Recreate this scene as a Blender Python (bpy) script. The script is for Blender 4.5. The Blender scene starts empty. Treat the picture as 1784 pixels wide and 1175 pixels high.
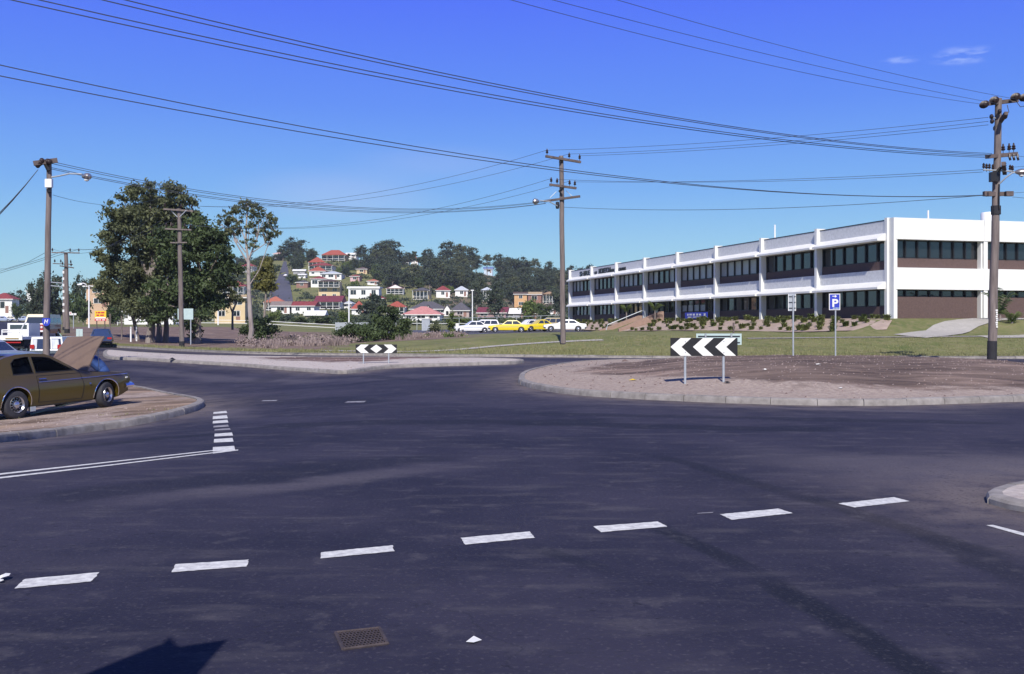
import bpy, math, random
import numpy as np
from mathutils import Vector, Matrix
from mathutils.geometry import delaunay_2d_cdt
R = math.radians
rnd = random.Random(7)
scene = bpy.context.scene
col = scene.collection

# ------------------------------------------------------------ camera, sky, sun, exposure
EYE, F, CX, HY = 1.75, 1760.0, 892.0, 568.0        # eye height, focal length and horizon in photo pixels
cam_d = bpy.data.cameras.new('camera'); cam = bpy.data.objects.new('camera', cam_d); col.objects.link(cam)
cam_d.sensor_width = 36; cam_d.lens = F/1784*36; cam_d.clip_end = 4000; cam_d.clip_start = .1
cam_d.shift_y = -(587.5-HY)/1784
cam.location = (0, 0, EYE); cam.rotation_euler = (R(90), 0, 0)
scene.camera = cam

SUN_EL = 42
world = bpy.data.worlds.new('World'); scene.world = world; world.use_nodes = True
wt = world.node_tree; wn = wt.nodes; wl = wt.links; wn.clear()
def wnode(t, **k):
    n = wn.new(t)
    for a, b in k.items(): setattr(n, a, b)
    return n
wo = wnode('ShaderNodeOutputWorld'); bg = wnode('ShaderNodeBackground')
sky = wnode('ShaderNodeTexSky'); sky.sky_type = 'NISHITA'; sky.sun_disc = False
sky.sun_elevation = R(SUN_EL); sky.sun_rotation = R(180); sky.air_density = 1.2; sky.dust_density = .4; sky.ozone_density = 3
tc = wnode('ShaderNodeTexCoord'); sep = wnode('ShaderNodeSeparateXYZ'); wl.new(tc.outputs['Generated'], sep.inputs[0])
ramp = wnode('ShaderNodeValToRGB'); wl.new(sep.outputs['Z'], ramp.inputs[0])
els = ramp.color_ramp.elements
SKY = [(0, (3.1, 5.7, 6.2)), (.06, (2.1, 4.9, 6.9)), (.13, (1.0, 3.1, 7.4)), (.21, (.52, 1.8, 7.9)), (.31, (.38, .98, 8.5)), (.55, (.28, .7, 4.2)), (1, (.2, .4, 1.9))]
els[0].position = 0; els[1].position = 1
for p, c in SKY[1:-1]: els.new(p)
for e, (p, c) in zip(sorted(els, key=lambda e: e.position), SKY): e.color = (*[v/10 for v in c], 1)
x10 = wnode('ShaderNodeVectorMath', operation='SCALE'); wl.new(ramp.outputs[0], x10.inputs[0]); x10.inputs['Scale'].default_value = 10
mixs = wnode('ShaderNodeMix', data_type='RGBA'); mixs.inputs['Factor'].default_value = .8
wl.new(sky.outputs[0], mixs.inputs['A']); wl.new(x10.outputs[0], mixs.inputs['B'])
# thin cirrus: two soft patches of noise at real directions in the sky
def patch_mask(px, py, w, h):
    d = Vector(((px-CX)/F, 1, (HY-py)/F)).normalized()
    sb = wnode('ShaderNodeVectorMath', operation='SUBTRACT'); wl.new(tc.outputs['Generated'], sb.inputs[0]); sb.inputs[1].default_value = d
    ml = wnode('ShaderNodeVectorMath', operation='MULTIPLY'); wl.new(sb.outputs[0], ml.inputs[0]); ml.inputs[1].default_value = (F/w, F/w, F/h)
    ln = wnode('ShaderNodeVectorMath', operation='LENGTH'); wl.new(ml.outputs[0], ln.inputs[0])
    mr = wnode('ShaderNodeMapRange', interpolation_type='SMOOTHSTEP'); wl.new(ln.outputs['Value'], mr.inputs[0])
    mr.inputs[1].default_value = 1; mr.inputs[2].default_value = .1; mr.inputs[3].default_value = 0; mr.inputs[4].default_value = 1
    return mr.outputs[0]
mp = wnode('ShaderNodeMapping'); wl.new(tc.outputs['Generated'], mp.inputs[0]); mp.inputs['Scale'].default_value = (14, 14, 60)
nz = wnode('ShaderNodeTexNoise'); wl.new(mp.outputs[0], nz.inputs['Vector']); nz.inputs['Scale'].default_value = 3; nz.inputs['Detail'].default_value = 7
nr = wnode('ShaderNodeMapRange'); wl.new(nz.outputs['Fac'], nr.inputs[0]); nr.inputs[1].default_value = .45; nr.inputs[2].default_value = .72
cur = mixs.outputs['Result']
for (px, py, w, h, amt, c) in [(1680, 97, 62, 18, .32, (7, 8, 10)), (1570, 105, 40, 8, .2, (7, 8, 10)), (590, 340, 230, 60, .17, (6.5, 6.0, 7.4)), (760, 285, 200, 40, .1, (6.5, 6.0, 7.4))]:
    m = patch_mask(px, py, w, h)
    a = wnode('ShaderNodeMath', operation='MULTIPLY'); wl.new(m, a.inputs[0])
    if h < 35: wl.new(nr.outputs[0], a.inputs[1])
    else: a.inputs[1].default_value = .9
    b = wnode('ShaderNodeMath', operation='MULTIPLY'); wl.new(a.outputs[0], b.inputs[0]); b.inputs[1].default_value = amt*1.5 if h < 35 else amt
    mm = wnode('ShaderNodeMix', data_type='RGBA'); wl.new(b.outputs[0], mm.inputs['Factor']); wl.new(cur, mm.inputs['A']); mm.inputs['B'].default_value = (*c, 1)
    cur = mm.outputs['Result']
wl.new(cur, bg.inputs[0]); bg.inputs[1].default_value = .1; wl.new(bg.outputs[0], wo.inputs[0])

sun_d = bpy.data.lights.new('sun', 'SUN'); sun = bpy.data.objects.new('sun', sun_d); col.objects.link(sun)
sun_d.energy = 4.6; sun_d.angle = R(.53); sun_d.color = (1, .95, .87); sun.rotation_euler = (R(90-SUN_EL), 0, R(-.5)); sun.location = (0, -40, 60)
scene.view_settings.view_transform = 'Standard'; scene.view_settings.look = 'None'
scene.view_settings.gamma = 1; scene.view_settings.use_curve_mapping = False; scene.view_settings.exposure = 0.28
scene.render.film_transparent = False
try:
    scene.cycles.max_bounces = 5; scene.cycles.diffuse_bounces = 2; scene.cycles.glossy_bounces = 2
    scene.cycles.transparent_max_bounces = 6; scene.cycles.use_denoising = True
except Exception: pass

# ------------------------------------------------------------ small helpers
def S(t): t = max(0., min(1., t)); return t*t*(3-2*t)
def lerp(a, b, t): return a+(b-a)*t
def interp(x, tab):
    if x <= tab[0][0]: return tab[0][1]
    for (a, u), (b, v) in zip(tab, tab[1:]):
        if x <= b: return u+(v-u)*(x-a)/(b-a)
    return tab[-1][1]
def tag(o, label=None, cat=None, group=None, kind=None):
    if label: o['label'] = label
    if cat: o['category'] = cat
    if group: o['group'] = group
    if kind: o['kind'] = kind
    return o
def empty(name, loc=(0, 0, 0), rz=0, label=None, cat=None, group=None):
    o = bpy.data.objects.new(name, None); col.objects.link(o); o.location = loc; o.rotation_euler = (0, 0, rz)
    o.empty_display_size = .3
    return tag(o, label, cat, group)
def children(o): return [c for c in KIDS.get(o.name, [])]
KIDS = {}
def link(o, parent=None):
    col.objects.link(o)
    if parent is not None:
        o.parent = parent; KIDS.setdefault(parent.name, []).append(o)
    return o
def copy_tree(o, parent=None, label=None, loc=None, rz=None):
    c = o.copy(); link(c, parent)
    for ch in children(o): copy_tree(ch, c)
    if label: c['label'] = label
    if loc is not None: c.location = loc
    if rz is not None: c.rotation_euler = (0, 0, rz)
    return c
def mesh_np(name, V, Q, mat, parent=None, smooth=False):
    """V (n,3) array, Q (m,k) face array with one k"""
    me = bpy.data.meshes.new(name); V = np.asarray(V, dtype=np.float32); Q = np.asarray(Q, dtype=np.int32)
    m, k = Q.shape
    me.vertices.add(len(V)); me.vertices.foreach_set('co', V.ravel())
    me.loops.add(m*k); me.loops.foreach_set('vertex_index', Q.ravel())
    me.polygons.add(m); me.polygons.foreach_set('loop_start', np.arange(0, m*k, k, dtype=np.int32)); me.polygons.foreach_set('loop_total', np.full(m, k, dtype=np.int32))
    me.update(calc_edges=True); me.materials.append(mat)
    if smooth: me.polygons.foreach_set('use_smooth', np.ones(m, dtype=bool))
    return link(bpy.data.objects.new(name, me), parent)
class MB:
    def __init__(s): s.v = []; s.f = []
    def add(s, vs, fs):
        n = len(s.v); s.v += [tuple(v) for v in vs]; s.f += [tuple(i+n for i in f) for f in fs]; return s
    def box(s, x0, x1, y0, y1, z0, z1, M=None):
        vs = [Vector(p) for p in [(x0,y0,z0),(x1,y0,z0),(x1,y1,z0),(x0,y1,z0),(x0,y0,z1),(x1,y0,z1),(x1,y1,z1),(x0,y1,z1)]]
        if M: vs = [M @ v for v in vs]
        return s.add(vs, [(3,2,1,0),(4,5,6,7),(0,1,5,4),(1,2,6,5),(2,3,7,6),(3,0,4,7)])
    def tube(s, pts, rad, n=8, cap=True):
        pts = [Vector(p) for p in pts]; k = len(pts)
        if not hasattr(rad, '__len__'): rad = [rad]*k
        vs = []
        for i, p in enumerate(pts):
            d = (pts[min(i+1, k-1)]-pts[max(i-1, 0)]); d = d.normalized() if d.length > 1e-6 else Vector((0, 0, 1))
            a = d.orthogonal().normalized() if i == 0 else (a - d*a.dot(d)).normalized()
            b = d.cross(a)
            vs += [p+(a*math.cos(6.28318*j/n)+b*math.sin(6.28318*j/n))*rad[i] for j in range(n)]
        fs = [(i*n+j, i*n+(j+1) % n, (i+1)*n+(j+1) % n, (i+1)*n+j) for i in range(k-1) for j in range(n)]
        if cap: fs += [tuple(range(n))[::-1], tuple((k-1)*n+j for j in range(n))]
        return s.add(vs, fs)
    def lathe(s, prof, n=16, M=None):   # prof [(r,z)], axis z
        vs = [Vector((r*math.cos(6.28318*j/n), r*math.sin(6.28318*j/n), z)) for r, z in prof for j in range(n)]
        if M: vs = [M @ v for v in vs]
        return s.add(vs, [(i*n+j, i*n+(j+1) % n, (i+1)*n+(j+1) % n, (i+1)*n+j) for i in range(len(prof)-1) for j in range(n)])
    def prism(s, poly, f):  # poly: list of 2D pts; f(u,v,side)->Vector for side 0/1
        n = len(poly); return s.add([f(u, v, 0) for u, v in poly]+[f(u, v, 1) for u, v in poly],
            [tuple(range(n))[::-1], tuple(range(n, 2*n))]+[(i, (i+1) % n, n+(i+1) % n, n+i) for i in range(n)])
    def build(s, name, mat, parent=None, smooth=False, sharp=35):
        me = bpy.data.meshes.new(name); me.from_pydata(s.v, [], s.f); me.update()
        if mat: me.materials.append(mat)
        if smooth:
            me.shade_smooth(); me.set_sharp_from_angle(angle=R(sharp))
        return link(bpy.data.objects.new(name, me), parent)
def blob(mb, c, r, n=7):
    mb.lathe([(max(1e-3, r[0]*math.sin(math.pi*i/5)), -r[2]*math.cos(math.pi*i/5)) for i in range(6)], n, Matrix.Translation(c)); return mb

# ------------------------------------------------------------ materials
def mat(name, c, rough=.7, var=.0, scale=3., bump=0., metal=0., c2=None, detail=5, spec=.4, stretch=None, coat=0):
    m = bpy.data.materials.new(name); m.use_nodes = True; nt = m.node_tree; N = nt.nodes; L = nt.links
    b = N['Principled BSDF']; b.inputs['Base Color'].default_value = (*c, 1); b.inputs['Roughness'].default_value = rough
    b.inputs['Metallic'].default_value = metal; b.inputs['Specular IOR Level'].default_value = spec
    if coat: b.inputs['Coat Weight'].default_value = coat; b.inputs['Coat Roughness'].default_value = .08
    if var or bump or c2:
        t = N.new('ShaderNodeTexCoord'); mp = N.new('ShaderNodeMapping'); L.new(t.outputs['Object'], mp.inputs[0])
        if stretch: mp.inputs['Scale'].default_value = stretch
        n = N.new('ShaderNodeTexNoise'); L.new(mp.outputs[0], n.inputs['Vector']); n.inputs['Scale'].default_value = scale; n.inputs['Detail'].default_value = detail
        n.inputs['Roughness'].default_value = .62
        r = N.new('ShaderNodeMapRange'); L.new(n.outputs['Fac'], r.inputs[0]); r.inputs[1].default_value = .3; r.inputs[2].default_value = .7
        mx = N.new('ShaderNodeMix'); mx.data_type = 'RGBA'; L.new(r.outputs[0], mx.inputs['Factor'])
        ca = c2 if c2 else tuple(v*(1-var) for v in c); cb = c if c2 else tuple(min(1, v*(1+var)) for v in c)
        mx.inputs['A'].default_value = (*ca, 1); mx.inputs['B'].default_value = (*cb, 1); L.new(mx.outputs['Result'], b.inputs['Base Color'])
        if bump:
            bp = N.new('ShaderNodeBump'); bp.inputs['Strength'].default_value = bump; bp.inputs['Distance'].default_value = .03
            L.new(n.outputs['Fac'], bp.inputs['Height']); L.new(bp.outputs[0], b.inputs['Normal'])
    return m
M = {}
M['white'] = mat('white_paint', (.80, .80, .77), .55, 0, 1.1, c2=(.70, .69, .65), stretch=(1, 1, .25), detail=8)
M['panel'] = mat('pebble_panel', (.67, .67, .67), .85, .13, 5, .3, detail=9)
M['brick'] = mat('dark_brick', (.105, .068, .062), .85, .18, 9, .3)
M['glass_dark'] = mat('dark_glass', (.012, .015, .02), .04, spec=.9)
M['frame_dark'] = mat('dark_frame', (.015, .015, .017), .4)
M['blind'] = mat('pale_blind', (.33, .34, .34), .3, .1, 2, spec=.7)
M['pole'] = mat('weathered_pole_timber', (.165, .135, .125), .85, .4, 2.2, .5, stretch=(4, 4, .35))
M['pole_base'] = mat('tarred_pole_base', (.02, .02, .025), .8, .2, 4)
M['arm'] = mat('crossarm_timber', (.11, .085, .08), .85, .3, 5, .3)
M['ceramic'] = mat('brown_insulator', (.028, .016, .014), .45)
M['wire'] = mat('wire_metal', (.035, .04, .06), .6)
M['steel'] = mat('galvanised_steel', (.42, .45, .48), .45, .12, 6, metal=.3)
M['alu'] = mat('lamp_aluminium', (.45, .43, .42), .3, metal=.8)
M['whitebox'] = mat('white_enamel', (.8, .8, .8), .4)
M['sign_white'] = mat('sign_white', (.78, .78, .75), .5, 0, 2.5, c2=(.66, .65, .61), detail=8)
M['sign_black'] = mat('sign_black', (.012, .012, .014), .5)
M['sign_back'] = mat('sign_back_pale', (.42, .53, .52), .5, .08, 5)
M['sign_blue'] = mat('sign_blue', (.03, .05, .42), .45)
M['sign_yellow'] = mat('sign_yellow', (.72, .5, .03), .5, .05, 3)
M['sign_red'] = mat('sign_red', (.5, .03, .04), .5)
M['kerb'] = mat('kerb_concrete', (.31, .285, .27), .9, 0, 4, .3, c2=(.16, .145, .135), detail=9)
M['concrete'] = mat('pale_concrete', (.44, .41, .40), .9, .16, 1.6, .2)
M['path'] = mat('path_concrete', (.36, .34, .31), .9, .12, 2)
M['paint'] = mat('worn_road_paint', (.74, .74, .70), .7, .0, 14, .1, c2=(.38, .37, .37), detail=10)
M['paint_faint'] = mat('very_worn_road_paint', (.38, .37, .38), .8, 0, 10, .1, c2=(.12, .11, .13), detail=9)
M['gravel'] = mat('pink_gravel', (.36, .29, .26), .95, .0, 7, .5, c2=(.22, .17, .165), detail=9)
M['dirt'] = mat('brown_dirt', (.175, .12, .105), .95, .0, .8, .6, c2=(.095, .066, .062), detail=10, stretch=(1, 1.6, 1))
M['island_dirt'] = mat('island_dirt', (.30, .22, .19), .95, .0, .7, .6, c2=(.14, .10, .09), detail=9, stretch=(.6, 1.6, 1))
M['bed'] = mat('bark_mulch_bed', (.42, .33, .27), .95, 0, 1.2, .5, c2=(.29, .22, .185), detail=8)
M['tyre'] = mat('tyre_rubber', (.035, .035, .042), .8, .15, 8)
M['glass_clear'] = mat('clear_glass', (.02, .025, .03), .02, spec=.8)
nt = M['glass_clear'].node_tree; _t = nt.nodes.new('ShaderNodeBsdfTransparent'); _t.inputs[0].default_value = (.62, .68, .72, 1); _m = nt.nodes.new('ShaderNodeMixShader'); _f = nt.nodes.new('ShaderNodeLayerWeight'); _f.inputs[0].default_value = .35
nt.links.new(_f.outputs['Fresnel'], _m.inputs[0]); nt.links.new(_t.outputs[0], _m.inputs[1]); nt.links.new(nt.nodes['Principled BSDF'].outputs[0], _m.inputs[2]); nt.links.new(_m.outputs[0], nt.nodes['Material Output'].inputs[0])
M['chrome'] = mat('chrome', (.7, .7, .72), .12, metal=1)
M['rim'] = mat('alloy_rim', (.55, .55, .58), .25, metal=.9)
M['glass_car'] = mat('car_glass', (.03, .04, .055), .03, spec=1.0, coat=.6)
M['black'] = mat('black_trim', (.012, .012, .014), .6)
M['interior'] = mat('curtain', (.55, .58, .62), .8, .15, 8, stretch=(1, 1, .1))
def paint(name, c): return mat(name, c, .3, .03, 2, spec=.5, coat=.5)
M['brown'] = paint('brown_car_paint', (.072, .05, .006))
M['bonnetp'] = mat('dusty_brown_bonnet_paint', (.155, .108, .08), .5, .1, 3, spec=.4)
M['cwhite'] = paint('white_car_paint', (.8, .8, .78)); M['cyellow'] = paint('yellow_car_paint', (.75, .58, .02))
M['cblue'] = paint('dark_blue_car_paint', (.03, .05, .12)); M['csilver'] = paint('silver_blue_car_paint', (.33, .38, .48))
M['cred'] = paint('red_car_paint', (.35, .03, .03)); M['ccream'] = paint('cream_car_paint', (.75, .68, .5)); M['ctan'] = paint('tan_car_paint', (.36, .28, .13))
M['clight'] = mat('headlight_glass', (.7, .7, .68), .1); M['clamp'] = mat('tail_lamp_red', (.4, .02, .02), .25)
M['skin'] = mat('skin', (.42, .25, .18), .6); M['jeans'] = mat('blue_cloth', (.03, .07, .22), .9, .25, 9); M['shirtw'] = mat('pale_cloth', (.6, .6, .62), .9, .1, 6); M['hair'] = mat('dark_hair', (.03, .02, .015), .7)
M['bark'] = mat('gum_bark', (.30, .26, .23), .9, 0, 2.5, .4, c2=(.14, .11, .10), stretch=(1, 1, .3))
M['bark_pale'] = mat('pale_gum_bark', (.42, .37, .34), .9, 0, 2.5, .4, c2=(.2, .16, .15), stretch=(1, 1, .3))
def leafmat(name, a, b, scale=.5):
    m = mat(name, a, .6, 0, scale, c2=b, detail=3, spec=.3)
    nt = m.node_tree; pb = nt.nodes['Principled BSDF']; tr = nt.nodes.new('ShaderNodeBsdfTranslucent'); ms = nt.nodes.new('ShaderNodeMixShader'); ms.inputs[0].default_value = .25
    src = pb.inputs['Base Color'].links[0].from_socket; nt.links.new(src, tr.inputs[0]); nt.links.new(pb.outputs[0], ms.inputs[1]); nt.links.new(tr.outputs[0], ms.inputs[2])
    nt.links.new(ms.outputs[0], nt.nodes['Material Output'].inputs[0])
    return m
M['leaf_gum'] = leafmat('gum_leaves', (.15, .165, .075), (.06, .075, .04))
M['leaf_dark'] = leafmat('dark_green_leaves', (.10, .14, .05), (.04, .06, .028))
M['leaf_hill'] = leafmat('hill_tree_leaves', (.085, .108, .06), (.036, .052, .036), .25)
M['leaf_lime'] = leafmat('bright_green_leaves', (.16, .21, .05), (.07, .10, .03), .4)
M['leaf_olive'] = leafmat('olive_leaves', (.19, .18, .05), (.09, .095, .035), .6)
M['scrub'] = mat('dry_scrub_stems', (.34, .27, .25), .9, 0, .8, c2=(.18, .135, .125), detail=6)
M['leaf_bank'] = leafmat('bank_shrub_leaves', (.24, .27, .08), (.12, .15, .05), .6)
M['grassblade'] = mat('grass_blades', (.17, .18, .07), .8, 0, 1, c2=(.22, .20, .10))
# ------------------------------------------------------------ the lie of the land
C0 = Vector((27.6, 74.)); E1 = Vector((-.265, .9642)); N1 = Vector((-.9642, -.265)); E2 = Vector((.9642, .265)); N2 = Vector((.265, -.9642))
PLAT = 2.17
RISE = [(0, 0), (75, 0), (110, .25), (200, 1.5), (300, 3.4), (380, 8), (450, 17), (520, 28), (600, 40), (640, 43.5), (680, 43), (800, 34), (1200, 10)]
CREST = [(-700, 4), (-330, 6), (-290, 12), (-240, 24), (-190, 36), (-140, 45), (-100, 44), (-70, 41), (-40, 38), (-10, 33), (20, 27), (60, 20), (150, 14), (400, 8)]
def T(x, y):
    z = -.8*S((-x-1)/14)*S((y-12)/10)*(1-S((y-28)/25))
    r = interp(y, RISE)
    if r > 3.4:
        xs = x/max(y, 1)*620
        r = 3.4+(r-3.4)*max(0, interp(xs, CREST)-3.4)/40.
    z += r*(1-.6*S((x-20)/40)*(1-S((y-200)/150)))
    z += .75*S((-x-30)/12)*S((y-58)/32)*(1-S((y-150)/150))
    if y > 50 and x > -30:
        px, py = x-C0.x, y-C0.y
        q1 = px*N1.x+py*N1.y; q2 = px*N2.x+py*N2.y; s1 = px*E1.x+py*E1.y; s2 = px*E2.x+py*E2.y
        q = max(q1, q2)
        lf = lerp(1.12, .62, S((s1-5)/50))
        lawn = lf*max(0, min(1, (y-56.5)/(11+.8*max(s1, 0))))*S((x+25)/35)*(1-S((s1-72)/30))
        w = 4.5+11*S((s2-1)/9)*(1 if q2 > q1 else 0)
        e = (1-S((q-1.5)/w))*(1-S((s1-73)/7))
        z = lerp(z+lawn, PLAT, e)
    return z
def W(px, y): return (px-CX)/F*y                 # x of a photo column at depth y
def Zp(py, y): return EYE+(HY-py)/F*y            # height of a photo row at depth y
def hit(px, py, f=T, y0=3.):
    u = (px-CX)/F; k = (HY-py)/F; y = y0; st = .25
    while y < 900:
        if EYE+k*y <= f(u*y, y):
            lo, hi = y-st, y
            for _ in range(18):
                m = (lo+hi)/2
                if EYE+k*m <= f(u*m, m): hi = m
                else: lo = m
            return Vector((u*hi, hi, f(u*hi, hi)))
        st = max(.25, y*.01); y += st
    return Vector((u*640, 640, f(u*640, 640)))
def inside(poly, x, y):
    c = False; n = len(poly); j = n-1
    for i in range(n):
        xi, yi = poly[i][0], poly[i][1]; xj, yj = poly[j][0], poly[j][1]
        if (yi > y) != (yj > y) and x < (xj-xi)*(y-yi)/(yj-yi)+xi: c = not c
        j = i
    return c
def smooth_loop(pts, seg=.8, closed=True):
    pts = [Vector(p[:2]) for p in pts]; n = len(pts); out = []
    rng = range(n) if closed else range(n-1)
    for i in rng:
        if closed: p0, p1, p2, p3 = pts[i-1], pts[i], pts[(i+1) % n], pts[(i+2) % n]
        else: p0, p1, p2, p3 = pts[max(i-1, 0)], pts[i], pts[i+1], pts[min(i+2, n-1)]
        k = max(1, int((p2-p1).length/seg))
        d1 = (p2-p1).length**.5 or 1
        for j in range(k):
            t = j/k
            out.append(.5*((2*p1)+(p2-p0)*t+(2*p0-5*p1+4*p2-p3)*t*t+(3*p1-p0-3*p2+p3)*t*t*t))
    if not closed: out.append(pts[-1])
    return out
def seg_dist(x, y, poly, closed=True):
    best = 1e9; n = len(poly)
    for i in range(n if closed else n-1):
        a, b = poly[i], poly[(i+1) % n]; dx, dy = b[0]-a[0], b[1]-a[1]; L = dx*dx+dy*dy or 1e-9
        t = max(0, min(1, ((x-a[0])*dx+(y-a[1])*dy)/L)); d = (a[0]+t*dx-x)**2+(a[1]+t*dy-y)**2
        if d < best: best = d
    return best**.5
def drape(name, poly, zf, mt, step=1., parent=None, kind='structure', skirt=0, smooth=True):
    poly = [Vector(p[:2]) for p in poly]
    xs = [p.x for p in poly]; ys = [p.y for p in poly]; pts = list(poly)
    if step:
        x = min(xs)+step/2
        while x < max(xs):
            y = min(ys)+step/2
            while y < max(ys):
                if inside(poly, x, y) and seg_dist(x, y, poly) > step*.25: pts.append(Vector((x, y)))
                y += step
            x += step
    n = len(poly)
    vs, es, fs, *_ = delaunay_2d_cdt(pts, [], [list(range(n))], 1, 1e-5)
    mb = MB(); V = [(v.x, v.y, zf(v.x, v.y)) for v in vs]
    fs = [tuple(f) for f in fs]
    def up(f):
        a, b, c = [Vector(V[i]) for i in f[:3]]; return f if (b-a).cross(c-a).z > 0 else f[::-1]
    mb.add(V, [up(f) for f in fs])
    if skirt:
        for i in range(n):
            a, b = poly[i], poly[(i+1) % n]; za, zb = zf(a.x, a.y), zf(b.x, b.y)
            mb.add([(a.x, a.y, za), (b.x, b.y, zb), (b.x, b.y, zb-skirt), (a.x, a.y, za-skirt)], [(0, 1, 2, 3)])
    o = mb.build(name, mt, parent, smooth=smooth, sharp=40)
    if kind and not parent: o['kind'] = kind
    return o

# ------------------------------------------------------------ road and ground, one triangulation cut along the kerb line
far_px = [(1130, 624.5), (1030, 623.5), (920, 622.5), (800, 621.8), (640, 620), (520, 619), (420, 616.5), (340, 613.2), (260, 609), (200, 605.5), (160, 603), (128, 601)]
far_kerb = [(60, 50), (40, 52.5), (22, 54)]+[tuple(hit(*p)[:2]) for p in far_px]
branch = [tuple(hit(*p)[:2]) for p in [(112, 594), (104, 583), (96, 573), (80, 564), (58, 560.5)]]
far_s = [tuple(p) for p in smooth_loop(far_kerb, 1.5, False)]
road_poly = [(-130, -15), (60, -15)]+far_s+branch+[(-190, 300), (-260, 240), (-130, 40)]
def near_pts():
    out = []
    def grid(x0, x1, y0, y1, s, skip=None):
        x = x0
        while x <= x1:
            y = y0
            while y <= y1:
                if not (skip and skip[0] < x < skip[1] and skip[2] < y < skip[3]): out.append((x+rnd.uniform(-.1, .1)*s, y+rnd.uniform(-.1, .1)*s))
                y += s
            x += s
    grid(-34, 34, 0, 66, 1.6, (-22, 27, 4, 46)); grid(-22, 27, 4, 46, .8)
    grid(-75, 75, 66.5, 150, 2.4)
    grid(-128, 128, -10, 150, 8, (-75, 75, -1, 152)); grid(-74, -36, 0, 64, 4); grid(36, 74, 0, 64, 4)
    grid(-320, 320, 155, 335, 9)
    grid(-520, 520, 340, 720, 13)
    grid(-1500, 1500, 760, 1500, 90); grid(-1500, -560, -200, 740, 80); grid(570, 1500, -200, 740, 80); grid(-540, 540, -300, -40, 60); grid(-540, -350, 160, 320, 30)
    return out
rp = [Vector(p) for p in road_poly]
pts = list(rp)
for p in near_pts():
    if seg_dist(p[0], p[1], road_poly) > .5: pts.append(Vector(p))
nR = len(rp)
vs, es, fs, *_ = delaunay_2d_cdt(pts, [(i, (i+1) % nR) for i in range(nR)], [], 0, 1e-5)
road = MB(); ground = MB(); mapr = {}; mapg = {}
KH = .12
for f in fs:
    c = sum((vs[i] for i in f), Vector((0, 0)))/len(f)
    isr = inside(road_poly, c.x, c.y); mb, mp_ = (road, mapr) if isr else (ground, mapg)
    a, b, d = vs[f[0]], vs[f[1]], vs[f[2]]
    if (b-a).cross(d-a) < 0: f = f[::-1]
    g = []
    for i in f:
        if i not in mp_:
            mp_[i] = len(mb.v); v = vs[i]; z = T(v.x, v.y)
            if not isr: z += KH*(1-S((v.y-150)/60))
            mb.v.append((v.x, v.y, z))
        g.append(mp_[i])
    mb.f.append(tuple(g))

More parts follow.
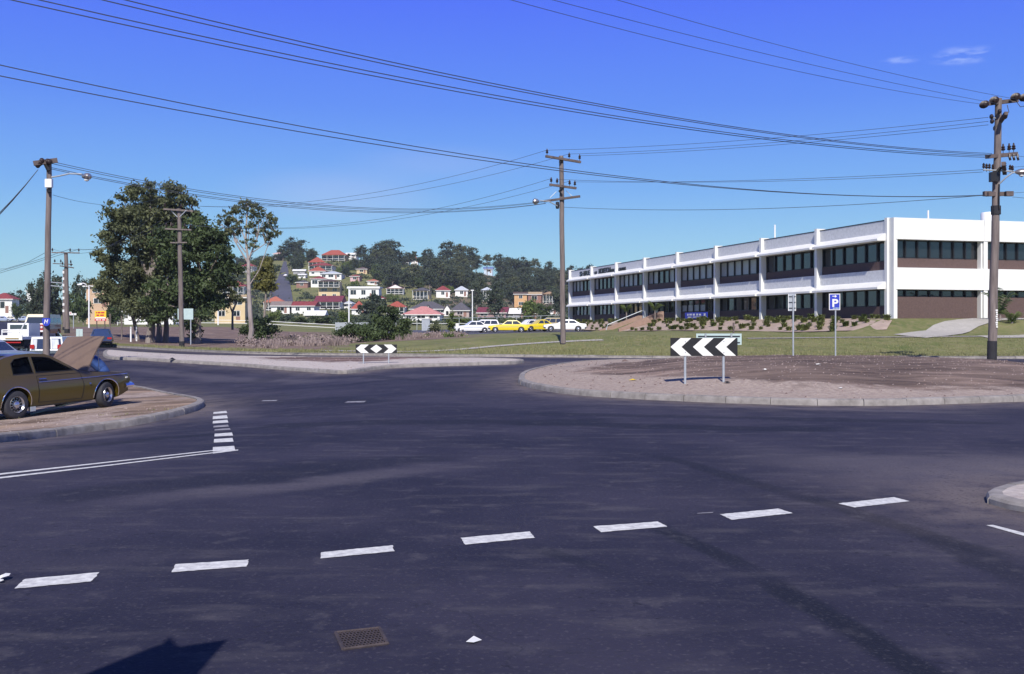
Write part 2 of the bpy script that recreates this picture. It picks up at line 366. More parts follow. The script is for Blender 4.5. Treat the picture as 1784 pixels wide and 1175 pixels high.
# road material: aggregate speckle, patches, tyre-darkened tracks and oil streaks at fixed places on the road
def road_material():
    m = mat('worn_asphalt', (.052, .049, .062), .82, 0, 1, 0); nt = m.node_tree; N = nt.nodes; L = nt.links; b = N['Principled BSDF']
    b.inputs['Specular IOR Level'].default_value = .25
    g = N.new('ShaderNodeNewGeometry'); P = g.outputs['Position']
    def noise(sc, det=5, stretch=None, ro=.6):
        n = N.new('ShaderNodeTexNoise'); n.inputs['Scale'].default_value = sc; n.inputs['Detail'].default_value = det; n.inputs['Roughness'].default_value = ro
        if stretch:
            mp = N.new('ShaderNodeMapping'); mp.inputs['Scale'].default_value = stretch[:3]
            if len(stretch) > 3: mp.inputs['Rotation'].default_value = (0, 0, R(stretch[3]))
            L.new(P, mp.inputs[0]); L.new(mp.outputs[0], n.inputs['Vector'])
        else: L.new(P, n.inputs['Vector'])
        return n.outputs['Fac']
    def mr(v, a, c, lo=0., hi=1.):
        r = N.new('ShaderNodeMapRange'); r.interpolation_type = 'SMOOTHSTEP'; L.new(v, r.inputs[0])
        for i, q in enumerate((a, c, lo, hi)): r.inputs[i+1].default_value = q
        return r.outputs[0]
    def mth(op, a, c):
        n = N.new('ShaderNodeMath'); n.operation = op
        for i, q in enumerate((a, c)):
            if isinstance(q, (int, float)): n.inputs[i].default_value = q
            else: L.new(q, n.inputs[i])
        return n.outputs[0]
    def mixc(fac, a, c):
        n = N.new('ShaderNodeMix'); n.data_type = 'RGBA'
        if isinstance(fac, (int, float)): n.inputs['Factor'].default_value = fac
        else: L.new(fac, n.inputs['Factor'])
        for k, q in (('A', a), ('B', c)):
            if isinstance(q, tuple): n.inputs[k].default_value = (*q, 1)
            else: L.new(q, n.inputs[k])
        return n.outputs['Result']
    wob = noise(.5, 4)
    def band(p0, p1, w, feather=.6, ends=1.5):
        p0 = Vector(p0[:2]); p1 = Vector(p1[:2]); e = (p1-p0).normalized(); n_ = Vector((-e.y, e.x)); Ln = (p1-p0).length
        s = N.new('ShaderNodeVectorMath'); s.operation = 'SUBTRACT'; L.new(P, s.inputs[0]); s.inputs[1].default_value = (*p0, 0)
        def dot(v):
            d = N.new('ShaderNodeVectorMath'); d.operation = 'DOT_PRODUCT'; L.new(s.outputs[0], d.inputs[0]); d.inputs[1].default_value = (*v, 0); return d.outputs['Value']
        dn = mth('ABSOLUTE', mth('ADD', dot(n_), mth('MULTIPLY', mth('SUBTRACT', wob, .5), w*1.2)), 0)
        t = dot(e)
        return mth('MULTIPLY', mr(dn, w/2, w/2*(1-feather)), mth('MULTIPLY', mr(t, 0, ends), mr(t, Ln, Ln-ends)))
    c = mixc(mr(noise(.28, 6), .38, .64), (.0155, .015, .031), (.033, .030, .050))
    c = mixc(mth('MULTIPLY', mr(noise(.9, 5, (1, 3.5, 1, 6)), .5, .75), .5), c, (.085, .078, .085))
    H = lambda x, y: hit(x, y)
    light = [(H(-300, 800), H(340, 745), 1.1), (H(0, 900), H(900, 800), 1.2), (H(560, 668), H(900, 650), 4), (H(900, 645), H(1130, 632), 2.),
             (H(940, 700), H(1784, 722), .9), (H(1150, 800), H(2100, 815), 3.2), (H(1350, 850), H(2000, 800), 2.2), (H(200, 640), H(600, 665), 2.5), (H(330, 690), H(440, 735), 1.6),
             (H(200, 1000), H(800, 960), .9), (H(-100, 985), H(500, 960), .7), (H(-100, 750), H(330, 735), .6)]
    for a, d, w in light: c = mixc(mth('MULTIPLY', band(a, d, w, .95, 2.5), .55), c, (.10, .089, .105))
    dark = [(H(1120, 905), H(1330, 1010), .30, .8), (H(1300, 990), H(1760, 1260), .34, .85), (H(1130, 790), H(1400, 868), .35, .6), (H(1360, 855), H(1800, 985), .4, .75), (H(1600, 920), H(1850, 1040), .5, .6),
            (H(420, 745), H(1100, 735), 1.5, .6), (H(850, 737), H(1500, 750), 1.1, .65), (H(-50, 790), H(420, 752), .9, .75), (H(200, 700), H(700, 700), 2.4, .45), (H(900, 940), H(1100, 1010), .25, .5),
            (H(0, 880), H(800, 790), 1.2, .45), (H(880, 720), H(1784, 738), .9, .55), (H(640, 1010), H(790, 1030), .22, .4), (H(620, 655), H(760, 664), 1.2, .5), (H(430, 670), H(560, 640), 1.6, .4)]
    for a, d, w, k in dark: c = mixc(mth('MULTIPLY', band(a, d, w*1.0, .6, .7), min(1, k*1.15)), c, (.008, .009, .018))
    at = N.new('ShaderNodeAttribute'); at.attribute_name = 'dust'
    c = mixc(mth('MULTIPLY', mth('MULTIPLY', at.outputs['Fac'], mr(noise(1.6, 6), .25, .6)), .85), c, (.155, .128, .12))
    vo = N.new('ShaderNodeTexVoronoi'); vo.feature = 'DISTANCE_TO_EDGE'; vo.inputs['Scale'].default_value = .11
    vm = N.new('ShaderNodeVectorMath'); vm.operation = 'ADD'; nv = N.new('ShaderNodeTexNoise'); nv.inputs['Scale'].default_value = .9; nv.inputs['Detail'].default_value = 6; L.new(P, nv.inputs['Vector'])
    sc = N.new('ShaderNodeVectorMath'); sc.operation = 'SCALE'; L.new(nv.outputs['Color'], sc.inputs[0]); sc.inputs['Scale'].default_value = 2.2; L.new(P, vm.inputs[0]); L.new(sc.outputs[0], vm.inputs[1]); L.new(vm.outputs[0], vo.inputs['Vector'])
    c = mixc(mth('MULTIPLY', mth('MULTIPLY', mr(vo.outputs['Distance'], .0016, .0006), mr(noise(.15, 2), .45, .6)), .8), c, (.012, .012, .018))
    c = mixc(mth('MULTIPLY', mr(noise(.7, 3, (1, 1, 1), .4), .70, .78), .5), c, (.015, .015, .026))
    # exposed stones and little holes of the chip seal, worn reddish ring at the right
    c = mixc(mth('MULTIPLY', mr(noise(30, 3, (1, 1, 1), .5), .56, .72), .26), c, (.14, .13, .14))
    c = mixc(mth('MULTIPLY', mr(noise(3.2, 6), .55, .72), .35), c, (.10, .092, .10))
    c = mixc(mth('MULTIPLY', mth('MULTIPLY', mr(noise(11, 4, (1, 1.15, 1), .6), .40, .33), mr(noise(.45, 3), .42, .58)), .7), c, (.010, .010, .018))
    c = mixc(mth('MULTIPLY', mr(noise(26, 2), .44, .34), .5), c, (.028, .027, .036))
    L.new(c, b.inputs['Base Color'])
    bp = N.new('ShaderNodeBump'); bp.inputs['Strength'].default_value = .5; bp.inputs['Distance'].default_value = .012
    L.new(noise(45, 4), bp.inputs['Height']); L.new(bp.outputs[0], b.inputs['Normal'])
    return m
# ground material: grass, bare dirt and dry grass, chosen by a grass amount stored per vertex
def grassiness(x, y):
    u = x/max(y, 1)*F+CX
    if y > 145:
        if 340 < y: return .8 if u < 745 else .45
        return .75
    if u > 640: g = .95
    elif u > 420: g = lerp(.15, .75, S((u-500)/140))
    else: g = .12
    d = seg_dist(x, y, far_s, False)
    if u < 700 and d < 3.5: g = max(g, .75)
    if u > 560 and u < 830 and 76 < y < 112: g = min(g, .25)
    if u < 122: g = .55
    return g
def ground_material():
    m = mat('grass_and_dirt', (.1, .1, .05), .95); nt = m.node_tree; N = nt.nodes; L = nt.links; b = N['Principled BSDF']; b.inputs['Specular IOR Level'].default_value = .1
    at = N.new('ShaderNodeAttribute'); at.attribute_name = 'grass'
    g = N.new('ShaderNodeNewGeometry'); P = g.outputs['Position']
    def noise(sc, det=5, st=None):
        n = N.new('ShaderNodeTexNoise'); n.inputs['Scale'].default_value = sc; n.inputs['Detail'].default_value = det; n.inputs['Roughness'].default_value = .65
        if st:
            mp = N.new('ShaderNodeMapping'); mp.inputs['Scale'].default_value = st; L.new(P, mp.inputs[0]); L.new(mp.outputs[0], n.inputs['Vector'])
        else: L.new(P, n.inputs['Vector'])
        return n.outputs['Fac']
    def mr(v, a, c):
        r = N.new('ShaderNodeMapRange'); L.new(v, r.inputs[0]); r.inputs[1].default_value = a; r.inputs[2].default_value = c; return r.outputs[0]
    def mix(f, a, c):
        n = N.new('ShaderNodeMix'); n.data_type = 'RGBA'; L.new(f, n.inputs['Factor'])
        for k, q in (('A', a), ('B', c)):
            if isinstance(q, tuple): n.inputs[k].default_value = (*q, 1)
            else: L.new(q, n.inputs[k])
        return n.outputs['Result']
    gr = mix(mr(noise(.35, 8), .35, .65), (.12, .14, .052), (.20, .20, .085))
    gr = mix(mr(noise(2.5, 6, (1, .5, 1)), .45, .8), gr, (.23, .195, .11))
    gr = mix(mr(noise(.8, 7), .58, .72), gr, (.25, .205, .125))
    gr = mix(mr(noise(1.7, 7), .60, .72), gr, (.06, .07, .028))
    gr = mix(mr(noise(.12, 4), .55, .75), gr, (.075, .115, .03))
    di = mix(mr(noise(.5, 8), .3, .7), (.115, .08, .07), (.25, .185, .155))
    s = N.new('ShaderNodeMath'); s.operation = 'ADD'; L.new(at.outputs['Fac'], s.inputs[0])
    nn = N.new('ShaderNodeMath'); nn.operation = 'MULTIPLY_ADD'; L.new(noise(.45, 8), nn.inputs[0]); nn.inputs[1].default_value = 1.6; nn.inputs[2].default_value = -.8
    L.new(nn.outputs[0], s.inputs[1])
    L.new(mix(mr(s.outputs[0], .38, .62), di, gr), b.inputs['Base Color'])
    bp = N.new('ShaderNodeBump'); bp.inputs['Strength'].default_value = .8; bp.inputs['Distance'].default_value = .08
    L.new(noise(4, 6), bp.inputs['Height']); L.new(bp.outputs[0], b.inputs['Normal'])
    return m
from mathutils.bvhtree import BVHTree
GB = BVHTree.FromPolygons(ground.v, ground.f)
def gz(x, y, up=0.):
    r = GB.ray_cast(Vector((x, y, 200)), Vector((0, 0, -1)))
    return (r[0].z if r[0] else T(x, y)+KH)+up
ro = road.build('road', road_material(), smooth=True); ro['kind'] = 'structure'
go = ground.build('ground', ground_material(), smooth=True); go['kind'] = 'structure'
ca = go.data.attributes.new('grass', 'FLOAT', 'POINT')
ca.data.foreach_set('value', [grassiness(v[0], v[1]) for v in ground.v])

# ------------------------------------------------------------ kerbs, islands, paths
def kerb_run(line, zf, parent, h=.15, w=.2, piece=1.0, closed=False, inward=1, mt=None, drop=.1):
    """line: dense xy points; separate kerb stones with open joints"""
    L = [Vector(p[:2]) for p in line]
    if closed: L.append(L[0])
    acc = [0]
    for a, b in zip(L, L[1:]): acc.append(acc[-1]+(b-a).length)
    def at(s):
        s = max(0, min(acc[-1], s))
        lo, hi = 0, len(acc)-1
        while hi-lo > 1:
            m = (lo+hi)//2
            if acc[m] <= s: lo = m
            else: hi = m
        t = (s-acc[lo])/max(1e-9, acc[lo+1]-acc[lo]); p = L[lo].lerp(L[lo+1], t); d = (L[lo+1]-L[lo]).normalized(); return p, d
    n = max(1, round(acc[-1]/piece)); pl = acc[-1]/n
    prof = [(0, -drop), (0, h*.55), (.02, h*.85), (.06, h), (w, h), (w, -drop)]
    for i in range(n):
        s0 = i*pl+.006+rnd.uniform(0, .004); s1 = (i+1)*pl-.006; k = 3; mb = MB(); vs = []; dz = rnd.uniform(-.006, .006); dx = rnd.uniform(-.008, .008)
        for j in range(k+1):
            p, d = at(lerp(s0, s1, j/k)); nn = Vector((-d.y, d.x))*inward; z = zf(p.x, p.y)
            for u, v in prof: vs.append((p.x+nn.x*(u+dx), p.y+nn.y*(u+dx), z+v+dz))
        m = len(prof); fs = [(j*m+q, j*m+q+1, (j+1)*m+q+1, (j+1)*m+q) for j in range(k) for q in range(m-1)]
        fs = [f[::-1] if inward > 0 else f for f in fs]
        fs += [tuple(range(m)), tuple(k*m+q for q in range(m))[::-1]]
        mb.add(vs, fs).build('kerb_stone', mt or M['kerb'], parent, smooth=True, sharp=30)
def offset(line, d):  # inward offset of closed ccw loop
    n = len(line); out = []
    for i in range(n):
        a, b = Vector(line[i-1][:2]), Vector(line[(i+1) % n][:2]); e = (b-a).normalized(); out.append(Vector(line[i][:2])+Vector((-e.y, e.x))*d)
    return out
def ccw(poly):
    a = sum(poly[i-1][0]*poly[i][1]-poly[i][0]*poly[i-1][1] for i in range(len(poly)))
    return poly if a > 0 else poly[::-1]

# central island of the roundabout
isl_px = [(903, 664), (912, 673), (950, 682), (1000, 688.5), (1060, 693), (1150, 698), (1300, 704), (1420, 707), (1560, 707), (1700, 703), (1784, 700)]
isl = [hit(*p).xy for p in isl_px]+[Vector(p) for p in [(16.5, 25), (21.5, 30), (24, 37), (22.5, 44), (17, 48.5), (10, 49)]]+[hit(1050, 632).xy, hit(965, 640.5).xy, hit(916, 652).xy]
isl = ccw(smooth_loop(isl, .5))
def mound(x, y):
    if not inside(isl, x, y): return T(x, y)
    d = seg_dist(x, y, isl)
    return T(x, y)+.13+.42*S((d-.5)/8)+.03*math.sin(x*1.7+y)*S(d/3)*math.sin(y*1.3)
isl_in = offset(isl, .17)
def two_tone(name, a, b, a2, b2):
    m = mat(name, a, .95); nt = m.node_tree; N = nt.nodes; L = nt.links; bs = N['Principled BSDF']; bs.inputs['Specular IOR Level'].default_value = .1
    at = N.new('ShaderNodeAttribute'); at.attribute_name = 'bare'; g = N.new('ShaderNodeNewGeometry')
    def noise(sc, st=(1, 1, 1), det=7):
        n = N.new('ShaderNodeTexNoise'); n.inputs['Scale'].default_value = sc; n.inputs['Detail'].default_value = det; n.inputs['Roughness'].default_value = .65
        mp = N.new('ShaderNodeMapping'); mp.inputs['Scale'].default_value = st; L.new(g.outputs['Position'], mp.inputs[0]); L.new(mp.outputs[0], n.inputs['Vector']); return n.outputs['Fac']
    def mr(v, lo, hi):
        r = N.new('ShaderNodeMapRange'); L.new(v, r.inputs[0]); r.inputs[1].default_value = lo; r.inputs[2].default_value = hi; return r.outputs[0]
    def mix(f, p, q):
        n = N.new('ShaderNodeMix'); n.data_type = 'RGBA'; L.new(f, n.inputs['Factor'])
        for k, v in (('A', p), ('B', q)):
            if isinstance(v, tuple): n.inputs[k].default_value = (*v, 1)
            else: L.new(v, n.inputs[k])
        return n.outputs['Result']
    ca = mix(mr(noise(9), .35, .65), a2, a); cb = mix(mr(noise(.9, (.45, 1.5, 1)), .38, .62), b2, b); cb = mix(mr(noise(.35, (.4, 1.3, 1)), .52, .68), cb, tuple(v*1.7 for v in b))
    ad = N.new('ShaderNodeMath'); ad.operation = 'MULTIPLY_ADD'; L.new(noise(1.1), ad.inputs[0]); ad.inputs[1].default_value = 1.5; L.new(at.outputs['Fac'], ad.inputs[2])
    L.new(mix(mr(ad.outputs[0], .92, 1.2), ca, cb), bs.inputs['Base Color'])
    bp = N.new('ShaderNodeBump'); bp.inputs['Strength'].default_value = .9; bp.inputs['Distance'].default_value = .05; L.new(noise(5), bp.inputs['Height']); L.new(bp.outputs[0], bs.inputs['Normal'])
    return m
M['isl2'] = two_tone('gravel_and_earth', (.42, .345, .29), (.19, .14, .115), (.25, .195, .17), (.085, .062, .055))
def bare(o, f):
    a = o.data.attributes.new('bare', 'FLOAT', 'POINT'); a.data.foreach_set('value', [f(v.co.x, v.co.y) for v in o.data.vertices])
gv = drape('traffic_island', isl_in, mound, M['isl2'], .6)
kerb_run(isl, T, gv, closed=True)
dirt = smooth_loop([p for p in [(3.2, 33), (4.6, 30), (6.5, 27.5), (9.5, 25.8), (14, 26.8), (18.5, 31), (21, 37), (20, 43), (15, 46.5), (9, 46.5), (5.5, 42.5), (3.6, 37.5)]], .5)
bare(gv, lambda x, y: (1 if inside(dirt, x, y) else -1)*min(1, seg_dist(x, y, dirt)/1.6)*.5+.5)
M['spl2'] = two_tone('pale_grit_and_earth', (.52, .47, .43), (.19, .13, .115), (.38, .33, .31), (.105, .07, .065))
# splitter island with the board, concrete strip
spl_px = [(186, 625), (250, 628.5), (300, 632), (360, 635.5), (420, 639), (480, 644), (560, 650), (592, 652.5), (615, 651), (640, 646.5), (690, 641.5), (760, 639), (850, 636.5), (900, 635), (913, 633), (905, 630.3), (860, 628.8), (800, 627.3), (700, 626), (600, 627), (520, 626), (450, 625), (380, 623.5), (300, 620.5), (240, 617), (186, 613)]
spl = ccw([hit(*p).xy for p in spl_px]); spl_s = ccw(smooth_loop(spl, .8))
si = drape('splitter_island', offset(spl_s, .17), lambda x, y: T(x, y)+.13, M['spl2'], .8)
kerb_run(spl_s, T, si, closed=True, piece=1.5)
sd_px = [(470, 628), (540, 632.5), (620, 634.5), (665, 631.5), (720, 628.3), (790, 628), (700, 627), (600, 627.6)]
sd = ccw(smooth_loop([hit(*p).xy for p in sd_px], .8))
bare(si, lambda x, y: (1 if inside(sd, x, y) else -1)*min(1, seg_dist(x, y, sd)/1.5)*.5+.5)
# island at the left with the brown car
lf_px = [(-260, 806), (-120, 790), (0, 772), (130, 757), (250, 739), (325, 722), (350, 713), (357, 706.5), (345, 700.5), (306, 693), (255, 682), (217, 677), (150, 668), (60, 660), (-150, 655)]
lf = [hit(*p).xy for p in lf_px]+[Vector((-22, 30)), Vector((-24, 20))]
lf = ccw(smooth_loop(lf, .6))
def leftz(x, y):
    if not inside(lf, x, y): return T(x, y)
    return T(x, y)+.13+.05*S(seg_dist(x, y, lf)/2)
li = drape('left_island', offset(lf, .17), leftz, two_tone('left_island_earth', (.40, .32, .275), (.24, .175, .13), (.25, .195, .17), (.11, .08, .065)), .7)
bare(li, lambda x, y: .28+.32*math.sin(x*1.1+2)*math.sin(y*.9)+.25*(seg_dist(x, y, lf) < 1.2))
kerb_run(lf, T, li, closed=True, piece=1.6, h=.16)
# tip of the concrete island at the right edge
rt_px = [(1717, 872), (1726, 864), (1745, 857), (1784, 850), (1850, 842), (1960, 836), (1990, 905), (1900, 910), (1784, 893), (1740, 884), (1722, 878)]
rt = ccw(smooth_loop([hit(*p).xy for p in rt_px], .12))
rti = drape('right_island', offset(rt, .13), lambda x, y: T(x, y)+.085, M['spl2'], .4)
bare(rti, lambda x, y: .12)
kerb_run(rt, T, rti, closed=True, piece=.9, h=.09, w=.15)
# kerb along the far side of the road
fk = empty('far_kerb'); fk['kind'] = 'structure'
kerb_run([p for p in far_s if p[0] < 30], T, fk, piece=2.4, h=.14, w=.25, inward=-1, drop=.2)

def px_sheet(name, px, mt, parent, dz=.004, f=T, step=0):
    return drape(name, ccw([hit(*p, f).xy for p in px]), lambda x, y: f(x, y)+dz, mt, step, parent, smooth=False)
# footpaths
def ribbon(name, line, w, mt, zf, parent=None, step=1.2):
    L = smooth_loop(line, 1.5, False); l, r = [], []
    for i, p in enumerate(L):
        d = (L[min(i+1, len(L)-1)]-L[max(i-1, 0)]).normalized(); n = Vector((-d.y, d.x)); l.append(p+n*w/2); r.append(p-n*w/2)
    return drape(name, ccw(l+r[::-1]), zf, mt, step, parent)
Tg = lambda x, y: T(x, y)+KH
def path_px(*ps): return [hit(px, py, Tg).xy for px, py in ps]
ribbon('footpath', [(15, 64.4), (22, 65.0), (30.4, 65.6)], .5, M['kerb'], lambda x, y: gz(x, y, .035))
ribbon('footpath', [(30.4, 65.3), (42, 66), (60, 68)], 1.3, M['path'], lambda x, y: gz(x, y, .04))
ribbon('ramp_path', [(25.8, 65.6), (28.2, 67.2), (31.5, 70.8), (36, 73.4), (44, 75.6)], 2.4, M['path'], lambda x, y: gz(x, y, .045), step=.6)
ribbon('thin_path', path_px((560, 612), (700, 613.6), (790, 610.5), (860, 604), (960, 597), (1050, 593)), .7, M['path'], lambda x, y: gz(x, y, .03))
# steep street climbing the hill, and dirt cutting
hs = [hit(487, 532).xy, hit(489, 515).xy, hit(490, 497).xy, hit(494, 480).xy, hit(496, 466).xy, hit(498, 456).xy]
hillroad = mat('hill_road_asphalt', (.075, .075, .1), .9, .15, .1)
drape('hill_street', ccw([hit(*p).xy for p in [(464, 529), (511, 529), (505, 493), (502, 470), (499, 456), (494, 456), (489, 470), (483, 488), (476, 500), (469, 512)]]), lambda x, y: gz(x, y, .45), hillroad, 8)
# carpark slab under the cars, and the street beyond it
cp = drape('car_park', [hit(p, q, Tg).xy for p, q in [(745, 583.5), (1012, 583.5), (1012, 575.5), (745, 574)]][:0] or [(-16, 110), (9, 110), (5, 150), (-22, 150)], lambda x, y: T(x, y)+KH+.03, hillroad, 3)

da = ro.data.attributes.new('dust', 'FLOAT', 'POINT'); loops = [isl, lf, rt, spl_s]
def dusty(x, y):
    if not (-60 < x < 40 and 3 < y < 90): return 0
    d = min(seg_dist(x, y, l) for l in loops); d = min(d, seg_dist(x, y, far_s, False))
    return min(1, math.exp(-max(0, d-.25)/.75))
da.data.foreach_set('value', [dusty(v[0], v[1]) for v in road.v])

# ------------------------------------------------------------ painted markings (parts of the road)
DASH = [[(24, 1027), (43, 1010), (174, 998), (159, 1014)], [(299, 998), (306, 984), (433, 976), (430, 988)], [(559, 974), (559, 963.5), (684, 951), (687, 961.5)],
        [(810, 950), (802, 938), (922, 927), (932, 938)], [(1033, 918), (1146, 909.5), (1163, 918.6), (1048, 928)], [(1254, 897), (1356, 887), (1381, 895), (1275, 906.5)],
        [(1460, 878), (1557.6, 867), (1584, 874), (1489, 885)]]
def worn_sheet(px, mt):
    P = ccw([hit(*p).xy for p in px]); out = []
    for i, a in enumerate(P):
        b = P[(i+1) % len(P)]; n = max(1, int((b-a).length/.035))
        for k in range(n):
            q = a.lerp(b, k/n); out.append(q+Vector((rnd.uniform(-.005, .005), rnd.uniform(-.006, .006))))
    drape('road_dash', out, lambda x, y: T(x, y)+.004, mt, 0, ro, smooth=False)
for d in DASH: worn_sheet(d, M['paint'])
for y0, y1, w0, w1 in [(778.5, 787, 371, 410), (764.6, 771.4, 373, 407), (755.2, 760.8, 374, 406), (747.5, 750.5, 374, 402), (741.5, 745, 372, 399), (733, 738, 371, 398), (724.8, 730.5, 371, 397), (717.4, 721.2, 372, 396)]:
    px_sheet('road_dash', [(w0-.5, y1+.4), (w0, y0+1.2), (w1-2, y0-1), (w1, y1-1.2)], M['paint'] if y0 > 750 or y0 < 735 else M['paint_faint'], ro)
for a in (0, 6.4):
    pts_ = [(-160, 846+a*1.3), (0, 825.5+a), (190, 805+a*.86), (372, 784.8+a*.62)]
    px_sheet('road_line', pts_+[(x, y+2.6-.9*(x > 0)-.3*(x > 300)) for x, y in pts_[::-1]], M['paint'], ro)
px_sheet('road_line', [(371, 788.5), (415, 784), (415, 785.4), (371, 791)], M['paint'], ro)
px_sheet('road_line', [(1718, 916), (1730, 915.5), (1830, 941), (1830, 948)], M['paint'], ro)
for d in [[(600, 702), (606, 700), (638, 699), (634, 701.5)], [(455, 699.5), (459, 697.8), (484, 697.4), (481, 699)], [(1214, 896), (1216, 894.6), (1243, 893), (1241, 894.4)]]: px_sheet('road_dash', d, M['paint_faint'], ro)
# ------------------------------------------------------------ the office building
B0 = Vector((C0.x, C0.y, PLAT))
def bp(s, q, z): v = C0+E1*s+N1*q; return Vector((v.x, v.y, PLAT+z))        # along the long side, outwards
def bq(s, q, z): v = C0+E2*s+N2*q; return Vector((v.x, v.y, PLAT+z))        # along the bright end side, outwards
bld = empty('office_building', (C0.x, C0.y, PLAT), 0, 'long two-storey white office building with dark brick and ribbon windows on the grassy rise', 'office building')
IB = Matrix.Translation((-C0.x, -C0.y, -PLAT))
def L3(v): return IB @ v
def bbox(mb, fn, s0, s1, q0, q1, z0, z1):
    vs = [L3(fn(s, q, z)) for z in (z0, z1) for s, q in ((s0, q0), (s1, q0), (s1, q1), (s0, q1))]
    return mb.add(vs, [(0,1,2,3), (7,6,5,4), (0,4,5,1), (1,5,6,2), (2,6,7,3), (3,7,4,0)])
BAY = 9.03; NB = 8; LEN = BAY*NB; BAY2 = 7.84; NB2 = 4; LEN2 = BAY2*NB2
core = MB()
def core_pt(s, t, z): v = C0+E1*s+E2*t; return L3(Vector((v.x, v.y, PLAT+z)))
q_ = [(.52, .52), (LEN-.3, .52), (LEN-.3, LEN2), (.5, LEN2)]
core.add([core_pt(s, t, z) for z in (-.6, 6.9) for s, t in q_], [(0,1,2,3), (7,6,5,4), (0,4,5,1), (1,5,6,2), (2,6,7,3), (3,7,4,0)])
core.build('wall', M['brick'], bld)
rf = MB(); rf.add([core_pt(s, t, 6.95) for s, t in q_], [(3, 2, 1, 0)]); rf.build('roof', M['concrete'], bld)
# long side, per bay
for b in range(NB):
    s0, s1 = b*BAY+.17, (b+1)*BAY-.17
    for z0, z1, kind in ((6.3, 7.3, 'p'), (2.75, 3.7, 'p')):
        mb = MB(); n = 1
        for k in range(n): bbox(mb, bp, s0+(s1-s0)*k/n+.01, s0+(s1-s0)*(k+1)/n-.01, -.32, .12, z0, z1)
        mb.build('precast_panel', M['panel'], bld)
    mb = MB(); bbox(mb, bp, s0, s1, -.3, .14, 7.3, 7.37); mb.build('parapet_cap', M['frame_dark'], bld)
    for zt, zb in ((6.3, 5.85), (2.75, 2.3)):
        mb = MB(); prof = [(.13, zt+.1), (.85, zb+.12), (.85, zb-.03), (-.3, zb), (-.3, zt-.01)]
        vs = [L3(bp(s, q, z)) for s in (s0, s1) for q, z in prof]; m = len(prof)
        mb.add(vs, [tuple(range(m)), tuple(range(m, 2*m))[::-1]]+[(i, m+i, m+(i+1) % m, (i+1) % m) for i in range(m)])
        mb.build('sloping_ledge', M['white'], bld)
    for z0, z1 in ((4.35, 5.84), (1.02, 2.29)):
        mb = MB(); npn = 6; pw = (s1-s0)/npn
        for k in range(npn+1): bbox(mb, bp, s0+k*pw-.06, s0+k*pw+.06, -.30, -.12, z0, z1)
        bbox(mb, bp, s0, s1, -.32, -.18, z0, z0+.07); bbox(mb, bp, s0, s1, -.32, -.18, z1-.08, z1)
        w = mb.build('window', M['frame_dark'], bld)
        for k in range(npn):
            r = rnd.random(); up = z0 > 3
            bl = (r < .62 and b > 2 and up and k > 0) or (b == 2 and up and k > 0 and r < .8) or (not up and b in (3,) and 1 < k) or (r < .25 and b in (6, 7))
            g = MB(); bbox(g, bp, s0+k*pw+.06, s0+(k+1)*pw-.06, -.28, -.25, z0+.07, z1-.08); g.build('pane', M['glass_dark'], w)
            if bl:
                g = MB(); bbox(g, bp, s0+k*pw+.1, s0+(k+1)*pw-.1, -.245, -.235, z0+.1+(0 if up else 0), (z1-.1) if up else (z0+z1)/2+.1)
                g.build('blind', M['blind'], w)
    mb = MB(); bbox(mb, bp, s0, s1, -.55, -.10, 3.7, 4.35); bbox(mb, bp, s0, s1, -.55, -.10, -.5, 1.02); mb.build('brick_spandrel', M['brick'], bld)
for b in range(NB+1):
    s = b*BAY; mb = MB(); q1 = .95
    if b == 0: bbox(mb, bp, -.02, .3, -.45, .16, -.6, 7.5)
    else: bbox(mb, bp, s-.17, s+.17, -.4, .40, -.6, 7.5)
    mb.build('column', M['white'], bld)
# bright end side
for b in range(NB2):
    s0, s1 = b*BAY2+.34, (b+1)*BAY2-.2
    for z0, z1 in ((5.9, 7.46), (2.25, 3.83)):
        mb = MB(); bbox(mb, bq, b*BAY2+.02+.16*(b == 0), (b+1)*BAY2-.02, -.3, .62, z0, z1); mb.build('white_band', M['white'], bld)
    for z0, z1, npn in ((4.55, 5.89, 7), (1.72, 2.24, 7)):
        mb = MB(); pw = (s1-s0)/npn
        for k in range(npn+1): bbox(mb, bq, s0+k*pw-.05, s0+k*pw+.05, -.12, .08, z0, z1)
        bbox(mb, bq, s0, s1, -.14, .0, z0, z0+.07); bbox(mb, bq, s0, s1, -.14, 0, z1-.08, z1)
        w = mb.build('window', M['frame_dark'], bld)
        for k in range(npn):
            g = MB(); bbox(g, bq, s0+k*pw+.05, s0+(k+1)*pw-.05, -.1, -.06, z0+.07, z1-.08); g.build('pane', M['glass_dark'], w)
    mb = MB(); bbox(mb, bq, s0, s1, -.5, .05, 3.83, 4.55); bbox(mb, bq, s0, s1, -.5, .05, -.5, 1.72); mb.build('brick_spandrel', M['brick'], bld)
for b in range(1, NB2+1):
    s = b*BAY2; mb = MB()
    for a, c, q in ((-.2, -.07, .45), (-.03, .3, .58)): bbox(mb, bq, s+a, s+c, -.3, q, -.6, 7.1)
    mb.build('column', M['white'], bld)
mb = MB(); bbox(mb, bq, .0, .3, -.2, .58, -.6, 7.47); mb.build('column', M['white'], bld)
for px, y0, y1, dd in ((1350, 392, 416, 95), (1617, 367, 383, 80)):
    mb = MB(); x = W(px, dd); mb.tube([(x, dd, PLAT+6.9), (x, dd, Zp(y0, dd))], .07, 6); a = mb.build('roof_aerial', M['whitebox']); a.location = (0, 0, 0)
    tag(a, 'thin white aerial on the roof %s' % ('above the middle of the long side' if px < 1400 else 'just right of the building corner'), 'aerial')
x = W(1722, 84); mb = MB(); mb.lathe([(.01, 6.9), (.28, 6.9), (.28, 7.7), (.55, 7.75), (.6, 7.8), (.6, 8.9), (.55, 9.), (.01, 9.05)], 16, Matrix.Translation((x, 84, PLAT)))
